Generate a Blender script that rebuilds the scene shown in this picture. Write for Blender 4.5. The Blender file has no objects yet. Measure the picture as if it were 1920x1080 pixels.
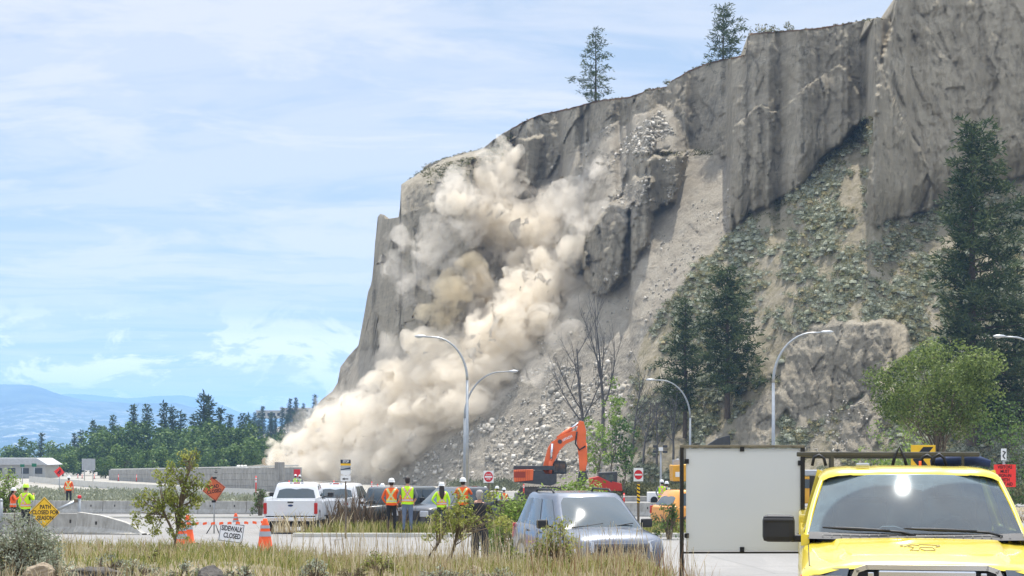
import bpy, bmesh, math, random
import numpy as np
from mathutils import Vector, Matrix

random.seed(7)
RNG = np.random.default_rng(11)
PI = math.pi
sc = bpy.context.scene
COL = sc.collection

# ---------------------------------------------------------------- camera
CAMZ = 3.0
F = 3200.0           # focal length in photo pixels (1920 wide)
HY = 840.0           # horizon row of the photo
cam_d = bpy.data.cameras.new('camera')
cam = bpy.data.objects.new('camera', cam_d)
COL.objects.link(cam)
cam.location = (0, 0, CAMZ)
cam.rotation_euler = (PI / 2, 0, 0)
cam_d.sensor_width = 36.0
cam_d.lens = 36.0 * F / 1920.0
cam_d.shift_y = (HY - 540.0) / 1920.0
cam_d.clip_start = 0.5
cam_d.clip_end = 60000
sc.camera = cam
sc.view_settings.view_transform = 'Standard'
sc.view_settings.look = 'None'
sc.view_settings.gamma = 1
sc.view_settings.exposure = 0.5
sc.cycles.volume_bounces = 8
sc.cycles.max_bounces = 10
sc.cycles.transparent_max_bounces = 12
sc.cycles.diffuse_bounces = 3
sc.cycles.glossy_bounces = 3
sc.cycles.volume_step_rate = 0.35
sc.cycles.volume_max_steps = 512
sc.cycles.use_denoising = True
sc.cycles.sample_clamp_indirect = 4.0

# ---------------------------------------------------------------- sun and sky
SUN_EL = math.radians(67)
SUN_AZ = math.radians(14)          # from +Y (ahead) towards -X (left)
sun_dir = Vector((math.sin(SUN_AZ) * math.cos(SUN_EL), math.cos(SUN_AZ) * math.cos(SUN_EL), math.sin(SUN_EL)))
sun_l = bpy.data.lights.new('sun', 'SUN')
sun_l.energy = 4.4
sun_l.angle = math.radians(0.5)
sun_l.color = (1.0, 0.95, 0.88)
sun_o = bpy.data.objects.new('sun', sun_l)
COL.objects.link(sun_o)
sun_o.location = (-60, 60, 120)
sun_o.rotation_euler = (-sun_dir).to_track_quat('-Z', 'Y').to_euler()

world = bpy.data.worlds.new('World')
sc.world = world
world.use_nodes = True
WN = world.node_tree
for n in list(WN.nodes):
    WN.nodes.remove(n)
def wn(t, **k):
    n = WN.nodes.new(t)
    for a, b in k.items():
        setattr(n, a, b)
    return n
WL = WN.links.new
out_w = wn('ShaderNodeOutputWorld')
bg = wn('ShaderNodeBackground'); bg.inputs['Strength'].default_value = 0.098
sky = wn('ShaderNodeTexSky')
sky.sky_type = 'NISHITA'; sky.sun_disc = False
sky.sun_elevation = SUN_EL
sky.sun_rotation = SUN_AZ
sky.air_density = 1.0; sky.dust_density = 0.8; sky.ozone_density = 1.5
tc = wn('ShaderNodeTexCoord')
sep = wn('ShaderNodeSeparateXYZ'); WL(tc.outputs['Generated'], sep.inputs[0])
def wmath(op, a, b=None, c=None, clamp=False):
    n = wn('ShaderNodeMath', operation=op, use_clamp=clamp)
    for i, v in enumerate((a, b, c)):
        if v is None: continue
        if isinstance(v, (int, float)): n.inputs[i].default_value = v
        else: WL(v, n.inputs[i])
    return n.outputs[0]
# cloud layer on a flat deck: direction / height
zz = wmath('MAXIMUM', sep.outputs['Z'], 0.0)
zden = wmath('ADD', zz, 0.045)
cx = wmath('DIVIDE', sep.outputs['X'], zden)
cy = wmath('DIVIDE', sep.outputs['Y'], zden)
cmb = wn('ShaderNodeCombineXYZ'); WL(cx, cmb.inputs[0]); WL(cy, cmb.inputs[1])
def wnoise(vec, scale, detail, rough, dist=0.0, off=(0, 0, 0), mscale=(1, 1, 1)):
    mp = wn('ShaderNodeMapping'); WL(vec, mp.inputs['Vector'])
    mp.inputs['Location'].default_value = off; mp.inputs['Scale'].default_value = mscale
    n = wn('ShaderNodeTexNoise'); n.inputs['Scale'].default_value = scale
    n.inputs['Detail'].default_value = detail; n.inputs['Roughness'].default_value = rough
    n.inputs['Distortion'].default_value = dist
    WL(mp.outputs[0], n.inputs['Vector'])
    return n.outputs['Fac']
def wramp(fac, p0, p1):
    n = wn('ShaderNodeMapRange', interpolation_type='SMOOTHSTEP')
    n.inputs['From Min'].default_value = p0; n.inputs['From Max'].default_value = p1
    WL(fac, n.inputs['Value'])
    return n.outputs[0]
n1 = wnoise(cmb.outputs[0], 1.25, 12, 0.64, 0.45, (3.1, 0.4, 0))
n2 = wnoise(cmb.outputs[0], 0.35, 3, 0.5, 0.3, (1.0, 7.0, 0))
veil = wnoise(cmb.outputs[0], 0.55, 5, 0.62, 1.4, (11, 2, 0), (1.0, 2.2, 1))
# cumulus heaps low over the hills: noise over the plain direction
n3 = wnoise(tc.outputs['Generated'], 17.0, 9, 0.62, 0.5, (0.7, 0, 0.3), (1, 1, 2.2))
low = wmath('MULTIPLY', wramp(sep.outputs['Z'], 0.012, 0.03), wmath('SUBTRACT', 1.0, wramp(sep.outputs['Z'], 0.05, 0.09)))
m_a = wramp(wmath('ADD', wmath('MULTIPLY', n1, 0.7), wmath('MULTIPLY', n2, 0.45)), 0.51, 0.66)
m_v = wmath('MULTIPLY', wramp(veil, 0.36, 0.60), 0.6)
m_c = wmath('MULTIPLY', wramp(n3, 0.47, 0.54), low)
m1 = wmath('MAXIMUM', wmath('MULTIPLY', m_a, 0.9), m_v)
mask = wmath('MULTIPLY', m1, 1.0, clamp=True)
mixc = wn('ShaderNodeMix', data_type='RGBA')
WL(mask, mixc.inputs['Factor'])
mixc.inputs['B'].default_value = (6.35, 6.4, 6.7, 1)
# thin the blue overall: high milky cloud
mixt = wn('ShaderNodeMix', data_type='RGBA')
mixt.inputs['Factor'].default_value = 0.7
WL(sky.outputs[0], mixt.inputs['A']); mixt.inputs['B'].default_value = (3.85, 4.6, 5.6, 1)
WL(mixt.outputs['Result'], mixc.inputs['A'])
mixl = wn('ShaderNodeMix', data_type='RGBA')
WL(wmath('MULTIPLY', m_c, 0.85), mixl.inputs['Factor']); WL(mixc.outputs['Result'], mixl.inputs['A']); mixl.inputs['B'].default_value = (10.5, 9.9, 9.3, 1)
# the whole sky overhead is brightened as added fill for the cliff walls
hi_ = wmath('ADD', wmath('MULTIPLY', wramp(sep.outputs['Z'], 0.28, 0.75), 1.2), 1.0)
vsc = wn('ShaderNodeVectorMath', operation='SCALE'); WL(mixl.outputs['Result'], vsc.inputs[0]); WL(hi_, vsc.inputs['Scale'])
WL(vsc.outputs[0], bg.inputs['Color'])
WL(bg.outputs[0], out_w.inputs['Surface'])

# ---------------------------------------------------------------- helpers
def P(px, py, d):
    """world point seen at photo pixel (px, py) at distance d along +Y"""
    return Vector(((px - 960.0) / F * d, d, CAMZ + (HY - py) / F * d))

def tag(o, label=None, cat=None, group=None, kind=None):
    if label: o['label'] = label
    if cat: o['category'] = cat
    if group: o['group'] = group
    if kind: o['kind'] = kind
    return o

def empty(name, loc=(0, 0, 0), rz=0.0, label=None, cat=None, group=None):
    o = bpy.data.objects.new(name, None)
    COL.objects.link(o)
    o.empty_display_size = 0.3
    o.location = loc
    o.rotation_euler = (0, 0, rz)
    tag(o, label, cat, group)
    return o

def copy_tree(o, parent=None):
    c = o.copy(); COL.objects.link(c)
    if parent is not None: c.parent = parent
    for ch in list(o.children):
        copy_tree(ch, c)
    return c

def hide_remove(o):
    for ch in list(o.children): hide_remove(ch)
    bpy.data.objects.remove(o, do_unlink=True)

# vectorised gradient-ish noise ----------------------------------------
def _h(ix, iy, iz, seed):
    n = (ix * 374761393 + iy * 668265263 + iz * 2147483647 + seed * 974634777) & 0xFFFFFFFF
    n = ((n ^ (n >> 13)) * 1274126177) & 0xFFFFFFFF
    n = (n ^ (n >> 16)) & 0xFFFFFF
    return n.astype(np.float64) / 0xFFFFFF
def vnoise(x, y, z=None, seed=0):
    x = np.asarray(x, float); y = np.asarray(y, float)
    z = np.zeros_like(x) if z is None else np.asarray(z, float)
    x, y, z = np.broadcast_arrays(x, y, z)
    fx, fy, fz = np.floor(x), np.floor(y), np.floor(z)
    ix, iy, iz = fx.astype(np.int64), fy.astype(np.int64), fz.astype(np.int64)
    tx, ty, tz = x - fx, y - fy, z - fz
    tx = tx * tx * (3 - 2 * tx); ty = ty * ty * (3 - 2 * ty); tz = tz * tz * (3 - 2 * tz)
    r = 0
    for a in (0, 1):
        for b in (0, 1):
            for c in (0, 1):
                w = (tx if a else 1 - tx) * (ty if b else 1 - ty) * (tz if c else 1 - tz)
                r = r + w * _h(ix + a, iy + b, iz + c, seed)
    return r * 2 - 1
def fbm(x, y, z=None, oct=4, seed=0, gain=0.5, lac=2.03):
    s = 0; a = 1; t = 0
    x = np.asarray(x, float); y = np.asarray(y, float)
    for i in range(oct):
        s = s + a * vnoise(x, y, z, seed + i * 17)
        t += a; a *= gain
        x = x * lac; y = y * lac
        if z is not None: z = np.asarray(z, float) * lac
    return s / t
def ridged(x, y, z=None, oct=3, seed=0, gain=0.5):
    s = 0; a = 1; t = 0
    x = np.asarray(x, float); y = np.asarray(y, float)
    for i in range(oct):
        s = s + a * (1 - 2 * np.abs(vnoise(x, y, z, seed + i * 31)))
        t += a; a *= gain; x = x * 2.1; y = y * 2.1
        if z is not None: z = np.asarray(z, float) * 2.1
    return s / t

def worley(x, y, seed=0):
    """nearest and second nearest distance, and a random value per cell"""
    x = np.asarray(x, float); y = np.asarray(y, float)
    ix = np.floor(x).astype(np.int64); iy = np.floor(y).astype(np.int64)
    f1 = np.full(x.shape, 9.0); f2 = np.full(x.shape, 9.0); cv = np.zeros(x.shape)
    for a in (-1, 0, 1):
        for b in (-1, 0, 1):
            cx_ = ix + a; cy_ = iy + b; z0 = np.zeros_like(cx_)
            jx = cx_ + _h(cx_, cy_, z0, seed); jy = cy_ + _h(cx_, cy_, z0 + 1, seed)
            d_ = np.hypot(jx - x, jy - y); v_ = _h(cx_, cy_, z0 + 2, seed)
            closer = d_ < f1
            f2 = np.where(closer, f1, np.minimum(f2, d_)); cv = np.where(closer, v_, cv); f1 = np.where(closer, d_, f1)
    return f1, f2, cv

def in_poly(px, py, poly):
    inside = np.zeros(px.shape, bool)
    n = len(poly); j = n - 1
    for i in range(n):
        xi, yi = poly[i]; xj, yj = poly[j]
        if yi != yj:
            c = ((yi > py) != (yj > py)) & (px < (xj - xi) * (py - yi) / (yj - yi) + xi)
            inside ^= c
        j = i
    return inside

def np_mesh(name, verts, faces, mat=None, smooth=False, attrs=None, parent=None, mats=None, mat_idx=None, loc=None):
    """faces: (n,3) or (n,4) int array (all the same size)"""
    verts = np.asarray(verts, np.float32).reshape(-1, 3)
    faces = np.asarray(faces, np.int32)
    k = faces.shape[1]; nf = faces.shape[0]
    me = bpy.data.meshes.new(name)
    me.vertices.add(len(verts)); me.vertices.foreach_set('co', verts.ravel())
    me.loops.add(nf * k); me.loops.foreach_set('vertex_index', faces.ravel())
    me.polygons.add(nf)
    me.polygons.foreach_set('loop_start', np.arange(0, nf * k, k, dtype=np.int32))
    if smooth: me.polygons.foreach_set('use_smooth', np.ones(nf, bool))
    for m in (mats or ([mat] if mat else [])): me.materials.append(m)
    if mat_idx is not None: me.polygons.foreach_set('material_index', np.asarray(mat_idx, np.int32))
    if attrs:
        for an, av in attrs.items():
            av = np.asarray(av, np.float32)
            if av.ndim == 1:
                a = me.attributes.new(an, 'FLOAT', 'POINT'); a.data.foreach_set('value', av)
            else:
                a = me.attributes.new(an, 'FLOAT_COLOR', 'POINT')
                a.data.foreach_set('color', np.concatenate([av, np.ones((len(av), 1), np.float32)], 1).ravel())
    me.update(calc_edges=True)
    o = bpy.data.objects.new(name, me); COL.objects.link(o)
    if parent is not None: o.parent = parent
    if loc is not None: o.location = loc
    return o

# materials ---------------------------------------------------------------
class NT:
    """small node-tree writer for a Principled material"""
    def __init__(s, name, rough=0.7, metal=0.0, spec=0.3):
        s.m = bpy.data.materials.new(name); s.m.use_nodes = True
        s.t = s.m.node_tree; s.N = s.t.nodes; s.L = s.t.links.new
        s.p = s.N['Principled BSDF']; s.out = s.N['Material Output']
        s.p.inputs['Roughness'].default_value = rough
        s.p.inputs['Metallic'].default_value = metal
        s.p.inputs['Specular IOR Level'].default_value = spec
    def n(s, t, **k):
        x = s.N.new(t)
        for a, b in k.items(): setattr(x, a, b)
        return x
    def set(s, sock, v):
        if isinstance(v, (int, float)): sock.default_value = v
        elif isinstance(v, (tuple, list)): sock.default_value = tuple(v) + (() if len(v) != 3 or len(sock.default_value) == 3 else (1,))
        else: s.L(v, sock)
    def math(s, op, a, b=None, clamp=False):
        x = s.n('ShaderNodeMath', operation=op, use_clamp=clamp)
        s.set(x.inputs[0], a)
        if b is not None: s.set(x.inputs[1], b)
        return x.outputs[0]
    def coord(s, kind='Object', scale=(1, 1, 1), rot=(0, 0, 0), geo=False):
        src = s.n('ShaderNodeNewGeometry').outputs['Position'] if geo else s.n('ShaderNodeTexCoord').outputs[kind]
        mp = s.n('ShaderNodeMapping'); s.L(src, mp.inputs[0])
        mp.inputs['Scale'].default_value = scale; mp.inputs['Rotation'].default_value = rot
        return mp.outputs[0]
    def noise(s, vec, scale, detail=4, rough=0.55, dist=0.0):
        x = s.n('ShaderNodeTexNoise'); s.L(vec, x.inputs['Vector'])
        x.inputs['Scale'].default_value = scale; x.inputs['Detail'].default_value = detail
        x.inputs['Roughness'].default_value = rough; x.inputs['Distortion'].default_value = dist
        return x.outputs['Fac']
    def vor(s, vec, scale, feat='F1'):
        x = s.n('ShaderNodeTexVoronoi', feature=feat); s.L(vec, x.inputs['Vector']); x.inputs['Scale'].default_value = scale
        return x
    def ramp(s, fac, stops):
        x = s.n('ShaderNodeValToRGB'); s.L(fac, x.inputs[0])
        e = x.color_ramp.elements
        while len(e) < len(stops): e.new(0.5)
        for i, (p, c) in enumerate(stops):
            e[i].position = p; e[i].color = tuple(c) + (1,) if len(c) == 3 else c
        return x.outputs[0]
    def mr(s, v, a, b, c=0.0, d=1.0):
        x = s.n('ShaderNodeMapRange'); s.set(x.inputs['Value'], v)
        for k, q in zip(('From Min', 'From Max', 'To Min', 'To Max'), (a, b, c, d)): x.inputs[k].default_value = q
        return x.outputs[0]
    def mix(s, f, a, b, mode='MIX'):
        x = s.n('ShaderNodeMix', data_type='RGBA', blend_type=mode)
        s.set(x.inputs['Factor'], f); s.set(x.inputs['A'], a); s.set(x.inputs['B'], b)
        return x.outputs['Result']
    def attr(s, name, fac=True):
        x = s.n('ShaderNodeAttribute', attribute_name=name)
        return x.outputs['Fac' if fac else 'Color']
    def bump(s, h, strength=0.5, dist=0.1):
        x = s.n('ShaderNodeBump'); s.L(h, x.inputs['Height'])
        x.inputs['Strength'].default_value = strength; x.inputs['Distance'].default_value = dist
        s.L(x.outputs[0], s.p.inputs['Normal'])
    def color(s, c): s.set(s.p.inputs['Base Color'], c)

_MC = {}
def mat(name, col, rough=0.6, metal=0.0, spec=0.4, var=0.0, scale=3.0, bump=0.0, coat=0.0, geo=False):
    """plain material with optional noise variation"""
    if name in _MC: return _MC[name]
    t = NT(name, rough, metal, spec)
    if var > 0 or bump > 0:
        v = t.coord('Object')
        nz = t.noise(v, scale, 5, 0.6)
        f = t.mr(nz, 0.3, 0.7, 1 - var, 1 + var)
        x = t.n('ShaderNodeMix', data_type='RGBA', blend_type='MULTIPLY')
        x.inputs['Factor'].default_value = 1.0
        x.inputs['A'].default_value = tuple(col) + (1,)
        cb = t.n('ShaderNodeCombineColor')
        for i in range(3): t.L(f, cb.inputs[i])
        t.L(cb.outputs[0], x.inputs['B'])
        t.color(x.outputs['Result'])
        if bump > 0: t.bump(nz, 0.6, bump)
    else:
        t.color(tuple(col))
    if coat: t.p.inputs['Coat Weight'].default_value = coat; t.p.inputs['Coat Roughness'].default_value = 0.05
    _MC[name] = t.m
    return t.m

# mesh builder --------------------------------------------------------------
class MB:
    def __init__(s): s.v = []; s.f = []; s.mi = []; s.sm = []; s.M = Matrix.Identity(4)
    def add(s, vs, fs, m=0, smooth=False):
        b = len(s.v)
        for p in vs: s.v.append(tuple(s.M @ Vector(p)))
        for f in fs: s.f.append([b + i for i in f]); s.mi.append(m); s.sm.append(smooth)
        return s
    def box(s, c, size, m=0, rot=None, bev=0.0):
        cx, cy, cz = c; hx, hy, hz = size[0] / 2, size[1] / 2, size[2] / 2
        R = rot if rot is not None else Matrix.Identity(3)
        if bev <= 0:
            vs = [(x, y, z) for x in (-hx, hx) for y in (-hy, hy) for z in (-hz, hz)]
            fs = [(0, 1, 3, 2), (4, 6, 7, 5), (0, 4, 5, 1), (2, 3, 7, 6), (0, 2, 6, 4), (1, 5, 7, 3)]
        else:
            bm = bmesh.new(); bmesh.ops.create_cube(bm, size=1)
            for v in bm.verts: v.co = Vector((v.co.x * 2 * hx, v.co.y * 2 * hy, v.co.z * 2 * hz))
            bmesh.ops.bevel(bm, geom=bm.edges[:], offset=bev, segments=2, affect='EDGES', profile=0.6)
            bm.verts.ensure_lookup_table(); bm.verts.index_update()
            vs = [tuple(v.co) for v in bm.verts]; fs = [[v.index for v in f.verts] for f in bm.faces]; bm.free()
        vs = [tuple(R @ Vector(p) + Vector(c)) for p in vs]
        return s.add(vs, fs, m, False)
    def tube(s, a, b, r0, r1=None, n=8, m=0, cap=True, smooth=True):
        a = Vector(a); b = Vector(b); r1 = r0 if r1 is None else r1
        d = (b - a)
        if d.length < 1e-6: return s
        q = d.normalized().to_track_quat('Z', 'Y').to_matrix()
        vs = []
        for p, r in ((a, r0), (b, r1)):
            for i in range(n):
                t = 2 * PI * i / n
                vs.append(tuple(p + q @ Vector((math.cos(t) * r, math.sin(t) * r, 0))))
        s.add(vs, [(i, (i + 1) % n, n + (i + 1) % n, n + i) for i in range(n)], m, smooth)
        if cap: s.add(vs, [list(range(n))[::-1], list(range(n, 2 * n))], m, False)
        return s
    def path(s, pts, rs, n=8, m=0, cap=True):
        """smooth tube through points"""
        pts = [Vector(p) for p in pts]
        if not isinstance(rs, (list, tuple)): rs = [rs] * len(pts)
        vs = []; q0 = None
        for k, p in enumerate(pts):
            d = (pts[min(k + 1, len(pts) - 1)] - pts[max(k - 1, 0)]).normalized()
            if q0 is None: q0 = d.to_track_quat('Z', 'Y')
            else:
                z = q0 @ Vector((0, 0, 1)); q0 = z.rotation_difference(d) @ q0
            for i in range(n):
                t = 2 * PI * i / n
                vs.append(tuple(p + q0 @ Vector((math.cos(t) * rs[k], math.sin(t) * rs[k], 0))))
        fs = [(k * n + i, k * n + (i + 1) % n, (k + 1) * n + (i + 1) % n, (k + 1) * n + i) for k in range(len(pts) - 1) for i in range(n)]
        s.add(vs, fs, m, True)
        if cap: s.add(vs, [list(range(n))[::-1], list(range((len(pts) - 1) * n, len(pts) * n))], m, False)
        return s
    def prism(s, poly, axis, a, b, m=0):
        """extrude 2-D polygon along axis ('x','y','z') from a to b"""
        n = len(poly)
        def mk(p, t):
            return {'x': (t, p[0], p[1]), 'y': (p[0], t, p[1]), 'z': (p[0], p[1], t)}[axis]
        vs = [mk(p, a) for p in poly] + [mk(p, b) for p in poly]
        fs = [list(range(n))[::-1], list(range(n, 2 * n))] + [(i, (i + 1) % n, n + (i + 1) % n, n + i) for i in range(n)]
        return s.add(vs, fs, m, False)
    def ball(s, c, r, m=0, n=12, k=8, sc=(1, 1, 1)):
        vs = []; c = Vector(c)
        for j in range(1, k):
            ph = PI * j / k
            for i in range(n):
                t = 2 * PI * i / n
                vs.append((c.x + r * sc[0] * math.sin(ph) * math.cos(t), c.y + r * sc[1] * math.sin(ph) * math.sin(t), c.z + r * sc[2] * math.cos(ph)))
        vs.append((c.x, c.y, c.z + r * sc[2])); vs.append((c.x, c.y, c.z - r * sc[2]))
        T = len(vs) - 2
        fs = [(j * n + i, (j + 1) * n + i, (j + 1) * n + (i + 1) % n, j * n + (i + 1) % n) for j in range(k - 2) for i in range(n)]
        fs += [(T, i, (i + 1) % n) for i in range(n)] + [(T + 1, (k - 2) * n + (i + 1) % n, (k - 2) * n + i) for i in range(n)]
        return s.add(vs, fs, m, True)
    def grid(s, rows, m=0, smooth=True, closed=False):
        """rows: list of equal-length point lists"""
        n = len(rows[0]); vs = [p for r in rows for p in r]
        fs = []
        for j in range(len(rows) - 1):
            for i in range(n if closed else n - 1):
                fs.append((j * n + i, j * n + (i + 1) % n, (j + 1) * n + (i + 1) % n, (j + 1) * n + i))
        return s.add(vs, fs, m, smooth)
    def text(s, body, size, origin, right, up, m=0, align='CENTER', thick=0.0, bold=0.0, xs=0.8):
        """lettering as mesh; laid in the plane (right, up)"""
        cu = bpy.data.curves.new('t', 'FONT'); cu.body = body; cu.size = 1.0
        cu.align_x = align; cu.align_y = 'CENTER'; cu.offset = 0.028; cu.resolution_u = 3
        ob = bpy.data.objects.new('t', cu); COL.objects.link(ob)
        dg = bpy.context.evaluated_depsgraph_get(); dg.update()
        me = bpy.data.meshes.new_from_object(ob.evaluated_get(dg))
        R = Vector(right).normalized(); U = Vector(up).normalized(); O = Vector(origin)
        vs = [tuple(O + (R * v.co.x * xs + U * v.co.y) * size) for v in me.vertices]
        fs = [list(p.vertices) for p in me.polygons]
        bpy.data.objects.remove(ob); bpy.data.curves.remove(cu); bpy.data.meshes.remove(me)
        return s.add(vs, fs, m, False)
    def build(s, name, mats, parent=None, loc=None, bevel=0.0, fix=True):
        me = bpy.data.meshes.new(name)
        me.from_pydata(s.v, [], s.f)
        for m in (mats if isinstance(mats, (list, tuple)) else [mats]): me.materials.append(m)
        me.polygons.foreach_set('material_index', s.mi)
        me.polygons.foreach_set('use_smooth', s.sm)
        me.update()
        if fix:
            bm = bmesh.new(); bm.from_mesh(me)
            bmesh.ops.remove_doubles(bm, verts=bm.verts[:], dist=1e-5)
            bmesh.ops.recalc_face_normals(bm, faces=bm.faces[:])
            bm.to_mesh(me); bm.free()
        o = bpy.data.objects.new(name, me); COL.objects.link(o)
        if parent is not None: o.parent = parent
        if loc is not None: o.location = loc
        if bevel > 0:
            md = o.modifiers.new('b', 'BEVEL'); md.width = bevel; md.segments = 2; md.limit_method = 'ANGLE'; md.angle_limit = math.radians(35)
        return o
# ================================================================ terrain
GY = [-20, 0, 14, 19, 37, 42, 57, 66, 107, 150, 192, 260, 600, 3000, 9000]
GD = [1.9, 1.9, 2.1, 2.12, 2.8, 2.93, 2.95, 3.32, 4.1, 4.7, 5.1, 5.3, 8.0, 30, 60]
def sstep(a, b, x):
    t = np.clip((np.asarray(x, float) - a) / (b - a), 0, 1); return t * t * (3 - 2 * t)
def road_z(y):
    return CAMZ - np.interp(y, GY, GD)
def ground_z(x, y):
    """road level plus the weedy bank in front of the camera"""
    x = np.asarray(x, float); y = np.asarray(y, float)
    z = road_z(y)
    bank = CAMZ - np.interp(y, [0, 8, 15, 20, 26, 31], [1.9, 1.75, 1.50, 1.46, 1.70, 2.62])
    w = sstep(7, 14, y) * (1 - sstep(29.5, 32, y)) * (1 - sstep(1.7 + 0.0 * y, 2.6, x))
    bank = bank + 0.10 * fbm(x * 0.35, y * 0.35, oct=4, seed=5) + 0.14 * sstep(2.2, 4.0, -x) 
    return z + (bank - z) * w
def gz(x, y): return float(ground_z(np.array([x]), np.array([y]))[0])
def G(px, d):
    """ground point under photo column px at distance d"""
    x = (px - 960) / F * d
    return Vector((x, d, gz(x, d)))

def sheet(name, xs, ys, zoff, m, zf=ground_z, kind='structure', label=None, cat=None):
    X, Y = np.meshgrid(xs, ys)
    Z = zf(X, Y) + zoff
    nx, ny = len(xs), len(ys)
    V = np.stack([X, Y, Z], -1).reshape(-1, 3)
    i = np.arange(nx - 1)[None, :] + nx * np.arange(ny - 1)[:, None]
    Fc = np.stack([i, i + 1, i + nx + 1, i + nx], -1).reshape(-1, 4)
    o = np_mesh(name, V, Fc, m, smooth=True)
    tag(o, label, cat, kind=kind)
    return o

# ground material: dry earth, gravel and straw
t = NT('ground_earth', 0.95, 0, 0.1)
v = t.coord(geo=True)
c1 = t.ramp(t.noise(v, 0.8, 8, 0.65), [(0.3, (0.13, 0.10, 0.075)), (0.5, (0.25, 0.20, 0.14)), (0.7, (0.36, 0.31, 0.23))])
c2 = t.ramp(t.noise(v, 0.09, 4, 0.6), [(0.35, (0.10, 0.12, 0.06)), (0.65, (0.27, 0.23, 0.15))])
gp = t.n('ShaderNodeSeparateXYZ'); t.L(t.n('ShaderNodeNewGeometry').outputs['Position'], gp.inputs[0])
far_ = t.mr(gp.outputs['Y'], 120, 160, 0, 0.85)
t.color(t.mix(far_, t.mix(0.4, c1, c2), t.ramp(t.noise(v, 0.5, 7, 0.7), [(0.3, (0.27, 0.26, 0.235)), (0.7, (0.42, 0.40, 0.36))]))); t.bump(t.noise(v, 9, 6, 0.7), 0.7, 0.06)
M_EARTH = t.m
t = NT('asphalt', 0.85, 0, 0.25)
v = t.coord(geo=True)
c1 = t.ramp(t.noise(v, 14, 6, 0.75), [(0.3, (0.20, 0.196, 0.19)), (0.7, (0.31, 0.304, 0.295))])
c2 = t.ramp(t.noise(t.coord(geo=True, scale=(0.25, 0.06, 1)), 1.2, 5, 0.6, 0.8), [(0.3, (0.78, 0.77, 0.75)), (0.7, (1.05, 1.04, 1.02))])
ck = t.vor(t.coord(geo=True, scale=(0.35, 0.12, 1)), 0.6, 'DISTANCE_TO_EDGE').outputs['Distance']
c3 = t.mix(1.0, c1, c2, 'MULTIPLY')
pt_ = t.mr(t.noise(t.coord(geo=True, scale=(0.5, 0.18, 1)), 0.5, 2, 0.4, 0.4), 0.56, 0.58, 0, 0.35)
c3 = t.mix(pt_, c3, (0.20, 0.197, 0.19))
tk = t.mr(t.noise(t.coord(geo=True, scale=(0.03, 1.1, 1)), 1.0, 4, 0.7), 0.55, 0.75, 0, 0.35)
c3 = t.mix(tk, c3, (0.17, 0.167, 0.16))
sp_ = t.mr(t.noise(v, 3.5, 4, 0.8), 0.62, 0.72, 0, 0.4)
c3 = t.mix(sp_, c3, (0.16, 0.155, 0.145))
t.color(t.mix(t.mr(ck, 0.0, 0.006, 0.35, 0.0), c3, (0.12, 0.12, 0.115)))
t.bump(t.noise(v, 60, 3, 0.7), 0.4, 0.01)
M_ROAD = t.m
t = NT('concrete', 0.85, 0, 0.25)
v = t.coord(geo=True)
c1 = t.ramp(t.noise(v, 2.2, 8, 0.7, 0.3), [(0.3, (0.33, 0.32, 0.29)), (0.7, (0.50, 0.485, 0.45))])
c2 = t.ramp(t.noise(t.coord(geo=True, scale=(3, 3, 0.35)), 3, 5, 0.6), [(0.35, (0.78, 0.77, 0.75)), (0.6, (1, 1, 1))])
t.color(t.mix(1.0, c1, c2, 'MULTIPLY')); t.bump(t.noise(v, 25, 4, 0.7), 0.4, 0.01)
M_CONC = t.m
t = NT('pale_concrete', 0.85, 0, 0.25)
v = t.coord(geo=True)
t.color(t.ramp(t.noise(v, 1.5, 8, 0.7, 0.3), [(0.3, (0.50, 0.48, 0.42)), (0.7, (0.62, 0.60, 0.54))]))
M_PALE = t.m

xs = np.concatenate([np.linspace(-4000, -300, 8), np.linspace(-250, -20, 14), np.linspace(-15, 15, 110), np.linspace(20, 250, 14), np.linspace(300, 4000, 8)])
ys = np.concatenate([np.linspace(-30, 8, 6), np.linspace(9, 34, 80), np.linspace(35, 70, 30), np.linspace(75, 300, 30), np.linspace(350, 1500, 10), np.linspace(2000, 9000, 8)])
def gz_under(x, y):
    return ground_z(x, y) - 0.03
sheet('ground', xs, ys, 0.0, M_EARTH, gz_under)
# road: wide pale asphalt lot and lanes
def quad_sheet(name, x0f, x1f, y0, y1, ny, nx, zoff, m, zf=ground_z, **k):
    ys = np.linspace(y0, y1, ny)
    rows = [np.linspace(x0f(y), x1f(y), nx) for y in ys]
    X = np.array(rows); Y = np.repeat(ys[:, None], nx, 1)
    Z = zf(X, Y) + zoff
    V = np.stack([X, Y, Z], -1).reshape(-1, 3)
    i = np.arange(nx - 1)[None, :] + nx * np.arange(ny - 1)[:, None]
    Fc = np.stack([i, i + 1, i + nx + 1, i + nx], -1).reshape(-1, 4)
    o = np_mesh(name, V, Fc, m, smooth=True); tag(o, kind='structure', **k); return o
zr = lambda x, y: road_z(y)
quad_sheet('road', lambda y: -80, lambda y: 60, 31.0, 112, 60, 12, 0.006, M_ROAD, zr)
quad_sheet('parking_lot', lambda y: 2.45, lambda y: 40, -5, 31.0, 20, 10, 0.006, M_ROAD, zr)
quad_sheet('far_road', lambda y: -40 - (y - 130) * 0.1, lambda y: 60, 128, 200, 20, 8, 0.006, M_ROAD, zr)

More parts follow.
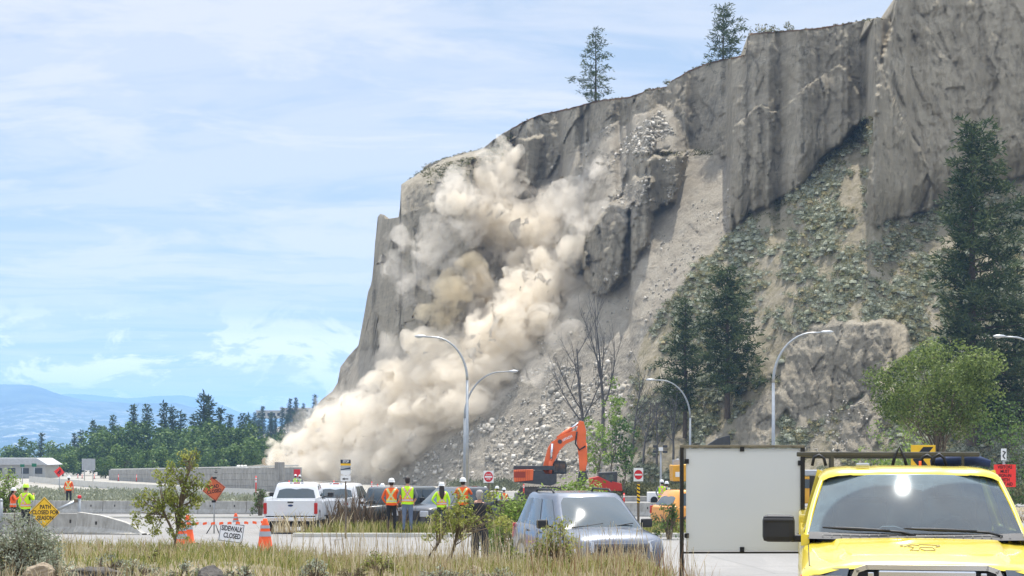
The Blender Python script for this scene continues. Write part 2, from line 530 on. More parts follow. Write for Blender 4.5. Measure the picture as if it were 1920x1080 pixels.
# ================================================================ cliff (silt bluff)
TOP = [(430, 880), (500, 868), (540, 848), (560, 815), (585, 776), (600, 752), (622, 735), (634, 716), (637, 690), (655, 665), (672, 648), (681, 600),
       (690, 548), (697, 530), (701, 490), (704, 440), (707, 428), (708, 408), (713, 401), (719, 402), (721, 409), (724, 410), (749, 407), (752, 346), (765, 338), (790, 322), (797, 311), (830, 299),
       (860, 289), (905, 279), (925, 262), (955, 243), (975, 232), (1010, 215), (1040, 209), (1080, 200), (1120, 189), (1180, 181), (1205, 173),
       (1212, 168), (1250, 163), (1258, 152), (1290, 133), (1320, 120), (1360, 110), (1397, 103), (1399, 98), (1403, 63), (1440, 60), (1500, 55),
       (1560, 48), (1600, 41), (1640, 35), (1672, 34), (1678, 12), (1686, -10), (1700, -35), (1760, -60), (1920, -90), (2160, -110)]
BASE_D = [(430, 330), (520, 290), (600, 264), (700, 246), (900, 226), (1100, 208), (1300, 192), (1500, 181), (1700, 173), (1920, 166), (2160, 160)]
WALL, TAL, RUB, VEG = 0, 1, 2, 3
ZONES = [
 # polygon, slope (deg), kind, blur px
 ([(400, 700), (1180, 700), (1180, 960), (400, 960)], 36, TAL),
 # lower dark rubble apron
 ([(700, 960), (760, 870), (900, 790), (960, 700), (1060, 640), (1130, 620), (1200, 640), (1180, 760), (1200, 960)], 34, RUB),
 # nose foot ledges
 ([(520, 870), (560, 800), (600, 740), (635, 700), (672, 640), (800, 640), (760, 700), (640, 800), (560, 880)], 47, TAL),
 ([(636, 660), (676, 600), (740, 560), (860, 560), (880, 640), (790, 660), (760, 640), (672, 655)], 72, WALL),
 # nose wall
 ([(690, 420), (740, 395), (745, 300), (800, 270), (960, 220), (965, 480), (900, 560), (880, 620), (800, 645), (760, 640), (672, 640), (660, 620), (680, 540)], 75, WALL),
 ([(790, 660), (860, 640), (920, 640), (860, 700), (760, 740), (700, 740)], 60, WALL),
 # debris chute under the upper scarp
 ([(950, 320), (1060, 320), (1130, 250), (1185, 215), (1240, 205), (1290, 285), (1180, 300), (1120, 400), (1040, 480), (960, 520)], 41, TAL),
 # upper scarp
 ([(940, 220), (1010, 190), (1260, 130), (1268, 205), (1240, 212), (1190, 216), (1130, 252), (1085, 282), (1062, 332), (1050, 345), (985, 345), (960, 330)], 66, WALL),
 ([(958, 262), (1016, 260), (1012, 330), (988, 375), (965, 345)], 84, WALL),
 ([(1075, 275), (1160, 222), (1182, 232), (1120, 290), (1080, 300)], 52, RUB),
 ([(1242, 204), (1264, 240), (1290, 287), (1190, 292), (1140, 340), (1070, 400), (985, 470), (945, 430), (1010, 345), (1060, 300), (1108, 264), (1160, 236), (1215, 214)], 43, TAL),
 ([(1120, 345), (1180, 290), (1285, 284), (1300, 300), (1240, 302), (1160, 335), (1130, 365)], 42, RUB),
 # crags in the middle
 ([(1050, 438), (1068, 425), (1098, 428), (1104, 500), (1080, 520), (1056, 500)], 79, WALL),
 ([(1100, 440), (1130, 400), (1160, 360), (1186, 300), (1240, 284), (1287, 290), (1292, 312), (1282, 345), (1262, 378), (1236, 402), (1226, 430), (1206, 470), (1172, 522), (1142, 552), (1116, 558), (1094, 525)], 76, WALL),
 ([(1150, 380), (1195, 330), (1210, 360), (1190, 420), (1165, 430)], 58, RUB),
 ([(1340, 300), (1375, 290), (1372, 330), (1340, 330)], 42, RUB),
 # recessed back wall
 ([(1256, 110), (1300, 95), (1410, 60), (1390, 200), (1374, 288), (1345, 296), (1312, 284), (1285, 278), (1264, 222), (1250, 160)], 63, WALL),
 # sagebrush slope
 ([(1374, 432), (1470, 372), (1545, 300), (1640, 212), (1660, 380), (1760, 380), (1880, 330), (2200, 330), (2200, 980), (1185, 980), (1180, 760), (1200, 640), (1250, 570), (1310, 500)], 40, VEG),
 # mid wall
 ([(1400, 20), (1690, -30), (1650, 215), (1602, 246), (1545, 300), (1522, 332), (1474, 374), (1402, 408), (1369, 436), (1366, 372), (1374, 290), (1387, 200), (1399, 98)], 70, WALL),
 # right wall
 ([(1640, 210), (1655, 100), (1672, 34), (1660, -200), (2200, -200), (2200, 330), (1882, 334), (1850, 352), (1762, 378), (1700, 400), (1642, 425), (1624, 402), (1632, 300)], 69, WALL),
 # exposed silt at lower right
 ([(1466, 700), (1476, 640), (1520, 610), (1600, 596), (1694, 606), (1706, 660), (1640, 730), (1600, 740), (1560, 790), (1500, 800), (1476, 770)], 60, WALL),
 ([(1380, 790), (1470, 720), (1478, 770), (1440, 835), (1390, 840)], 60, WALL),
 ([(1580, 780), (1640, 720), (1680, 730), (1640, 850), (1560, 850)], 58, WALL),
]
CPX = np.arange(430, 2161, 2.6)
NR = 400
tops = np.interp(CPX, [a for a, b in TOP], [b for a, b in TOP])
tops = tops + 1.6 * fbm(CPX * 0.09, CPX * 0, seed=3, oct=4)
bd = np.interp(CPX, [a for a, b in BASE_D], [b for a, b in BASE_D])
bz = np.interp(bd, GY, GD)
bpy_ = HY + bz / bd * F + 4
tt = np.linspace(0, 1, NR)
PX = np.repeat(CPX[None, :], NR, 0)
PY = bpy_[None, :] + (tops - bpy_)[None, :] * tt[:, None]
wx = 16 * fbm(PX * 0.03, PY * 0.03, seed=21, oct=5, gain=0.65); wy = 18 * fbm(PX * 0.03, PY * 0.03, seed=22, oct=5, gain=0.65)
# gullies and ledges keep straight vertical edges: warp mostly in y on walls
calm = 1 - sstep(1560, 1620, PX) * (1 - sstep(150, 260, PY))
QX = PX + wx * 0.6 * calm; QY = PY + wy * calm
SL = np.full(PX.shape, 38.0); KD = np.full(PX.shape, TAL)
for poly, s, k in ZONES:
    m = in_poly(QX, QY, poly); SL[m] = s; KD[m] = k
# column integration
D = np.zeros_like(PX); D[0] = bd
for j in range(1, NR):
    dl = PY[j - 1] - PY[j]
    tS = np.tan(np.radians(np.maximum(SL[j], 25)))
    dd = (dl * D[j - 1] / F) / np.maximum(tS - (HY - PY[j]) / F, 0.05)
    D[j] = D[j - 1] + np.clip(dd, 0, 3)
def blur(A, n, ax):
    k = np.exp(-np.linspace(-2, 2, 2 * n + 1) ** 2); k /= k.sum()
    P_ = np.pad(A, [(n, n) if a == ax else (0, 0) for a in (0, 1)], mode='edge')
    r = 0
    for i, w in enumerate(k):
        r = r + w * (P_[i:i + A.shape[0]] if ax == 0 else P_[:, i:i + A.shape[1]])
    return r
KW = (KD == WALL).astype(float)
# slopes flow into one another, walls keep their edges
D0 = blur(D, 2, 1)
Dw = blur(blur(D, 30, 1), 30, 1); Dw = blur(Dw, 6, 0)
upper = np.interp(CPX, [430, 640, 700, 960, 1050, 1100, 1300, 1370, 1400, 1480, 1560, 1640, 1700, 1760, 1880, 2160],
                  [900, 740, 700, 600, 600, 600, 560, 470, 440, 400, 330, 440, 430, 400, 360, 350])
wlow = sstep(0, 70, PY - upper[None, :])
D = D0 * (1 - wlow) + Dw * wlow
# no row may step towards the viewer after blending
for j in range(1, NR):
    D[j] = np.maximum(D[j], D[j - 1] + 0.02)
# roundness behind the left edge of the nose
lefts = [(760, 640), (648, 672), (600, 681), (548, 690), (490, 700), (440, 704), (400, 712), (345, 752), (300, 830), (279, 905)]
le = np.interp(PY, [a for a, b in lefts][::-1], [b for a, b in lefts][::-1])
near = np.clip((PX - le), 0, 400)
D = D + 14 * np.exp(-near / 10.0) * (PX < 960) + 10 * np.exp(-near / 60.0) * (PX < 960)
WX = (PX - 960) / F * D; WZ = CAMZ + (HY - PY) / F * D
wW = blur(blur(KW, 2, 1), 2, 0)
wV = blur(blur((KD == VEG).astype(float), 5, 1), 5, 0)
wR = blur(blur((KD == RUB).astype(float), 16, 1), 12, 0)
wT = np.clip(1 - wW - wV - wR, 0, 1)
# crags stand proud of the chute
cr_m = np.zeros_like(PX)
for poly in ([(1050, 438), (1068, 425), (1098, 428), (1104, 500), (1080, 520), (1056, 500)], [(1100, 440), (1130, 400), (1160, 366), (1190, 330), (1222, 332), (1226, 430), (1206, 470), (1172, 522), (1142, 552), (1116, 558), (1094, 525)], [(1216, 300), (1240, 290), (1284, 292), (1276, 345), (1258, 372), (1236, 400), (1222, 400)], [(958, 262), (1016, 260), (1012, 330), (988, 375), (965, 345)], [(1128, 470), (1150, 420), (1160, 380), (1186, 372), (1176, 440), (1165, 520), (1140, 545)]):
    cr_m += in_poly(QX, QY, poly)
cr_m = blur(blur(np.minimum(cr_m, 2), 2, 1), 2, 0)
D = D - 3.2 * cr_m
# the square buttress and the nearest wall step forward, the wall between stays recessed
up_ = 1 - wlow
m_mid = in_poly(QX, QY, [(1400, -50), (1660, -80), (1646, 212), (1600, 244), (1545, 298), (1522, 330), (1474, 372), (1402, 406), (1369, 434), (1366, 372), (1374, 290), (1386, 200), (1400, 98)]).astype(float)
m_rgt = in_poly(QX, QY, [(1640, 210), (1655, 100), (1674, 34), (1676, -200), (2200, -200), (2200, 330), (1882, 334), (1850, 352), (1762, 378), (1700, 400), (1642, 425), (1624, 402), (1632, 300)]).astype(float)
tap = sstep(-5, 90, upper[None, :] - PY)
D = D - tap * (3.6 * blur(blur(m_mid, 2, 1), 2, 0) + 4.6 * blur(blur(m_rgt, 2, 1), 2, 0))
WX = (PX - 960) / F * D; WZ = CAMZ + (HY - PY) / F * D
# walls: fluted, jointed silt
qx = WX + 1.6 * fbm(WX * 0.12, WZ * 0.12, seed=9, oct=4); qz = WZ + 2.0 * fbm(WX * 0.1, WZ * 0.1, seed=10, oct=4)
def blocks(sx, sz, seed, tilt=0.0):
    f1, f2, cv = worley(qx * sx + tilt * qz * sx, qz * sz, seed)
    return cv, np.clip((f2 - f1) * 5, 0, 1)
c1, e1 = blocks(0.075, 0.022, 141, 0.1); c2, e2 = blocks(0.20, 0.055, 142, -0.12); c3, e3 = blocks(0.55, 0.17, 143, 0.15); c4, e4 = blocks(1.3, 0.5, 144)
fl = 1.5 * (c1 - .5) + 1.0 * (c2 - .5) * (0.4 + c1) + 0.65 * (c3 - .5) * (0.3 + c2) + 0.30 * (c4 - .5) - 0.22 * (1 - e2) - 0.15 * (1 - e3)
fl += 0.55 * ridged(WX * 0.42 + 1.5 * fbm(WX * 0.08, WZ * 0.08, seed=8), WZ * 0.035, seed=47, oct=4, gain=0.6)
fl += 0.9 * ridged(WX * 0.07, WZ * 0.012, seed=41, oct=2) + 0.45 * fbm(WX * 1.1, WZ * 0.5, seed=43, oct=5, gain=0.72) + 0.10 * vnoise(WX * 0.3, WZ * 1.3, seed=45)
# slopes: rills that run down and to the left
ca, sa = math.cos(math.radians(52)), math.sin(math.radians(52))
U_ = WX * sa - WZ * ca; V_ = WX * ca + WZ * sa
ri = 0.55 * ridged(U_ * 0.16, V_ * 0.02, seed=51, oct=3) + 0.3 * fbm(WX * 0.5, WZ * 0.5, seed=52, oct=4) + 0.9 * fbm(WX * 0.06, WZ * 0.06, seed=53, oct=2)
_, _, cr_ = worley(WX * 0.35 + 0.3 * WZ, WZ * 0.25, 77)
ri = ri + 0.35 * (cr_ - .5) + 0.32 * ridged(U_ * 0.55 + fbm(WX * .2, WZ * .2, seed=3), V_ * 0.05, seed=59, oct=3, gain=.6) + 0.16 * fbm(WX * 1.5, WZ * 1.5, seed=60, oct=3, gain=.7)
rb = 0.9 * fbm(WX * 0.25, WZ * 0.25, seed=54, oct=5, gain=0.65) + 0.3 * ridged(WX * 0.8, WZ * 0.8, seed=55, oct=3)
vg = 0.3 * ridged(WX * .5, WZ * .4, seed=62, oct=3, gain=.6) + 1.3 * fbm(WX * 0.08, WZ * 0.08, seed=56, oct=3) + 0.7 * ridged(U_ * 0.10, V_ * 0.03, seed=57, oct=3) + 0.35 * fbm(WX * 0.6, WZ * 0.6, seed=58, oct=3)
fade = np.clip(tt * 12, 0, 1)[:, None]
# talus shelf below walls: dig joints deeper on free-standing buttresses
D = D - (wW * (fl * 1.15) + wT * ri + wR * rb + wV * vg) * fade
WX = (PX - 960) / F * D; WZ = CAMZ + (HY - PY) / F * D
P3 = np.stack([WX, D, WZ], -1)
# plateau behind the brow
back = []
for k, (db, rise) in enumerate([(1.5, 0.15), (6, 0.3), (18, 0.6), (50, 1.0), (130, 1.5), (300, 1.0)]):
    b = P3[-1].copy(); dirx = 0.06 * db
    b[:, 1] += db; b[:, 0] += dirx; b[:, 2] += rise * (tops < 700) - (tops > 760) * db * 0.12
    back.append(b)
P3 = np.concatenate([P3, np.array(back)], 0)
def ext(a, v): return np.concatenate([a, np.full((len(back), a.shape[1]), float(v))], 0)
nr, nc = P3.shape[:2]
idx = np.arange(nc - 1)[None, :] + nc * np.arange(nr - 1)[:, None]
FC = np.stack([idx, idx + 1, idx + nc + 1, idx + nc], -1).reshape(-1, 4)
capw = np.zeros_like(PX)
pxm = (HY * 0 + PY - tops[None, :])            # photo px below the brow
capw = np.clip(1 - (pxm - 1.5 * (1 + fbm(PX * 0.05, PY * 0.02, seed=71))) / 3.0, 0, 1) * (PX > 960) * (np.abs(np.gradient(tops))[None, :] < 2.2) * (PX < 1600)
capw = ext(capw, 0)
wWe = ext(wW, 0); wVe = ext(wV, 0.5); wRe = ext(wR, 0)

t = NT('silt_cliff', 0.95, 0, 0.08)
v = t.coord(geo=True)
vv = t.coord(geo=True, scale=(1, 1, 0.16))
vh = t.coord(geo=True, scale=(0.35, 0.35, 2.6))
wall_c = t.ramp(t.noise(v, 0.12, 8, 0.62, 0.4), [(0.3, (0.46, 0.40, 0.295)), (0.5, (0.58, 0.51, 0.39)), (0.72, (0.68, 0.61, 0.48))])
streak = t.mr(t.noise(vv, 0.8, 9, 0.78, 0.8), 0.55, 0.72, 0.0, 0.6)
wall_c = t.mix(streak, wall_c, (0.12, 0.113, 0.10))
blot = t.math('MULTIPLY', t.mr(t.noise(v, 0.05, 3, 0.5, 0.8), 0.5, 0.66), t.mr(t.noise(t.coord(geo=True, scale=(1, 1, 0.5)), 0.6, 8, 0.78, 1.2), 0.44, 0.62))
wall_c = t.mix(t.math('MULTIPLY', blot, 0.5), wall_c, (0.13, 0.125, 0.12))
wpn = t.n('ShaderNodeVectorMath', operation='ADD'); wsc = t.n('ShaderNodeVectorMath', operation='SCALE'); nzv = t.n('ShaderNodeTexNoise'); nzv.inputs['Scale'].default_value = 0.35; nzv.inputs['Detail'].default_value = 5
t.L(v, nzv.inputs['Vector']); t.L(nzv.outputs['Color'], wsc.inputs[0]); wsc.inputs['Scale'].default_value = 2.2; t.L(t.coord(geo=True, scale=(1, 1, 0.28)), wpn.inputs[0]); t.L(wsc.outputs[0], wpn.inputs[1])
ckv = t.vor(wpn.outputs[0], 0.42, 'DISTANCE_TO_EDGE').outputs['Distance']
ckm = t.math('MULTIPLY', t.mr(ckv, 0.0, 0.03, 0.45, 0.0), t.mr(t.noise(v, 0.22, 4, 0.6), 0.45, 0.6))
wall_c = t.mix(ckm, wall_c, (0.09, 0.085, 0.075))
lam = t.mr(t.noise(vh, 0.9, 5, 0.65), 0.35, 0.65, 0.90, 1.08)
cb = t.n('ShaderNodeCombineColor'); [t.L(lam, cb.inputs[i]) for i in range(3)]
wall_c = t.mix(1.0, wall_c, cb.outputs[0], 'MULTIPLY')
wall_c = t.mix(t.math('MULTIPLY', t.attr('pale'), 0.55), wall_c, (0.74, 0.64, 0.47))
tal_c = t.ramp(t.noise(v, 0.5, 9, 0.72), [(0.3, (0.46, 0.40, 0.315)), (0.5, (0.58, 0.515, 0.41)), (0.68, (0.68, 0.62, 0.51))])
tal_c = t.mix(t.mr(t.noise(v, 4.0, 4, 0.8), 0.5, 0.75, 0, 0.6), tal_c, (0.27, 0.25, 0.21))
rub_c = t.ramp(t.noise(v, 1.6, 9, 0.78), [(0.32, (0.29, 0.26, 0.21)), (0.52, (0.48, 0.43, 0.35)), (0.62, (0.57, 0.52, 0.43)), (0.70, (0.70, 0.65, 0.56))])
veg_c = t.ramp(t.noise(v, 0.45, 9, 0.72, 0.4), [(0.32, (0.30, 0.27, 0.17)), (0.46, (0.47, 0.41, 0.28)), (0.58, (0.58, 0.51, 0.38)), (0.68, (0.66, 0.61, 0.51))])
brk = t.math('SUBTRACT', t.noise(v, 0.35, 8, 0.75), 0.5)
def edge(a, k=2.2):
    return t.mr(t.math('ADD', t.attr(a), t.math('MULTIPLY', brk, k)), 0.3, 0.7)
c = t.mix(edge('wall', 1.5), tal_c, wall_c)
c = t.mix(edge('rubble'), c, rub_c)
c = t.mix(edge('veg'), c, veg_c)
c = t.mix(t.attr('cap'), c, (0.20, 0.115, 0.06))
t.color(c)
nick_shade = t.mr(t.noise(t.coord(geo=True, scale=(1, 1, 0.3)), 1.5, 6, 0.8, 0.5), 0.57, 0.68, 0.0, 0.40)  # fine vertical shadows of the walls, painted into the colour as short dark marks
c = t.mix(t.math('MULTIPLY', nick_shade, edge('wall', 0.8)), c, (0.13, 0.12, 0.105))
t.color(c)
hb = t.math('ADD', t.math('MULTIPLY', t.noise(vv, 1.6, 8, 0.8, 0.6), 1.3), t.math('MULTIPLY', t.noise(v, 3.2, 6, 0.8), 0.6))
t.bump(hb, 1.0, 0.8)
M_CLIFF = t.m
cliff = np_mesh('cliff', P3.reshape(-1, 3), FC, M_CLIFF, smooth=False,
                attrs={'wall': wWe.ravel(), 'veg': wVe.ravel(), 'rubble': wRe.ravel(), 'cap': capw.ravel(), 'pale': ext(sstep(1625, 1680, QX + 8 * fbm(PX * .02, PY * .02, seed=61)), 0).ravel()})
tag(cliff, 'tall pale grey silt bluff with sheer fluted walls and debris chutes', 'cliff', kind='structure')

def cliff_d(px, py):
    """distance of the cliff surface at a photo pixel"""
    i = int(np.clip(round((px - CPX[0]) / 2.6), 0, len(CPX) - 1))
    col = PY[::-1, i]
    return float(np.interp(py, col, D[::-1, i]))
def cliff_ds(px, py):
    return np.array([cliff_d(a, b) for a, b in zip(px, py)])

# ================================================================ hills far away
def hills(name, prof, d, depth, m, seed, amp, kind='structure'):
    xs_ = np.linspace(prof[0][0], prof[-1][0], 260)
    top = np.interp(xs_, [a for a, b in prof], [b for a, b in prof])
    top = top + amp * fbm(xs_ * 0.05, xs_ * 0, seed=seed, oct=5)
    rows = []
    for k, f in enumerate(np.linspace(0, 1, 60)):
        dd = d + depth * f
        y0 = HY + 45.0 / d * F
        py = y0 + (top - y0) * f ** 0.8
        X = (xs_ - 960) / F * dd; 
        Z = CAMZ + (HY - py) / F * dd
        n = fbm(X * 0.0022, np.full_like(X, dd * 0.0022), seed=seed + 5, oct=6, gain=0.55)
        rg = ridged(X * 0.0018, np.full_like(X, dd * 0.0012), seed=seed + 9, oct=4)
        w = math.sin(PI * min(f, 1.0)) 
        Z = Z + (n * 40 + rg * 45) * w * (d / 5000)
        rows.append(np.stack([X, np.full_like(X, dd), Z], -1))
    b = rows[-1].copy(); b[:, 1] += depth; b[:, 2] -= 150; rows.append(b)
    A = np.array(rows); nr, nc = A.shape[:2]
    idx = np.arange(nc - 1)[None, :] + nc * np.arange(nr - 1)[:, None]
    FCs = np.stack([idx, idx + 1, idx + nc + 1, idx + nc], -1).reshape(-1, 4)
    o = np_mesh(name, A.reshape(-1, 3), FCs, m, smooth=True)
    tag(o, kind=kind); return o
t = NT('hill_cover', 0.95, 0, 0.05)
v = t.coord(geo=True)
f1 = t.ramp(t.noise(v, 0.004, 8, 0.65), [(0.35, (0.03, 0.045, 0.03)), (0.55, (0.07, 0.09, 0.05)), (0.7, (0.16, 0.15, 0.10))])
# pale town, roads and terraces low on the slope
pos = t.n('ShaderNodeSeparateXYZ'); t.L(t.n('ShaderNodeNewGeometry').outputs['Position'], pos.inputs[0])
lowm = t.mr(pos.outputs['Z'], 20, 170, 1, 0)
sp = t.mr(t.noise(t.coord(geo=True, scale=(1, 1, 3.0)), 0.018, 6, 0.75), 0.52, 0.60, 0, 0.55)
t.color(t.mix(t.math('MULTIPLY', sp, lowm), f1, (0.62, 0.60, 0.56)))
M_HILL = t.m
hills('hills', [(-500, 690), (-200, 700), (0, 720), (60, 722), (100, 735), (160, 752), (260, 756), (330, 756), (400, 775), (500, 800), (700, 840)], 4300, 1900, M_HILL, 3, 2.0)
hills('mountain', [(-500, 770), (0, 760), (130, 738), (165, 740), (240, 747), (300, 742), (340, 741), (385, 748), (430, 765), (465, 780), (560, 790), (700, 830)], 8200, 1700, M_HILL, 8, 1.2)

# ================================================================ air
hb_ = MB()
hb_.box((0, 5200, 0), (12000, 12000, 10), 0)
t = NT('air'); t.N.remove(t.p)
pv = t.n('ShaderNodeVolumePrincipled')
pv.inputs['Color'].default_value = (0.34, 0.60, 1.0, 1)
pv.inputs['Density'].default_value = 0.00016
pv.inputs['Anisotropy'].default_value = 0.0
t.L(pv.outputs[0], t.out.inputs['Volume'])
M_AIR = t.m
HZ0, HZ1 = -75.0, 335.0
hb2 = MB(); hb2.box((0, 5400, (HZ0 + HZ1) / 2), (13000, 12000, HZ1 - HZ0), 0)
haze = hb2.build('haze', M_AIR)
tag(haze, 'thin blue summer air fading the far hills', 'haze', kind='stuff')
# ================================================================ dust of the slide
def union_spheres(name, balls, voxel, m, disp, seed, parent=None, sc1=0.22, flat=1.0):
    """balls: (x,y,z,r); one closed billowing skin"""
    bm = bmesh.new()
    for (x, y, z, r) in balls:
        bmesh.ops.create_icosphere(bm, subdivisions=2, radius=r, matrix=Matrix.Translation((x, y, z)) @ Matrix.Diagonal((1, flat, 1, 1)))
    me = bpy.data.meshes.new(name); bm.to_mesh(me); bm.free()
    o = bpy.data.objects.new(name, me); COL.objects.link(o)
    md = o.modifiers.new('r', 'REMESH'); md.mode = 'VOXEL'; md.voxel_size = voxel; md.use_smooth_shade = True
    dg = bpy.context.evaluated_depsgraph_get(); dg.update()
    m2 = bpy.data.meshes.new_from_object(o.evaluated_get(dg))
    o.modifiers.clear(); o.data = m2; bpy.data.meshes.remove(me); m2.name = name
    n = len(m2.vertices)
    co = np.zeros(n * 3); m2.vertices.foreach_get('co', co); co = co.reshape(-1, 3)
    no = np.zeros(n * 3); m2.vertices.foreach_get('normal', no); no = no.reshape(-1, 3)
    x, y, z = co.T
    def billow(f, s): return np.abs(vnoise(x * f, y * f, z * f, s)) * 2.2 - 0.5
    d = disp * (1.2 * billow(sc1, seed) + 0.7 * billow(sc1 * 2.1, seed + 1) + 0.5 * billow(sc1 * 4.3, seed + 2) + 0.25 * billow(sc1 * 8.7, seed + 3))
    co = co + no * d[:, None]
    m2.vertices.foreach_set('co', co.astype(np.float32).ravel())
    m2.materials.clear(); m2.materials.append(m)
    m2.update()
    if parent is not None: o.parent = parent
    return o

def dust_mat(name, col, dens, aniso=0.1, wisp=0, lo=0.36, hi=0.60, ang=34):
    t = NT(name); t.N.remove(t.p)
    pv = t.n('ShaderNodeVolumePrincipled')
    pv.inputs['Color'].default_value = tuple(col) + (1,)
    if wisp:
        m1_ = t.n('ShaderNodeMapping'); t.L(t.n('ShaderNodeNewGeometry').outputs['Position'], m1_.inputs[0]); m1_.inputs['Rotation'].default_value = (0, math.radians(ang), 0)
        m2_ = t.n('ShaderNodeMapping'); t.L(m1_.outputs[0], m2_.inputs[0]); m2_.inputs['Scale'].default_value = (0.55, 0.9, 1.1)
        nz = t.noise(m2_.outputs[0], wisp, 6, 0.64, 0.6)
        t.L(t.mr(nz, lo, hi, 0.0, dens * 2.0), pv.inputs['Density'])
    else:
        pv.inputs['Density'].default_value = dens
    pv.inputs['Anisotropy'].default_value = aniso
    t.L(pv.outputs[0], t.out.inputs['Volume'])
    return t.m

def stroke(pts, off=0.5, step=0.45, jit=0.35, n=1, seed=0):
    """pts: (px, py, radius px); balls strung along just in front of the cliff"""
    r_ = random.Random(seed); out = []
    for (a, b) in zip(pts[:-1], pts[1:]):
        L = math.hypot(b[0] - a[0], b[1] - a[1]); R = (a[2] + b[2]) / 2
        k = max(1, int(L / (R * step)))
        for i in range(k):
            for q in range(n):
                f = (i + r_.random()) / k
                R_ = (a[2] * (1 - f) + b[2] * f)
                rr = R_ * r_.uniform(0.28, 0.72)
                x = a[0] * (1 - f) + b[0] * f + r_.uniform(-jit, jit) * R_ * 1.6
                y = a[1] * (1 - f) + b[1] * f + r_.uniform(-jit, jit) * R_ * 1.6
                d = min(cliff_d(x, y), cliff_d(x, y + rr)) 
                rm = rr * d / F
                d = d - rm * off - r_.uniform(0, R_ * 0.5) * d / F
                p = P(x, y, d)
                out.append((p.x, p.y, p.z, rm))
    return out

dense = []
dense += stroke([(502, 868, 16), (540, 852, 30), (590, 835, 40), (640, 800, 45), (700, 765, 52), (760, 735, 52), (820, 705, 52), (880, 668, 48), (930, 630, 42), (985, 585, 36), (1035, 540, 26)], n=3, seed=1)
dense += stroke([(560, 885, 22), (620, 870, 34), (680, 840, 40), (740, 800, 44), (800, 770, 42), (860, 735, 38), (920, 690, 32), (970, 640, 28), (1010, 600, 22)], n=3, seed=2)
dense += stroke([(525, 893, 12), (600, 903, 18), (680, 900, 20), (720, 880, 22)], n=3, seed=41)
dense += stroke([(575, 905, 16), (640, 895, 26), (700, 870, 30), (740, 835, 30), (775, 815, 22), (850, 775, 22)], n=3, seed=3)
dense += stroke([(870, 560, 26), (930, 545, 36), (980, 530, 36), (1030, 520, 26), (1070, 500, 16)], n=3, seed=4)
dense += stroke([(938, 256, 12), (942, 280, 20), (944, 308, 25), (940, 340, 28), (938, 375, 34), (950, 410, 42), (965, 445, 42), (950, 475, 36)], n=3, seed=5)
dense += stroke([(950, 450, 38), (1000, 430, 34), (1040, 440, 22), (1000, 475, 24)], n=3, seed=6)
dense += stroke([(845, 360, 16), (870, 390, 26), (900, 420, 30), (930, 440, 34)], n=2, seed=7)
dense += stroke([(520, 890, 14), (560, 880, 20), (620, 860, 28), (700, 815, 34), (790, 760, 34), (880, 700, 32), (960, 620, 26)], n=3, seed=21)
dense += stroke([(905, 640, 26), (960, 600, 30), (1010, 560, 28), (1050, 530, 20)], n=3, seed=22)
dense += stroke([(845, 700, 30), (800, 720, 34), (740, 760, 34), (670, 790, 34), (610, 815, 28)], n=2, seed=23)
dense += stroke([(955, 470, 30), (1000, 500, 26), (1050, 490, 20), (1080, 460, 14)], n=2, seed=24)
upper_ = [b for b in dense if (b[2] - CAMZ) / b[1] * F > 240]
dense = [b for b in dense if (b[2] - CAMZ) / b[1] * F <= 270]
M_DUST = dust_mat('dust_dense', (0.972, 0.915, 0.81), 0.34, wisp=0.36, lo=0.41, hi=0.60)
M_DUSTU = dust_mat('dust_plume', (0.976, 0.92, 0.815), 0.32, wisp=0.32, lo=0.41, hi=0.62, ang=75)
M_DUST2 = dust_mat('dust_ochre', (0.95, 0.85, 0.65), 0.24, wisp=0.5, lo=.34, hi=.58)
M_DUST3 = dust_mat('dust_thin', (0.975, 0.925, 0.84), 0.12, wisp=0.25, lo=.40, hi=.62)
cloud = empty('dust_cloud', tuple(P(760, 890, 235)))
bpy.context.view_layer.update()
def reparent(o):
    o.parent = cloud; o.location = -Vector(cloud.location)
tag(cloud, 'pale tan dust billowing down the bluff from the falling silt', 'dust cloud')
reparent(union_spheres('dense_billows', [(x, y, z, r * 1.22) for x, y, z, r in dense], 0.35, M_DUST, 1.3, 100))
reparent(union_spheres('rising_plume', [(x, y, z, r * 1.35) for x, y, z, r in upper_], 0.35, M_DUSTU, 1.4, 150))
veil_ = [(x, y - r * .3, z + r * .15, r * 1.75) for i, (x, y, z, r) in enumerate(dense + upper_) if i % 4 == 0 and ((x / y * F + 960) > 590) and (HY - (z - CAMZ) / y * F) > 290]
reparent(union_spheres('dust_veil', veil_, 0.6, dust_mat('dust_veil', (0.972, 0.92, 0.83), 0.06, wisp=0.28, lo=.36, hi=.62), 1.8, 400))
och = stroke([(815, 635, 20), (822, 610, 26), (830, 575, 30), (842, 545, 30), (865, 527, 22), (893, 516, 13)], n=5, seed=8, off=1.6)
reparent(union_spheres('ochre_plume', och, 0.35, M_DUST2, 1.5, 200))
thin = stroke([(762, 450, 34), (795, 450, 44), (840, 480, 50), (860, 420, 46), (880, 370, 40), (830, 350, 30)], n=2, seed=9)
thin += stroke([(755, 505, 30), (780, 540, 36), (850, 520, 40), (900, 560, 40), (900, 610, 36)], n=2, seed=10)
thin += stroke([(1000, 400, 36), (1050, 385, 34), (1090, 350, 28), (1120, 315, 18), (1130, 300, 12)], n=2, seed=11)
thin += stroke([(1040, 460, 30), (1080, 410, 24), (1130, 380, 16), (1160, 360, 12)], n=2, seed=12)
thin += stroke([(935, 300, 18), (915, 310, 20), (950, 290, 14)], n=2, seed=13)
thin += stroke([(1060, 520, 24), (1080, 540, 26), (1090, 570, 24), (1040, 590, 26)], n=2, seed=14)
thin += stroke([(1135, 295, 10), (1110, 330, 16), (1080, 370, 20), (1040, 420, 24)], n=2, seed=31, jit=.5)
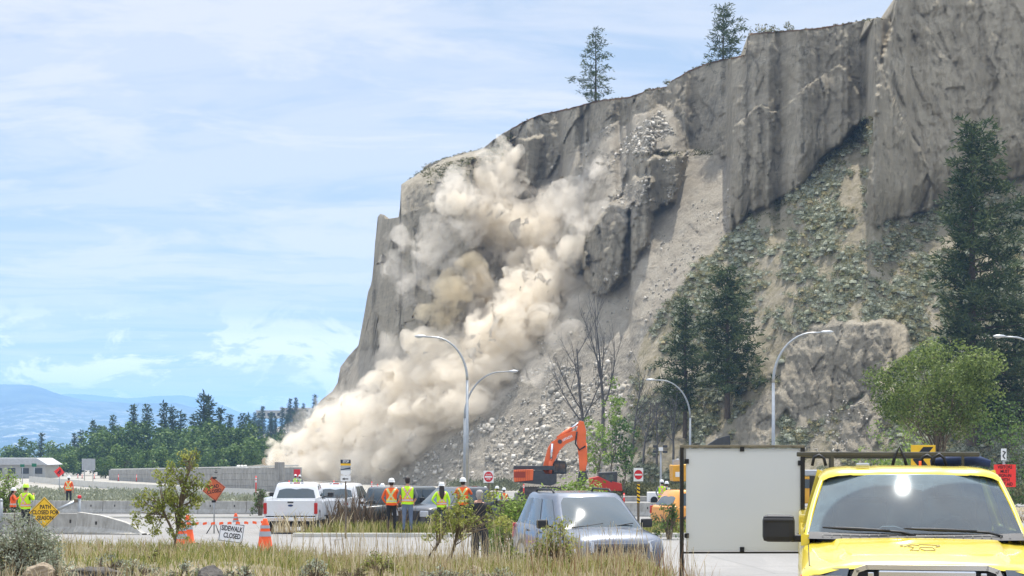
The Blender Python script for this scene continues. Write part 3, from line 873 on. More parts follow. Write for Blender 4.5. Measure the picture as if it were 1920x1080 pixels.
thin += stroke([(1175, 345, 8), (1150, 375, 12), (1115, 410, 14), (1085, 430, 14)], n=2, seed=32, jit=.5)
thin += stroke([(752, 440, 22), (742, 470, 22), (740, 510, 24), (760, 550, 24)], n=2, seed=34)
thin += stroke([(1080, 600, 18), (1060, 640, 20), (1000, 690, 22), (940, 730, 22), (880, 770, 20)], n=2, seed=35)
reparent(union_spheres('thin_drift', thin, 0.6, M_DUST3, 1.6, 300))
# ================================================================ vegetation
def leaf_mat(name, cols, rough=0.75, trans=0.25):
    """colour picked per leaf from the 'tone' attribute"""
    t = NT(name, rough, 0, 0.15)
    n = len(cols)
    c = t.ramp(t.attr('tone'), [((i + 0.5) / n, cc) for i, cc in enumerate(cols)])
    t.color(c)
    if trans > 0:
        tr = t.n('ShaderNodeBsdfTranslucent'); t.L(c, tr.inputs['Color'])
        mx = t.n('ShaderNodeMixShader'); mx.inputs[0].default_value = trans
        t.L(t.p.outputs[0], mx.inputs[1]); t.L(tr.outputs[0], mx.inputs[2]); t.L(mx.outputs[0], t.out.inputs['Surface'])
    return t.m
def leaves(C, size, rng, aspect=0.4, dirs=None, dirj=0.6, tone=None, sj=0.4):
    """one four-sided leaf at each centre; returns verts, faces, tones"""
    C = np.asarray(C, float); n = len(C)
    a = rng.normal(size=(n, 3))
    if dirs is not None: a = np.asarray(dirs) + dirj * a
    a /= np.linalg.norm(a, axis=1)[:, None] + 1e-9
    b = np.cross(a, rng.normal(size=(n, 3))); b /= np.linalg.norm(b, axis=1)[:, None] + 1e-9
    s = (np.asarray(size) * (1 + sj * rng.uniform(-1, 1, n)))[:, None]
    V = np.stack([C - a * s * 0.5, C + b * s * aspect * 0.5, C + a * s * 0.5, C - b * s * aspect * 0.5], 1).reshape(-1, 3)
    Fc = np.arange(4 * n).reshape(-1, 4)
    tn = rng.uniform(0, 1, n) if tone is None else np.clip(tone, 0, 1)
    return V, Fc, np.repeat(tn, 4)
def merge(parts):
    V = []; Fs = []; T = []; k = 0
    for v, f, t_ in parts:
        V.append(v); Fs.append(f + k); T.append(t_); k += len(v)
    return np.concatenate(V), np.concatenate(Fs), np.concatenate(T)

M_BARK = mat('pine_bark', (0.10, 0.075, 0.055), 0.95, var=0.35, scale=6, bump=0.03)
M_BARKD = mat('dead_wood', (0.12, 0.11, 0.10), 0.95, var=0.3, scale=5, bump=0.02)
M_TWIG = mat('twig', (0.17, 0.13, 0.09), 0.95, var=0.3, scale=8)
M_PINE = leaf_mat('pine_needles', [(0.03, 0.045, 0.02), (0.055, 0.08, 0.03), (0.085, 0.115, 0.045), (0.14, 0.16, 0.07)], 0.7, 0.15)
M_FARPINE = leaf_mat('far_conifer', [(0.03, 0.055, 0.03), (0.05, 0.08, 0.04), (0.075, 0.11, 0.05)], 0.8, 0.1)
M_BROAD = leaf_mat('broadleaf', [(0.045, 0.08, 0.025), (0.08, 0.14, 0.04), (0.13, 0.21, 0.055), (0.20, 0.28, 0.09)], 0.6, 0.25)
M_BRIGHT = leaf_mat('bright_leaf', [(0.09, 0.15, 0.03), (0.18, 0.27, 0.055), (0.27, 0.37, 0.08), (0.36, 0.45, 0.12)], 0.5, 0.35)
M_SAGE = leaf_mat('sage_leaf', [(0.13, 0.14, 0.085), (0.21, 0.225, 0.145), (0.30, 0.315, 0.215), (0.40, 0.41, 0.31)], 0.9, 0.1)
M_SCRUB = leaf_mat('scrub_leaf', [(0.08, 0.085, 0.035), (0.15, 0.15, 0.065), (0.26, 0.245, 0.12), (0.42, 0.36, 0.20)], 0.9, 0.1)
M_STRAW = leaf_mat('straw', [(0.26, 0.19, 0.10), (0.42, 0.33, 0.19), (0.56, 0.46, 0.28), (0.68, 0.60, 0.42)], 0.9, 0.2)
M_GREENGRASS = leaf_mat('green_grass', [(0.14, 0.17, 0.04), (0.24, 0.27, 0.07), (0.36, 0.34, 0.12), (0.46, 0.40, 0.19)], 0.9, 0.3)
M_OLIVE = leaf_mat('olive_leaf', [(0.13, 0.16, 0.04), (0.23, 0.27, 0.06), (0.36, 0.38, 0.09), (0.48, 0.47, 0.16)], 0.6, 0.35)

def conifer_mesh(h, R, seed, nb=70, ppb=7, npt=9, leaf=0.45, bare=0.12, power=0.8, droop=0.15, gap=0.25, asp=0.22, trunk_r=None, open_=0.0):
    """crown of tufted boughs; returns (verts, faces, tones), trunk builder"""
    rng = np.random.default_rng(seed); C = []; T = []; DR = []
    tb = MB(); tr = trunk_r or h * 0.017
    pts = [(0.03 * h * 0.2 * math.sin(k * 1.3 + seed) * 0.3, 0.02 * h * 0.2 * math.cos(k * 1.7 + seed) * 0.3, h * k / 8) for k in range(9)]
    tb.path(pts, [tr * (1 - 0.93 * k / 8) + 0.01 for k in range(9)], 8)
    for i in range(nb):
        t = bare + (1 - bare) * ((i + rng.uniform(-0.5, 0.5)) / nb); t = min(max(t, bare), 0.985)
        lobes = 1 + gap * math.sin(i * 2.4 + seed) * rng.uniform(0.2, 1)
        L = R * ((1 - (t - bare) / (1 - bare)) ** power) * lobes * rng.uniform(0.65, 1.1) + 0.03 * R
        if t < bare + 0.15: L *= rng.uniform(0.4, 0.95)
        if rng.uniform() < open_: continue
        az = i * 2.39996 + rng.uniform(-0.4, 0.4)
        z0 = t * h
        d = np.array([math.cos(az), math.sin(az)])
        tip = np.array([d[0] * L, d[1] * L, z0 + L * (0.25 - droop - 0.35 * (1 - t)) ])
        base = np.array([0, 0, z0 - 0.02 * h])
        if L > 0.25 * R: tb.tube(base, tip, tr * 0.22 * (1.1 - t) + 0.006, 0.004, 4, cap=False)
        n = max(2, int(ppb * L / R + 1.5))
        for q in range(n):
            f = 0.25 + 0.8 * (q + rng.uniform(0, 1)) / n
            c = base * (1 - f) + tip * f + rng.normal(0, 0.055 * R, 3)
            k = npt
            cc = c + rng.normal(0, leaf * 0.55, (k, 3)) * np.array([1, 1, 0.55])
            C.append(cc); T.append(np.full(k, 0.25 + 0.5 * rng.uniform()) + rng.uniform(-0.25, 0.25, k))
            dd = cc - c + np.array([d[0], d[1], 0.5]) * leaf * 0.5
            DR.append(dd / (np.linalg.norm(dd, axis=1)[:, None] + 1e-6))
    C = np.concatenate(C); T = np.concatenate(T); DR = np.concatenate(DR)
    return leaves(C, leaf, rng, asp, DR, 0.45, T), tb

def blob_mesh(blobs, per, leaf, seed, asp=0.6, shell=0.55, squash=1.0, k=0):
    """leafy clumps: leaves thrown through the outer part of each blob"""
    rng = np.random.default_rng(seed); C = []; T = []; DR = []
    for (x, y, z, r) in blobs:
        n = max(6, int(per * (r ** 2))) if not k else max(14, int(k * (r / leaf) ** 2))
        v = rng.normal(size=(n, 3)); v /= np.linalg.norm(v, axis=1)[:, None]
        rad = r * (shell + (1 - shell) * rng.uniform(0, 1, n) ** 0.6) * (1 + 0.18 * vnoise(v[:, 0] * 2.3 + x, v[:, 1] * 2.3 + y, v[:, 2] * 2.3 + z, seed))
        p = v * rad[:, None]; p[:, 2] *= squash
        C.append(p + np.array([x, y, z])); DR.append(v)
        T.append(np.clip(0.45 + 0.25 * rng.uniform(-1, 1) + rng.uniform(-0.28, 0.28, n), 0, 1))
    C = np.concatenate(C); T = np.concatenate(T); DR = np.concatenate(DR)
    tang = np.cross(DR, rng.normal(size=DR.shape))
    return leaves(C, leaf, rng, asp, tang, 0.5, T)

def limbs(h, tips, r, seed, start=0.3, n=6, wob=0.05, base=(0, 0, 0), lean=(0, 0)):
    """trunk with limbs to the given tips"""
    r_ = random.Random(seed); mb = MB()
    top = Vector((lean[0], lean[1], h * 0.62)); b0 = Vector(base)
    P0 = []; 
    for k in range(6):
        f = k / 5; P0.append(b0.lerp(top, f) + Vector((r_.uniform(-wob, wob) * h * f, r_.uniform(-wob, wob) * h * f, 0)))
    mb.path(P0, [r * (1 - 0.6 * k / 5) for k in range(6)], 7)
    for tp in tips:
        f = r_.uniform(start, 0.98); i = min(4, int(f * 5)); a = P0[i].lerp(P0[i + 1], f * 5 - i)
        b = Vector(tp); m1 = a.lerp(b, 0.4) + Vector((r_.uniform(-1, 1), r_.uniform(-1, 1), r_.uniform(0, 1))) * 0.05 * h
        m2 = a.lerp(b, 0.75) + Vector((r_.uniform(-1, 1), r_.uniform(-1, 1), r_.uniform(-0.3, 1))) * 0.04 * h
        rr = r * 0.42 * (1.1 - f)+r*0.05
        mb.path([a, m1, m2, b], [rr, rr * 0.7, rr * 0.45, rr * 0.15], 5, cap=False)
    return mb

def make_tree(name, label, cat, crown, trunk_mb, m_crown, m_trunk=None, loc=(0, 0, 0), group=None, rz=0.0, crown_name='crown', trunk_name='trunk'):
    r = empty(name, loc, rz, label, cat, group)
    if trunk_mb is not None: trunk_mb.build(trunk_name, m_trunk or M_BARK, r, fix=False)
    if crown is not None:
        np_mesh(crown_name, crown[0], crown[1], m_crown, attrs={'tone': crown[2]}, parent=r)
    return r
def place_copy(src, loc, s, rz, label=None, group=None, sz=None, cat=None, rx=0):
    c = copy_tree(src); c.location = loc; c.rotation_euler = (rx, 0, rz); c.scale = (s, s, sz or s)
    if label: c['label'] = label
    if cat: c['category'] = cat
    if group: c['group'] = group
    return c

def on_slope(o, px, py, d0):
    """stand a plant on the hillside seen at this pixel, keeping the size it has in the picture"""
    d = cliff_d(px, py); o.location = P(px, py, d - 0.2); k = d / d0; o.scale = (k, k, k); return o
# ---- pines on the brow and the slope
def brow(px, back=1.0, dz=0.0):
    i = int(round((px - CPX[0]) / 2.6)); d = D[-1, i] + back
    p = P(px, tops[i] + dz, d); return p
cr, tb = conifer_mesh(12.4, 4.3, 3, nb=44, ppb=8, npt=12, leaf=0.60, bare=0.06, power=0.8, droop=0.05, gap=0.75, asp=0.2, open_=0.1)
make_tree('pine_tree', 'sparse lone pine standing on the bluff edge above the dust plume', 'pine tree', cr, tb, M_PINE, loc=brow(1117, 1.2, 6), group='pines on the bluff top')
cr, tb = conifer_mesh(8.6, 4.1, 14, nb=40, ppb=8, npt=12, leaf=0.62, bare=0.06, power=0.62, droop=0.0, gap=0.5, asp=0.2)
make_tree('pine_tree', 'broad bushy pine on the brow just left of the squared cliff top', 'pine tree', cr, tb, M_PINE, loc=brow(1356, 1.0, 6), group='pines on the bluff top')
cr, tb = conifer_mesh(6.0, 3.0, 15, nb=26, ppb=6, npt=10, leaf=0.5, bare=0.05, power=0.7, gap=0.4)
make_tree('pine_tree', 'small pine tip poking over the top of the tallest cliff wall', 'pine tree', cr, tb, M_PINE, loc=brow(1690, 2.0, 8), group='pines on the bluff top')
big, tb = conifer_mesh(22.4, 5.2, 21, nb=125, ppb=13, npt=22, leaf=0.48, bare=0.10, power=0.55, droop=0.05, gap=0.6, asp=0.22, trunk_r=0.42)
pb = P(1822, 836, 118)
on_slope(make_tree('pine_tree', 'tallest dark pine in front of the right cliff wall behind the yellow truck', 'pine tree', big, tb, M_PINE, loc=P(1822, 836, 118), group='tall pines at the foot of the bluff'), 1822, 836, 118)
m1, tb = conifer_mesh(14.6, 3.8, 22, nb=80, ppb=11, npt=17, leaf=0.48, bare=0.2, power=0.55, droop=0.05, gap=0.6, asp=0.22, trunk_r=0.3)
on_slope(make_tree('pine_tree', 'dark pine with bare lower trunk left of the tall lamp over the blank panel', 'pine tree', m1, tb, M_PINE, loc=P(1364, 785, 164), group='tall pines at the foot of the bluff'), 1364, 785, 164)
m2, tb = conifer_mesh(14.0, 2.7, 23, nb=60, ppb=9, npt=15, leaf=0.46, bare=0.22, power=0.7, droop=0.12, gap=0.45, asp=0.22, trunk_r=0.24)
on_slope(make_tree('pine_tree', 'thin leaning pine beside the larger pine on the brushy slope', 'pine tree', m2, tb, M_PINE, loc=P(1285, 822, 170), group='tall pines at the foot of the bluff'), 1285, 822, 170)
cr, tb = conifer_mesh(9, 2.4, 24, nb=60, ppb=6, npt=11, leaf=0.45, bare=0.05, power=0.8)
on_slope(make_tree('pine_tree', 'low dark pine at the right picture edge below the large pine', 'pine tree', cr, tb, M_PINE, loc=P(1905, 800, 112), group='tall pines at the foot of the bluff'), 1905, 800, 112)

# ---- bare trees at the slide toe
def bare_tree(h, seed, spread, nl=9, r=0.2):
    r_ = random.Random(seed); mb = MB()
    def grow(a, d, L, r, lv):
        pts = [a]; rs = [r]; dd = d.copy()
        for k in range(5):
            dd = (dd + Vector((r_.uniform(-1, 1), r_.uniform(-1, 1), r_.uniform(-0.2, 0.7))) * 0.13).normalized()
            pts.append(pts[-1] + dd * L / 5); rs.append(r * (1 - 0.75 * (k + 1) / 5))
        mb.path(pts, rs, 5 if lv else 7, cap=False)
        if lv < 3:
            for q in range([nl, 5, 4][lv]):
                f = r_.uniform(0.3 if lv == 0 else 0.2, 0.95) * 5; i = min(4, int(f)); p = pts[i].lerp(pts[i + 1], f - i)
                az = r_.uniform(0, 2 * PI); up = r_.uniform(0.9, 2.2)
                nd = (dd * up + Vector((math.cos(az), math.sin(az), 0)) * spread).normalized()
                grow(p, nd, L * r_.uniform(0.32, 0.6), rs[i] * 0.55, lv + 1)
    grow(Vector((0, 0, 0)), Vector((0.02, 0, 1)), h * 0.8, r, 0)
    return mb
for (px, py, d, hh, sd, lb) in [(1098, 862, 196, 16, 31, 'bare dead tree with forked grey trunk right above the orange excavator arm'),
                                (1134, 850, 192, 17, 32, 'bare dead tree with slender upright limbs at the edge of the slide'),
                                (1187, 850, 186, 11, 35, 'thin leafless snag between the dead trees and the brushy slope'),
                                (1262, 876, 165, 9.5, 33, 'brown leafless thicket tree left of the small light tower'),
                                (1232, 880, 168, 8.5, 36, 'brown twiggy tree at the foot of the brushy slope'),
                                (1206, 880, 172, 9, 34, 'leafless brown tree just right of the green saplings')]:
    r = on_slope(empty('bare_tree', P(px, py, d), 0, lb, 'dead tree', 'leafless trees at the toe of the slide'), px, py, d)
    bare_tree(hh, sd, 0.75 if hh > 12 else 1.0, 7 if hh > 12 else 10, 0.26 if hh > 12 else 0.13).build('trunk', M_BARKD, r, fix=False)

# ---- green broadleaf tree on the right and other leafy trees
def crown_blobs(rx, rz, z0, n, rmin, rmax, seed, ry=None):
    r_ = random.Random(seed); out = []; ry = ry or rx
    while len(out) < n:
        x, y, z = [r_.uniform(-1, 1) for _ in range(3)]
        if x * x + y * y + z * z > 1: continue
        out.append((x * rx, y * ry, z0 + z * rz, r_.uniform(rmin, rmax)))
    return out
bl = [b for b in crown_blobs(3.9, 2.5, 7.4, 105, 0.5, 1.05, 41, 3.2)]
cr = blob_mesh(bl, 230, 0.18, 42, 0.55, 0.3)
M_LOCUST = leaf_mat('locust_leaf', [(0.07, 0.10, 0.03), (0.14, 0.19, 0.05), (0.21, 0.27, 0.075), (0.31, 0.35, 0.12)], 0.55, 0.3)
make_tree('locust_tree', 'round bright green leafy tree at the base of the right cliff', 'leafy tree', cr, limbs(9, [b[:3] for b in bl[::2]], 0.17, 3, 0.35), M_LOCUST, M_TWIG, loc=G(1762, 98))
bl = crown_blobs(1.7, 2.3, 2.9, 26, 0.5, 0.8, 43)
make_tree('bush', 'low bright green bush left of the chevron sign', 'bush', blob_mesh(bl, 150, 0.16, 44, 0.5, 0.3), None, M_BRIGHT, loc=G(1672, 92), crown_name='foliage')
bl = crown_blobs(2.6, 3.2, 3.6, 34, 0.5, 1.0, 45)
make_tree('bush', 'leafy green bush right of the red notice sign', 'bush', blob_mesh(bl, 120, 0.18, 46, 0.5, 0.3), None, M_BROAD, loc=G(1915, 95), crown_name='foliage')
for (px, py, d, rx, rz, z0, sd, lb, mm) in [
    (1148, 880, 178, 1.4, 4.8, 7.4, 51, 'tall narrow green sapling right of the excavator arm', M_BRIGHT),
    (1120, 885, 182, 1.6, 3.6, 5.4, 52, 'shorter green sapling directly behind the excavator arm', M_BRIGHT),
    (1170, 885, 176, 1.5, 3.2, 5.0, 53, 'bushy green sapling behind the red and black loader', M_BROAD)]:
    bl = crown_blobs(rx, rz, z0, 34, 0.35, 0.75, sd)
    make_tree('sapling', lb, 'sapling', blob_mesh(bl, 70, 0.32, sd + 1, 0.6, 0.2), limbs(z0 + rz, [b[:3] for b in bl[::3]], 0.09, sd), mm, M_TWIG, loc=G(px, d), group='green saplings at the foot of the slope')
cr = blob_mesh(crown_blobs(1.2, 1.9, 1.7, 12, 0.4, 0.8, 61), 90, 0.28, 62, 0.5, 0.3)
make_tree('bush', 'pale green juniper wedged between the two cliff walls', 'bush', cr, None, M_SAGE, loc=P(1624, 262, cliff_d(1618, 262) - 1.0), crown_name='foliage')
for i, (px, s, lb) in enumerate([(1420, 1.0, 'leftmost grey shrub on the squared cliff brow'), (1437, 1.0, 'grey shrub second from left on the squared cliff brow'), (1450, 0.8, 'smallest grey shrub in the row on the squared cliff brow'), (1478, 0.95, 'separate shrub at the right end of the row on the cliff brow'), (1254, 0.7, 'little shrub where the brow steps up right of the lone pine')]):
    cr = blob_mesh(crown_blobs(0.95 * s, 0.6 * s, 0.6 * s, 9, 0.3, 0.5, 63 + i), 110, 0.24, 70 + i, 0.5, 0.2)
    make_tree('shrub', lb, 'shrub', cr, None, M_SCRUB, loc=brow(px, 0.8, 3), group='shrubs along the cliff brow', crown_name='foliage')

# ---- sagebrush cover on the slope (one mass)
def bush_cloud(pts, sizes, tones, per, leaf, seed, up=0.5):
    rng = np.random.default_rng(seed); n = len(pts)
    C = np.repeat(pts, per, 0); S = np.repeat(sizes, per); T = np.repeat(tones, per)
    v = rng.normal(size=(len(C), 3)); v /= np.linalg.norm(v, axis=1)[:, None]
    v[:, 2] = np.abs(v[:, 2]) * 0.85
    rad = S * rng.uniform(0.45, 1.0, len(C))
    Cc = C + v * rad[:, None]
    return leaves(Cc, leaf * np.clip(S, 0.25, 1.2) ** 0.5, rng, 0.42, v + np.array([0, 0, up]), 0.5, np.clip(T + 0.1 * v[:, 2] - 0.05 + rng.uniform(-0.12, 0.12, len(C)), 0, 1))
def domes(pts, R, tones, seed):
    rng = np.random.default_rng(seed); n = len(pts); a = np.linspace(0, 2 * PI, 8)[:-1]; rows = []
    for ph, k in ((0.0, 7), (0.55, 7), (1.05, 7)):
        rows.append(np.stack([np.cos(a) * math.cos(ph), np.sin(a) * math.cos(ph), np.full(7, math.sin(ph))], -1))
    base = np.concatenate(rows + [np.array([[0, 0, 1.0]])]); m = len(base)
    V = base[None] * (1 + rng.uniform(-0.25, 0.25, (n, m, 1))) * np.array(R)[:, None, None] * np.array([0.8, 0.8, 0.72]) + np.asarray(pts)[:, None] - np.array([0, 0, 0.15])
    Fq = [(r * 7 + i, r * 7 + (i + 1) % 7, (r + 1) * 7 + (i + 1) % 7, (r + 1) * 7 + i) for r in range(2) for i in range(7)] + [(14 + i, 14 + (i + 1) % 7, 21, 21) for i in range(7)]
    Fq = np.array(Fq[:14]); Fc = (Fq[None] + (np.arange(n) * m)[:, None, None]).reshape(-1, 4)
    # close the top with two quads and reuse the tip
    Tq = np.array([(14, 15, 16, 21), (16, 17, 18, 21), (18, 19, 20, 21), (20, 14, 21, 21)])[:3]
    Fc = np.concatenate([Fc, (Tq[None] + (np.arange(n) * m)[:, None, None]).reshape(-1, 4)])
    return V.reshape(-1, 3), Fc, np.repeat(np.clip(tones, 0, 1), m)
rng = np.random.default_rng(5)
VEGZ = KD == VEG
js, is_ = np.nonzero(VEGZ[:-3, :-2])
w = D[js, is_] ** 0.3
pick = rng.choice(len(js), 19000, p=w / w.sum())
J = js[pick]; I = is_[pick]
x_, y_ = PX[J, I], PY[J, I]
dn = fbm(x_ * 0.02, y_ * 0.02, seed=81, oct=4) + 0.35 * fbm(x_ * 0.08, y_ * 0.08, seed=82, oct=2)
keep = dn > -0.22
J = J[keep]; I = I[keep]; dn = dn[keep]
pts = P3[J, I] + rng.normal(0, 0.25, (len(J), 3)) * np.array([1, 0.2, 0])
pts[:, 1] -= 0.15
sz = (0.30 + 0.60 * rng.uniform(0, 1, len(J)) ** 1.8) * (0.8 + 0.5 * np.clip(dn + 0.3, 0, 1))
tn = 0.55 + 0.3 * fbm(pts[:, 0] * 0.05, pts[:, 2] * 0.05, seed=83) + rng.uniform(-0.32, 0.32, len(J))
half = rng.uniform(0, 1, len(J)) < 0.55
V, Fc, T = bush_cloud(pts[half], sz[half], tn[half] + .05, 46, 0.25, 6)
V, Fc, T = merge([(V, Fc, T), domes(pts[half], sz[half] * .66, tn[half] + .15, 61)])
o = np_mesh('sagebrush', V, Fc, M_SAGE, attrs={'tone': T}); tag(o, 'grey green sagebrush scattered thickly over the slope', 'sagebrush', kind='stuff')
V, Fc, T = bush_cloud(pts[~half], sz[~half] * 0.75, tn[~half], 36, 0.24, 7)
V, Fc, T = merge([(V, Fc, T), domes(pts[~half], sz[~half] * .5, tn[~half], 62)])
o = np_mesh('slope_scrub', V, Fc, M_SCRUB, attrs={'tone': T}); tag(o, 'olive and straw coloured scrub between the sagebrush on the slope', 'scrub', kind='stuff')
# scrub fringe along the brow and on ledges
fp = []; fs = []
for px in np.arange(770, 1660, 3.0):
    if 905 < px < 952: continue
    for q in range(2):
        i = int(round((px + rng.uniform(-2, 2) - CPX[0]) / 2.6)); i = min(max(i, 0), len(CPX) - 1)
        b = P3[NR - 1, i]; dens = vnoise(px * 0.03, 0.0, seed=88)
        if rng.uniform() < 0.35 + 0.5 * dens + (0.35 if px < 960 else 0):
            fp.append(b + np.array([rng.uniform(-.4, .4), rng.uniform(0, 1.5), 0.0])); fs.append(rng.uniform(0.12, 0.3) * (1.9 if px < 960 else 1.0))
for (x0, y0, x1, y1, n_, s_) in [(790, 305, 960, 345, 260, 0.6), (1290, 282, 1335, 292, 22, 0.55), (1180, 285, 1290, 293, 30, 0.35), (1190, 168, 1250, 172, 10, 0.3), (1450, 330, 1540, 400, 40, 0.6), (1560, 240, 1625, 300, 60, 0.7), (1390, 400, 1470, 440, 40, 0.5)]:
    for q in range(n_):
        x = rng.uniform(x0, x1); y = np.interp(x, [x0, x1], [y0, y1 if x0 < 900 or x1 > 1400 else y1]) if False else rng.uniform(y0, y1)
        if x0 == 790: y = np.interp(x, [790, 905, 960], [318, 290, 250]) + abs(rng.normal(0, 16))
        if x0 == 1560: y = np.interp(x, [1560, 1625], [300, 245]) + rng.uniform(-8, 14)
        if x0 == 1450: y = np.interp(x, [1450, 1540], [392, 335]) + rng.uniform(-8, 10)
        i = int(round((x - CPX[0]) / 2.6)); top_ = tops[i]
        if y < top_: continue
        p = P(x, y, cliff_d(x, y) - 0.15); fp.append(np.array(p)); fs.append(rng.uniform(0.5, 1.0) * s_)
V, Fc, T = bush_cloud(np.array(fp), np.array(fs), rng.uniform(0.1, 0.6, len(fp)), 22, 0.3, 9, 0.8)
o = np_mesh('brow_scrub', V, Fc, M_SCRUB, attrs={'tone': T}); tag(o, 'dry scrub fringe growing along the cliff brow', 'scrub', kind='stuff')
# loose rubble on the slide apron: angular silt blocks
def rocks(pts, sizes, seed):
    rng = np.random.default_rng(seed); n = len(pts)
    base = np.array([(-1, -1, -1), (1, -1, -1), (1, 1, -1), (-1, 1, -1), (-.8, -.8, 1), (.8, -.8, 1), (.8, .8, 1), (-.8, .8, 1)], float) * 0.5
    V = base[None] * (1 + rng.uniform(-0.35, 0.35, (n, 8, 3)))
    V = V * np.array(sizes)[:, None, None] * rng.uniform(0.35, 1.25, (n, 1, 3))
    a = rng.uniform(0, 2 * PI, n); b = rng.uniform(-0.9, 0.9, n)
    ca, sa = np.cos(a)[:, None], np.sin(a)[:, None]; cb, sb = np.cos(b)[:, None], np.sin(b)[:, None]
    x = V[..., 0] * ca - V[..., 1] * sa; y = V[..., 0] * sa + V[..., 1] * ca; z = V[..., 2]
    y2 = y * cb - z * sb; z2 = y * sb + z * cb
    V = np.stack([x, y2, z2], -1) + np.asarray(pts)[:, None]
    Fb = np.array([(0, 3, 2, 1), (4, 5, 6, 7), (0, 1, 5, 4), (1, 2, 6, 5), (2, 3, 7, 6), (3, 0, 4, 7)])
    Fc = (Fb[None] + (np.arange(n) * 8)[:, None, None]).reshape(-1, 4)
    return V.reshape(-1, 3), Fc, np.repeat(rng.uniform(0, 1, n), 8)
t = NT('silt_block', 0.95, 0, 0.1)
t.color(t.ramp(t.attr('tone'), [(0.0, (0.26, 0.24, 0.20)), (0.6, (0.44, 0.405, 0.34)), (1.0, (0.60, 0.56, 0.49))])); M_BLOCK = t.m
rp = []; rs = []
def strew(n, poly, s0, s1, dnz=None):
    xs_ = [a for a, b in poly]; ys_ = [b for a, b in poly]; k = 0
    P_ = rng.uniform([min(xs_), min(ys_)], [max(xs_), max(ys_)], (n * 3, 2))
    m = in_poly(P_[:, 0], P_[:, 1], poly); P_ = P_[m][:n]
    for x, y in P_:
        if fbm(x * 0.03, y * 0.03, seed=91, oct=3) < -0.12: continue
        p = P(x, y, cliff_d(x, y) - 0.05); rp.append(np.array(p)); rs.append(s0 + (s1 - s0) * rng.uniform() ** 9)
strew(9000, [(700, 930), (780, 860), (900, 780), (990, 700), (1060, 645), (1180, 620), (1200, 700), (1160, 880), (1000, 900)], 0.08, 0.75)
strew(1300, [(1240, 207), (1285, 285), (1180, 288), (1140, 300), (1190, 240)], 0.12, 0.8)
strew(700, [(1120, 400), (1180, 285), (1300, 285), (1260, 380)], 0.15, 0.5)
strew(500, [(990, 340), (1150, 230), (1200, 250), (1100, 360), (1000, 420)], 0.15, 0.6)
strew(2600, [(1000, 640), (1250, 420), (1370, 330), (1370, 430), (1200, 620), (1080, 700)], 0.06, 0.4)
strew(260, [(1500, 800), (1600, 740), (1640, 760), (1600, 860), (1480, 860)], 0.15, 0.5)
V, Fc, T = rocks(rp, rs, 4)
o = np_mesh('slide_rubble', V, Fc, M_BLOCK, attrs={'tone': T}); tag(o, 'broken pale silt blocks strewn down the slide', 'rubble', kind='stuff')
# ================================================================ far trees, left
far_c = []
for k, (h, R, nb, pw) in enumerate([(14, 2.6, 60, 0.9), (14, 2.1, 60, 0.95), (14, 3.2, 55, 0.7)]):
    far_c.append(conifer_mesh(h, R, 300 + k, nb=nb, ppb=6, npt=7, leaf=0.75, bare=0.05, power=pw, gap=0.35, asp=0.3))
far_b = []
for k, (rx, rz, z0, n) in enumerate([(4.2, 4.2, 5.6, 46), (5.2, 3.4, 4.6, 52), (3.0, 5.2, 6.4, 40)]):
    bl = crown_blobs(rx, rz, z0, n, 0.9, 1.8, 320 + k, rx * 0.8)
    far_b.append((blob_mesh(bl, 26, 0.62, 330 + k, 0.6, 0.35), limbs(z0 + rz, [b[:3] for b in bl[::6]], 0.25, k)))
protos = {}
def far_tree(kind, k, px, top, d, label, group):
    key = (kind, k); base = G(px, d); zt = CAMZ + (HY - top) / F * d
    H = zt - base.z; h0 = 14.0 if kind == 'c' else [9.8, 8.0, 11.6][k]
    if key not in protos:
        if kind == 'c': r = make_tree('conifer', label, 'conifer', far_c[k][0], far_c[k][1], M_FARPINE, loc=(0, 0, 0))
        else: r = make_tree('broadleaf_tree', label, 'leafy tree', far_b[k][0], far_b[k][1], M_BROAD, M_TWIG)
        protos[key] = r
    else:
        r = copy_tree(protos[key])
    r.location = base; s = H / h0
    w = s * random.uniform(0.85, 1.1) if kind == 'c' else s * random.uniform(1.0, 1.3)
    r.scale = (w, w, s); r.rotation_euler = (0, 0, random.uniform(0, 6)); r['label'] = label; r['group'] = group
    return r
CG = 'conifers behind the block wall'; BG = 'leafy trees behind the block wall'
con = [(78, 812, 470, 'far dark conifer at the low left end of the distant trees'), (140, 812, 460, 'small conifer left of the rear of the road sign'), (152, 806, 455, 'small pointed conifer above the rear of the road sign'),
       (175, 788, 450, 'dense conifer at the left shoulder of the tree line'), (250, 758, 440, 'tall pointed conifer over the left block wall end'), (275, 757, 430, 'slim conifer beside the tall one over the block wall'),
       (308, 755, 430, 'full conifer in the middle group of three'), (323, 762, 425, 'middle slim conifer between two fuller ones'), (338, 770, 425, 'shortest conifer in the middle group of three'),
       (382, 736, 420, 'tallest spire conifer in the distant tree line'), (392, 741, 424, 'narrower twin spire touching the tallest conifer'), (364, 776, 430, 'conifer just left of the twin spires'), (413, 765, 430, 'broad conifer just right of the twin spires'),
       (431, 776, 430, 'small conifer between the broad conifer and the hill'), (455, 774, 460, 'conifer near the foot of the wooded hill'), (466, 777, 470, 'slender conifer at the left foot of the wooded hill'), (198, 800, 470, 'conifer behind the paler leafy trees at left'), (212, 778, 450, 'conifer with a ragged top left of the pale poplar')]
for i, (px, top, d, lb) in enumerate(con): far_tree('c', i % 3, px, top, d, lb, CG)
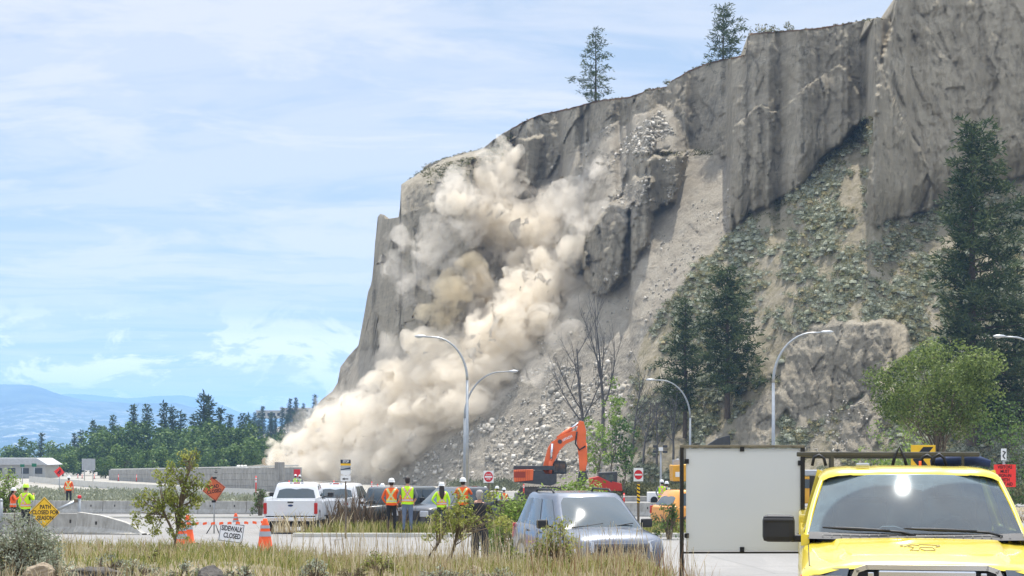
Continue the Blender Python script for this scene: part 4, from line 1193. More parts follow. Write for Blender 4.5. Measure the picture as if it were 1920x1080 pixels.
brd = [(20, 838, 480, 'far low leafy tree at the left picture edge', 1), (45, 826, 480, 'round leafy tree above the far pale roof', 0), (110, 832, 440, 'pale leafy tree behind the orange diamond sign', 1), (118, 850, 380, 'low leafy tree right of the orange diamond sign', 1), (100, 848, 400, 'low leafy tree behind the small green signs', 0),
       (150, 838, 400, 'leafy tree directly behind the rear of the road sign', 1), (185, 808, 400, 'leafy tree above and right of the grey sign back', 0), (208, 790, 405, 'tall loose leafy tree left of centre in the tree line', 2), (230, 800, 400, 'leafy tree under the tall pointed conifer', 2), (255, 782, 400, 'dark tall leafy tree over the block wall', 2),
       (288, 840, 330, 'low yellow green tree right behind the block wall', 1), (278, 800, 400, 'leafy tree between the tall conifers over the wall', 0), (305, 806, 400, 'leafy tree below the middle group of conifers', 0), (335, 810, 395, 'dark leafy tree left of the twin spires', 0), (360, 796, 390, 'leafy tree at the left foot of the twin spires', 2),
       (388, 796, 385, 'leafy tree under the twin spires', 0), (415, 800, 380, 'leafy tree right of the twin spires', 0), (440, 796, 378, 'wide leafy tree in the right part of the tree line', 2), (465, 800, 380, 'leafy tree left of the dust cloud and right of the spires', 0), (490, 825, 370, 'rounded leafy tree just left of the dust cloud', 1), (420, 838, 350, 'low leafy tree behind the white tents', 1), (348, 842, 350, 'low leafy tree behind the middle of the block wall', 1), (455, 838, 352, 'low leafy tree left of the white tents', 1), (505, 822, 430, 'leafy tree touching the left edge of the dust', 0), (235, 838, 350, 'low leafy tree behind the left end of the block wall', 1), (198, 858, 330, 'small yellow green bush tree beside the grey sign back', 1), (530, 815, 440, 'leafy tree at the foot of the wooded hill by the cliff', 0)]
for i, (px, top, d, lb, k) in enumerate(brd): far_tree('b', k, px, top, d, lb, BG)
# wooded hill right of the spires
def hill_z(x, y):
    return CAMZ - 8 + 24 * np.exp(-((x + 82) / 34) ** 2) * np.exp(-((y - 720) / 110) ** 2)
hx = np.linspace(-190, 60, 50); hy_ = np.linspace(500, 900, 40)
sheet('hill', hx, hy_, -3.0, M_EARTH, hill_z)
rw = random.Random(77); side = ['lower left', 'left', 'middle', 'right', 'upper right']
n_ = 0
for row, (d, topo) in enumerate([(600, 812), (640, 796), (680, 782)]):
    for q in range(9):
        px = 470 + q * 15.5 + rw.uniform(-5, 5) + row * 4
        x = (px - 960) / F * d; z = float(hill_z(np.array(x), np.array(float(d)))) - 3.2
        key = ('c', (q + row) % 3); r = copy_tree(protos[key]); r.location = (x, d, z)
        s = rw.uniform(0.55, 0.85); r.scale = (s * 1.1, s * 1.1, s); r.rotation_euler = (0, 0, rw.uniform(0, 6))
        r['group'] = 'conifers on the wooded hill'
        r['label'] = 'one of the small dark conifers crowding the wooded hill beside the cliff'
        n_ += 1
# buildings on the hill and behind the trees
M_WALLW = mat('render_wall', (0.40, 0.40, 0.38), 0.8, var=0.08)
M_ROOFG = mat('grey_roof', (0.42, 0.43, 0.44), 0.7, var=0.1)
M_DARKGL = mat('dark_glass', (0.03, 0.04, 0.05), 0.12, spec=0.6)
def building(label, c, w, dp, h, roof='flat', nwin=6, floors=2, group=None):
    r = empty('building', c, 0, label, 'building', group)
    MB().box((0, dp / 2, h / 2), (w, dp, h)).build('wall', M_WALLW, r)
    mb = MB()
    if roof == 'flat': mb.box((0, dp / 2, h + 0.25), (w + 0.8, dp + 0.8, 0.5))
    else: mb.prism([(-w / 2 - .6, h), (w / 2 + .6, h), (w / 2 - 1.5, h + roof), (-w / 2 + 1.5, h + roof)], 'y', -0.6, dp + 0.6)
    mb.build('roof', M_ROOFG, r)
    for f in range(floors):
        for i in range(nwin):
            x = -w / 2 + w * (i + 0.5) / nwin; z = h * (f + 0.55) / floors
            MB().box((x, -0.03, z), (w / nwin * 0.55, 0.08, h / floors * 0.42)).build('window', M_DARKGL, r)
    return r
building('long low pale building on the wooded hill left of the cliff', P(504, 784, 760), 11, 8, 3.0, 'flat', 5, 1, 'buildings on the wooded hill')
building('taller pale block half hidden by trees on the hill beside the cliff', P(553, 784, 770), 13, 9, 4.2, 'flat', 6, 2, 'buildings on the wooded hill')
building('pale roofed building among trees at the far left edge', tuple(G(22, 330) + Vector((0, 0, 0))), 13, 10, 2.6, 1.3, 5, 1)
# green direction signs far left, sign back, tents
M_STEEL = mat('galvanised', (0.42, 0.44, 0.45), 0.42, 0.7, var=0.12, scale=4)
M_POLE = mat('grey_pole', (0.33, 0.35, 0.36), 0.5, 0.4, var=0.08)
M_WOODP = mat('weathered_post', (0.16, 0.13, 0.10), 0.9, var=0.25, bump=0.01)
M_GREENS = mat('green_sign', (0.01, 0.14, 0.07), 0.5); M_WHITE = mat('white_paint', (0.80, 0.80, 0.78), 0.55, var=0.04)
M_BLACK = mat('black_paint', (0.015, 0.015, 0.017), 0.5); M_ORANGE = mat('fluoro_orange', (0.95, 0.13, 0.03), 0.55, var=0.08)
M_ORSIGN = mat('orange_sign', (0.58, 0.13, 0.05), 0.6, var=0.12); M_RED = mat('sign_red', (0.62, 0.02, 0.03), 0.5)
M_YELLOW = mat('sign_yellow', (0.85, 0.50, 0.02), 0.5, var=0.08); M_FRED = mat('fluoro_red', (0.95, 0.05, 0.04), 0.55)
M_ALU = mat('sign_back', (0.40, 0.42, 0.44), 0.45, 0.3, var=0.08); M_RUBBER = mat('black_rubber', (0.02, 0.02, 0.02), 0.8)
for px, py, w, h, lb in [(42, 873, 8, 5, 'small green road sign left of its pair by the pale roof'), (64, 872, 9, 6, 'small green road sign right of its pair by the pale roof')]:
    d = 260; s = d / F; r = empty('road_sign', G(px, d), 0, lb, 'road sign', 'green road signs far left')
    zc = CAMZ + (HY - py) * s - r.location.z
    MB().box((0, 0, zc), (w * s, 0.05, h * s)).build('panel', M_GREENS, r); MB().tube((0, 0.06, -0.2), (0, 0.06, zc), 0.06).build('post', M_STEEL, r)
r = empty('road_sign', G(166, 250), 0, 'large grey back of a road sign on posts before the trees', 'road sign')
s = 250 / F; zc = CAMZ + (HY - 871) * s - r.location.z
mb = MB(); mb.box((0, 0, zc), (25 * s, 0.06, 22 * s)); [mb.box((x * s, -0.06, zc), (0.08, 0.06, 22 * s)) for x in (-10, -5, 0, 5, 10)]; mb.build('panel', M_ALU, r)
for x in (-8, 8): MB().tube((x * s, 0.1, -0.3), (x * s, 0.1, zc + 10 * s), 0.07).build('post', M_STEEL, r)
for i, (px, w, h, m, lb) in enumerate([(451, 20, 11, M_WHITE, 'white tent roof behind the block wall'), (477, 18, 8, M_ROOFG, 'grey shelter roof beside the white tent behind the block wall')]):
    d = 330; s = d / F; zb = CAMZ + (HY - 883) * s; r = empty('tent', (0, 0, 0), 0, lb, 'tent'); r.location = ((px - 960) * s, d, zb)
    mb = MB(); W = w * s; H = h * s
    for q in range(3): mb.prism([(-W / 2 + W / 3 * q, H * .5), (-W / 2 + W / 3 * (q + 1), H * .5), (-W / 2 + W / 3 * (q + .5), H)], 'y', 0, 3)
    mb.box((0, 1.5, H * .25), (W * .98, 2.9, H * .5)); mb.build('canopy', m, r)
    for x in (-W / 2, W / 2): MB().tube((x, 0, gz(r.location.x, d) - zb), (x, 0, H * .5), 0.05).build('leg', M_STEEL, r)

# ================================================================ block wall, barriers
t = NT('block_concrete', 0.9, 0, 0.15)
v = t.coord(geo=True)
c1 = t.ramp(t.noise(v, 0.9, 8, 0.7), [(0.3, (0.27, 0.26, 0.235)), (0.7, (0.44, 0.425, 0.39))])
t.color(t.mix(1.0, c1, t.ramp(t.noise(t.coord(geo=True, scale=(2, 2, 0.2)), 2, 5, 0.6), [(0.35, (0.75, 0.74, 0.72)), (0.6, (1, 1, 1))]), 'MULTIPLY'))
t.bump(t.noise(v, 12, 4, 0.7), 0.4, 0.02); M_BLK = t.m
def wall_run(pts, block, mb, nrow):
    a, b = pts; L = (b - a).length; n = max(1, int(L / block)); dr = (b - a).normalized(); ang = math.atan2(dr.y, dr.x)
    R = Matrix.Rotation(ang, 3, 'Z'); bl = L / n
    for k in range(nrow):
        for i in range(n + (k % 2)):
            x0 = max(0, (i - 0.5 * (k % 2)) * bl); x1 = min(L, (i + 1 - 0.5 * (k % 2)) * bl)
            c = a + dr * (x0 + x1) / 2; h = 0.75
            mb.box((c.x, c.y + random.uniform(-.015, .015), c.z + (k + .5) * h), (x1 - x0 - 0.03, 0.75, h - 0.025), rot=R)
A_ = P(208, 882, 300); B_ = P(420, 879, 225); C_ = P(560, 876, 192)
wr = empty('block_wall', (0, 0, 0), 0, 'long grey retaining wall of stacked concrete blocks at left', 'retaining wall')
mb = MB()
for a, b in ((A_, B_), (B_, C_)):
    a = a.copy(); b = b.copy(); a.z -= 2.9; b.z -= 3.0
    wall_run((a, b), 1.5, mb, 4)
mb.build('blocks', M_BLK, wr)
mb = MB()
for (a, b) in ((A_, B_), (B_, C_)):
    a = a.copy(); b = b.copy(); ang = math.atan2((b - a).y, (b - a).x); c = (a + b) / 2
    ax = (b - a).normalized()
    vs = []
    for p in (a, b):
        for (dy, dz) in ((-0.2, 0.10), (-0.14, 0.28), (0.14, 0.28), (0.2, 0.10)):
            vs.append((p.x, p.y + dy, p.z + dz))
    mb.add(vs, [(0, 1, 5, 4), (1, 2, 6, 5), (2, 3, 7, 6), (3, 0, 4, 7), (0, 3, 2, 1), (4, 5, 6, 7)])
mb.build('coping', M_PALE, wr)
mb = MB(); d = 190; s = d / F; mb.box((((520 - 960) * s), d, CAMZ + (HY - 884) * s), (8 * s, 0.9, 35 * s)); mb.box((((528.5 - 960) * s), d + 0.05, CAMZ + (HY - 884) * s), (8 * s, 0.9, 35 * s))
o = mb.build('pillar', M_BLK, wr)
mb = MB(); mb.box(tuple(P(557, 887, 185)), (12 * 185 / F, 0.05, 14 * 185 / F)); o = mb.build('red_banner', M_RED); tag(o, 'plain red board at the right end of the block wall', 'board')

# traffic barriers (pre-cast, tapered profile with lifting slot)
def barrier_mesh(L, name='traffic_barrier'):
    mb = MB(); pr = [(-0.30, 0), (-0.30, 0.08), (-0.16, 0.30), (-0.10, 0.80), (0.10, 0.80), (0.16, 0.30), (0.30, 0.08), (0.30, 0)]
    mb.prism(pr, 'x', -L / 2 + 0.012, L / 2 - 0.012)
    for x in (-L / 4, L / 4): mb.box((x, -0.123, 0.5), (0.07, 0.07, 0.13), 1)
    return mb
bar0 = barrier_mesh(3.0).build('traffic_barrier', [M_CONC, mat('slot_dark', (0.06, 0.058, 0.055), 0.9)], bevel=0.012)
used = [False]
def place_barrier(c, ang, label, group, s=1.0):
    o = bar0 if not used[0] else bar0.copy()
    if used[0]: COL.objects.link(o)
    used[0] = True
    o.location = c; o.rotation_euler = (0, 0, ang); o.scale = (s, 1, 1); tag(o, label, 'barrier', group); return o
def run(x0, y0, x1, y1, group, labels, zoff=0):
    L = math.hypot(x1 - x0, y1 - y0); n = round(L / 3.0); ang = math.atan2(y1 - y0, x1 - x0)
    for i in range(n):
        f = (i + 0.5) / n; x = x0 + (x1 - x0) * f; y = y0 + (y1 - y0) * f
        place_barrier((x, y, float(road_z(y)) + zoff), ang, labels(i, n), group, L / n / 3.0)
run(-31.5, 107, -7.2, 104, 'concrete barriers across the road behind the cones',
    lambda i, n: 'barrier in the long pale row, %s' % (['first from the left edge', 'second from the left edge', 'third from the left edge', 'behind the yellow diamond sign', 'left of the leafy roadside shrub', 'behind the leafy roadside shrub', 'under the orange road closed sign', 'left of the white pickups'][i]))
run(-7.0, 104, 11.0, 96, 'concrete barriers behind the parked vehicles',
    lambda i, n: 'concrete barrier behind the parked vehicles, %s' % (['hidden by the white pickups', 'behind the second pickup', 'behind the dark boxy vehicle', 'behind the two workers', 'behind the black pickup', 'left of the grey vehicle', 'farthest right'][min(i, 6)]))
for i, (x, y, a, lb) in enumerate([(-20.2, 65.0, -0.02, 'near concrete barrier at the left picture edge below the worker in lime'), (-17.3, 64.4, -0.2, 'near concrete barrier behind the yellow diamond sign')]):
    place_barrier((x, y, float(road_z(y))), a, lb, 'near concrete barriers at left')
mb = MB(); L = 2.6
def prf(s): return [(-0.30, 0), (-0.30, 0.08), (-0.16, 0.30 * s), (-0.10, 0.80 * s), (0.10, 0.80 * s), (0.16, 0.30 * s), (0.30, 0.08), (0.30, 0)]
mb.grid([[(-L / 2 + L * f, p[0], max(p[1], 0)) for p in prf(s)] for f, s in ((0, 1), (0.35, 0.88), (0.7, 0.62), (0.86, 0.45), (0.97, 0.16), (1, 0.12))], smooth=False, closed=True)
mb.box((-0.5, -0.12, 0.42), (0.07, 0.07, 0.12), 1)
o = mb.build('barrier_end', [M_CONC, _MC['slot_dark']]); o.location = (-14.6, 62.2, float(road_z(62.2))); o.rotation_euler = (0, 0, -0.55); o.scale = (1.25, 1, 1); tag(o, 'sloped concrete barrier end tapering down to the road at left', 'barrier')
# long low barrier up the ramp
a, b = P(55, 893, 262), P(478, 917, 168); mb = MB(); n = 24
for i in range(n):
    p = a.lerp(b, i / n); q = a.lerp(b, (i + 1) / n); 
    p.z = CAMZ + (HY - (893 + 24 * (i / n))) / F * p.y; q.z = CAMZ + (HY - (893 + 24 * ((i + 1) / n))) / F * q.y
    vs = [(u.x, u.y + dy, u.z + dz) for u in (p, q) for dy, dz in ((-.25, -.85), (-.1, 0), (.1, 0), (.25, -.85))]
    mb.add(vs, [(0, 1, 5, 4), (1, 2, 6, 5), (2, 3, 7, 6), (0, 3, 2, 1), (4, 5, 6, 7)])
o = mb.build('ramp_barrier', M_PALE); tag(o, 'long pale barrier climbing the ramp in front of the block wall', 'barrier')
# concrete blocks near the excavator
for i, (px, d, w, h, lb) in enumerate([(858, 160, 30, 16, 'pale concrete block left of the lamp posts'), (925, 158, 34, 15, 'concrete block behind the left no entry sign'), (985, 150, 40, 16, 'long concrete block left of the excavator tracks'), (1190, 150, 60, 10, 'low grey concrete block row behind the right no entry sign')]):
    s = d / F; o = MB().box((0, 0, h * s / 2), (w * s, 1.0, h * s), bev=0.03).build('concrete_block', M_BLK); o.location = G(px, d); o.rotation_euler = (0, 0, -0.05 * i); tag(o, lb, 'concrete block', 'concrete blocks by the excavator')

# sage and scrub bands on level ground
def band(name, label, poly_pts, n, smin, smax, m, per, leaf, seed, tone=(0.3, 0.8)):
    """poly in world XY"""
    rng = np.random.default_rng(seed); xs_ = [p[0] for p in poly_pts]; ys_ = [p[1] for p in poly_pts]
    Q = rng.uniform([min(xs_), min(ys_)], [max(xs_), max(ys_)], (n * 4, 2)); Q = Q[in_poly(Q[:, 0], Q[:, 1], poly_pts)][:n]
    Z = ground_z(Q[:, 0], Q[:, 1]); pts = np.stack([Q[:, 0], Q[:, 1], Z], -1)
    S = rng.uniform(smin, smax, len(Q)); T_ = rng.uniform(tone[0], tone[1], len(Q))
    V, Fc, T = bush_cloud(pts, S, T_, per, leaf, seed + 1, 0.6)
    o = np_mesh(name, V, Fc, m, attrs={'tone': T}); tag(o, label, name.replace('_', ' '), kind='stuff'); return o
def WX_(px, d): return ((px - 960) / F * d, d)
band('sagebrush_bed', 'soft grey green sagebrush bed behind the barrier at left', [WX_(20, 118), WX_(285, 118), WX_(470, 118), WX_(520, 150), WX_(250, 190), WX_(40, 200)], 900, 0.5, 1.05, M_SAGE, 46, 0.30, 401, (0.4, 0.85))
band('roadside_scrub', 'sagebrush at the toe of the slide beside the lamp posts', [WX_(845, 205), WX_(965, 205), WX_(975, 222), WX_(850, 222)], 110, 0.8, 1.8, M_SAGE, 60, 0.34, 403, (0.1, 0.5))
band('toe_scrub', 'tangled brush at the toe of the brushy slope', [WX_(1120, 180), WX_(1300, 165), WX_(1310, 172), WX_(1120, 200)], 260, 0.7, 1.9, M_SCRUB, 60, 0.36, 405, (0.1, 0.55))
band('toe_brush', 'green brush at the toe of the slope behind the blank panel', [WX_(1290, 152), WX_(1500, 146), WX_(1700, 142), WX_(1950, 136), WX_(1960, 158), WX_(1700, 166), WX_(1500, 172), WX_(1290, 182)], 620, 0.9, 2.4, M_SCRUB, 60, 0.36, 407, (0.15, 0.6))
# island verge where the workers stand
def verge(x, y): return road_z(y) + 0.12
M_TURF = None
t = NT('turf_soil', 0.95, 0, 0.1); v = t.coord(geo=True)
t.color(t.ramp(t.noise(v, 1.5, 6, 0.7), [(0.3, (0.10, 0.12, 0.035)), (0.55, (0.20, 0.20, 0.08)), (0.75, (0.32, 0.27, 0.17))])); M_TURF = t.m
quad_sheet('verge', lambda y: -7.2 - (y - 57) * 0.15, lambda y: 6.6, 56.6, 60.8, 6, 30, 0, M_TURF, verge)
kb = MB(); kb.box((0, 0, 0), (13.9, 0.16, 0.16)); o = kb.build('kerb', M_PALE, loc=(-0.3, 56.5, float(road_z(56.5)) + 0.055), bevel=0.02); tag(o, kind='structure')
kb = MB(); kb.box((0, 0, 0), (30, 0.3, 0.14)); o = kb.build('far_kerb', M_PALE, loc=(-18, 93, float(road_z(93)) + 0.05)); tag(o, kind='structure')
def grass(name, label, xf, yf, n, h0, h1, w, m, seed, lean=0.25, zf=ground_z, tone=(0, 1), zo=0.0, rxy=None, head=0.0):
    rng = np.random.default_rng(seed)
    if rxy is None:
        y = rng.uniform(yf[0], yf[1], n); x = rng.uniform(0, 1, n); x = xf(y)[0] + (xf(y)[1] - xf(y)[0]) * x
    else: x, y = rxy(rng, n)
    dens = fbm(x * 0.9, y * 0.6, seed=seed % 7, oct=3); k = dens > rng.uniform(-0.45, 0.30, len(x)); x, y, dens = x[k], y[k], dens[k]; n = len(x)
    z = zf(x, y) + zo
    H = rng.uniform(h0, h1, n) * (0.75 + 0.5 * (dens + 0.5)); az = rng.uniform(0, 2 * PI, n); ln = rng.uniform(0.02, lean, n) * H
    dx, dy = np.cos(az) * ln, np.sin(az) * ln
    wd = w * rng.uniform(0.6, 1.3, n); wa = rng.uniform(0, PI, n); wx_, wy_ = np.cos(wa) * wd / 2, np.sin(wa) * wd / 2
    rows = []
    for f, wf in ((0, 1.0), (0.4, 0.85), (0.75, 0.65), (1.0, 0.25 + head)):
        cx_ = x + dx * f ** 1.8; cy_ = y + dy * f ** 1.8; cz_ = z + H * (f - 0.12 * lean * f ** 2)
        rows.append((np.stack([cx_ - wx_ * wf, cy_ - wy_ * wf, cz_], -1), np.stack([cx_ + wx_ * wf, cy_ + wy_ * wf, cz_], -1)))
    V = np.stack([r for pr_ in rows for r in pr_], 1).reshape(-1, 3)
    b = (np.arange(n) * 8)[:, None]; F3 = []
    for k_ in range(3): F3.append(np.stack([b[:, 0] + 2 * k_, b[:, 0] + 2 * k_ + 1, b[:, 0] + 2 * k_ + 3, b[:, 0] + 2 * k_ + 2], -1))
    tn = rng.uniform(tone[0], tone[1], n)
    o = np_mesh(name, V, np.concatenate(F3), m, attrs={'tone': np.repeat(tn, 8)}); tag(o, label, 'grass', kind='stuff'); return o
grass('verge_grass', 'green grass on the verge where the workers stand', lambda y: (-7.0 + 0 * y, 6.5 + 0 * y), (56.7, 60.6), 15000, 0.10, 0.42, 0.03, M_GREENGRASS, 501, 0.5, verge)
grass('verge_weeds', 'tall brown dead weeds beside the dark jeep', lambda y: (-6.4 + 0 * y, -3.4 + 0 * y), (58.5, 60.5), 520, 0.6, 1.35, 0.028, leaf_mat('dead_weed', [(0.07, 0.05, 0.035), (0.15, 0.11, 0.08), (0.26, 0.19, 0.13)], 0.9, 0.05), 502, 0.5, verge)
grass('kerb_weeds', 'dry weeds spread before the white pickup', lambda y: (-8.5 + 0 * y, -5.4 + 0 * y), (57.2, 59.5), 420, 0.3, 0.8, 0.03, M_STRAW, 503, 0.6, verge)
bank_x = lambda y: (-0.31 * y - 0.4, np.full_like(y, 2.25))
grass('bank_grass', 'short dry green grass covering the near bank', bank_x, (14.5, 29.0), 40000, 0.05, 0.17, 0.012, M_GREENGRASS, 504, 0.7)
grass('bank_straw', 'dry straw coloured grass over the near bank', bank_x, (15.5, 28.5), 15000, 0.08, 0.26, 0.008, M_STRAW, 505, 0.45)
grass('tall_straw', 'tall thin dry grass stalks rising from the near bank', lambda y: (-0.14 * y, np.full_like(y, 2.4)), (17.5, 26), 1500, 0.22, 0.60, 0.007, M_STRAW, 506, 0.25, head=0.5)
grass('red_stalks', 'tall reddish dry stalks before the grey vehicle', lambda y: (0.2 + 0 * y, np.full_like(y, 2.9)), (17.5, 23), 420, 0.20, 0.46, 0.008, leaf_mat('red_straw', [(0.22, 0.10, 0.06), (0.36, 0.22, 0.13), (0.50, 0.38, 0.24)], 0.9, 0.1), 507, 0.4)
M_NSAGE = leaf_mat('near_sage_leaf', [(0.17, 0.19, 0.13), (0.27, 0.30, 0.21), (0.38, 0.41, 0.31), (0.48, 0.50, 0.40)], 0.9, 0.2)
# near bushes ------------------------------------------------------------
def stem_bush(name, label, cat, loc, blobs, per, leaf, m, stems, seed, asp=0.45, r=0.012, group=None, tw=None):
    root = empty(name, loc, 0, label, cat, group)
    v_, f_, t_ = blob_mesh(blobs, 0, leaf, seed, asp, 0.1, k=per)
    np_mesh('foliage', v_, f_, m, attrs={'tone': t_}, parent=root)
    mb = MB(); rr = random.Random(seed)
    for a, b in stems:
        a = Vector(a); b = Vector(b); m1 = a.lerp(b, 0.35) + Vector((rr.uniform(-1, 1), rr.uniform(-1, 1), 0)) * 0.05; m2 = a.lerp(b, 0.7) + Vector((rr.uniform(-1, 1), rr.uniform(-1, 1), 0)) * 0.04
        mb.path([a, m1, m2, b], [r, r * 0.8, r * 0.6, r * 0.25], 6, cap=False)
    for bl in blobs:
        c = Vector(bl[:3]); st = min(stems, key=lambda s_: (Vector(s_[1]) - c).length)
        a = Vector(st[0]).lerp(Vector(st[1]), rr.uniform(0.5, 0.9))
        mb.path([a, a.lerp(c, 0.55) + Vector((0, 0, 0.02)), c + Vector((0, 0, bl[3] * 0.6))], [r * 0.5, r * 0.3, r * 0.12], 4, cap=False)
    if tw is not None: mb.add(tw.v, tw.f, 0, True)
    mb.build('stems', M_TWIG, root, fix=False); return root
def twigs(name_root, blobs, seed, r=0.003):
    rr = random.Random(seed); mb = MB()
    for bl in blobs:
        for q in range(4):
            c = Vector(bl[:3]); e = c + Vector((rr.uniform(-1, 1), rr.uniform(-1, 1), rr.uniform(-0.3, 1))) * bl[3]
            mb.path([c + Vector((0, 0, -bl[3] * 0.5)), c.lerp(e, 0.5), e], [r, r * 0.8, r * 0.4], 3, cap=False)
    return mb
d = 24.0; s = d / F
def LB(px, py, r, rnd, dy=0.25): return ((px - 325) * s, rnd.uniform(-dy, dy), (1058 - py) * s, r * s)
rr = random.Random(3); bl = []
for (x, y, r_, n) in [(330, 905, 26, 5), (350, 885, 16, 3), (365, 872, 9, 2), (300, 930, 34, 8), (340, 940, 36, 8), (370, 930, 22, 5), (275, 965, 26, 7), (310, 975, 34, 8), (350, 985, 26, 5), (262, 990, 18, 4), (300, 1005, 24, 5), (335, 1020, 16, 3), (375, 960, 20, 4)]:
    for q in range(n): bl.append(LB(x + rr.uniform(-r_, r_) * .8, y + rr.uniform(-r_, r_) * .7, rr.uniform(8, 15), rr))
tw = twigs('x', bl, 5)
sh = stem_bush('roadside_shrub', 'leafy yellow green shrub on a thin trunk before the cones', 'shrub', (G(325, d).x, d, gz(G(325, d).x, d)), bl, 12, 0.042, M_OLIVE,
          [((0, 0, -0.05), (0.10, 0, 0.75)), ((0.03, 0, 0.2), (-0.22, 0.05, 0.8)), ((0.05, 0, 0.3), (0.2, -0.03, 1.05)), ((0.08, 0, 0.5), (0.25, 0, 1.4))], 11, 0.5, 0.022, tw=tw)
d = 23.0; s = d / F
def LC(px, py, r, rnd, dy=0.3): return ((px - 855) * s, rnd.uniform(-dy, dy), (1066 - py) * s, r * s)
rr = random.Random(4); bl = []
for (x, y, r_, n) in [(830, 972, 26, 7), (860, 960, 32, 8), (900, 962, 30, 7), (875, 985, 30, 7), (840, 995, 20, 4), (925, 972, 20, 4), (810, 985, 16, 3), (912, 935, 18, 2), (868, 935, 18, 3), (945, 985, 14, 2), (800, 1005, 10, 2)]:
    for q in range(n): bl.append(LC(x + rr.uniform(-r_, r_) * .8, y + rr.uniform(-r_, r_) * .55, rr.uniform(8, 15), rr))
tw = twigs('x', bl, 6)
sh = stem_bush('roadside_shrub', 'spreading olive shrub hiding the photographer in dark clothes', 'shrub', (G(855, d).x, d, gz(G(855, d).x, d)), bl, 11, 0.044, M_OLIVE,
          [((-0.12, 0, -0.05), (0.02, 0, 0.5)), ((-0.45, 0, -0.05), (-0.12, 0, 0.55)), ((-0.2, 0, 0), (0.1, 0, 0.6))], 12, 0.42, 0.016, tw=tw)
def low_bush(label, px, py_base, d, w, h, m, seed, leaf=0.05, per=11, n=16, name='bush', cat='bush', group=None):
    s = d / F; rr = random.Random(seed); bl = []
    z_ = CAMZ + (HY - py_base) * s; ex_ = z_ - gz((px - 960) * s, d)
    if ex_ > 0.15: n = int(n * (1 + 0.8 * ex_ / (h * s))); h = h + ex_ / s; py_base = HY - (z_ - ex_ - CAMZ) / s
    for q in range(n):
        a = rr.uniform(-1, 1); b = rr.uniform(0.1, 1) * (1 - 0.55 * a * a)
        bl.append((a * w * s / 2, rr.uniform(-.4, .4) * w * s / 2, b * h * s * 0.85, rr.uniform(0.14, 0.24) * min(h, w) * s + 0.02))
    x = (px - 960) * s; z = CAMZ + (HY - py_base) * s
    o = stem_bush(name, label, cat, (x, d, z), bl, per, leaf, m, [((rr.uniform(-.1, .1) * w * s, 0, -0.05), (rr.uniform(-.5, .5) * w * s * .6, 0, h * s * .55)) for _ in range(6)], seed, 0.4, 0.008 + 0.0006 * d, group, tw=twigs('x', bl, seed + 1, 0.0015 + 0.0001 * d))
    return o
low_bush('big grey green sagebrush at the lower left corner', 34, 1094, 17.5, 160, 142, M_NSAGE, 21, 0.035, 8, 46, 'sagebrush_plant', 'sagebrush')
low_bush('small sagebrush clump right of the big one at lower left', 98, 1088, 17.0, 80, 55, M_NSAGE, 22, 0.032, 9, 16, 'sagebrush_plant', 'sagebrush')
low_bush('sagebrush at the foot of the thin trunked shrub', 345, 1092, 18.5, 90, 42, M_NSAGE, 23, 0.032, 9, 16, 'sagebrush_plant', 'sagebrush')
low_bush('round sagebrush poking from the dry grass at bottom centre', 592, 1090, 18.0, 56, 42, M_NSAGE, 24, 0.032, 9, 12, 'sagebrush_plant', 'sagebrush')
low_bush('wide low sagebrush below the photographer', 838, 1092, 18.5, 120, 34, M_NSAGE, 25, 0.032, 9, 18, 'sagebrush_plant', 'sagebrush')
low_bush('low sagebrush beside rocks left of the shrub trunk', 265, 1086, 18.2, 70, 38, M_NSAGE, 28, 0.032, 9, 12, 'sagebrush_plant', 'sagebrush')
low_bush('yellow green weed clump in the dry grass left of centre', 712, 1075, 19.5, 62, 45, M_OLIVE, 26, 0.03, 8, 14)
low_bush('leafy weeds before the front of the grey vehicle', 1045, 1085, 22, 90, 130, M_OLIVE, 27, 0.045, 8, 22)
low_bush('thin weeds at the base of the grey vehicle door', 965, 1085, 22, 100, 60, M_OLIVE, 29, 0.04, 8, 14)
low_bush('bright leafy bush behind the roof of the grey vehicle', 1075, 965, 44, 150, 92, M_BRIGHT, 31, 0.10, 8, 34)
low_bush('bright leafy bush stretching left of the grey vehicle', 975, 985, 45, 120, 62, M_BRIGHT, 32, 0.09, 8, 26)
low_bush('small leafy bush on the verge below the orange crossover', 1255, 992, 55, 60, 66, M_BROAD, 33, 0.10, 8, 18)
low_bush('round dark green bush behind the mirror of the first pickup', 487, 940, 100, 32, 34, M_BROAD, 34, 0.16, 8, 16)
low_bush('yellow green bush at the left picture edge behind the workers', 8, 925, 90, 78, 55, M_BRIGHT, 35, 0.16, 8, 26)
low_bush('low green weeds at the right picture edge beside the truck', 1912, 1000, 30, 60, 70, M_STRAW, 36, 0.05, 8, 14)
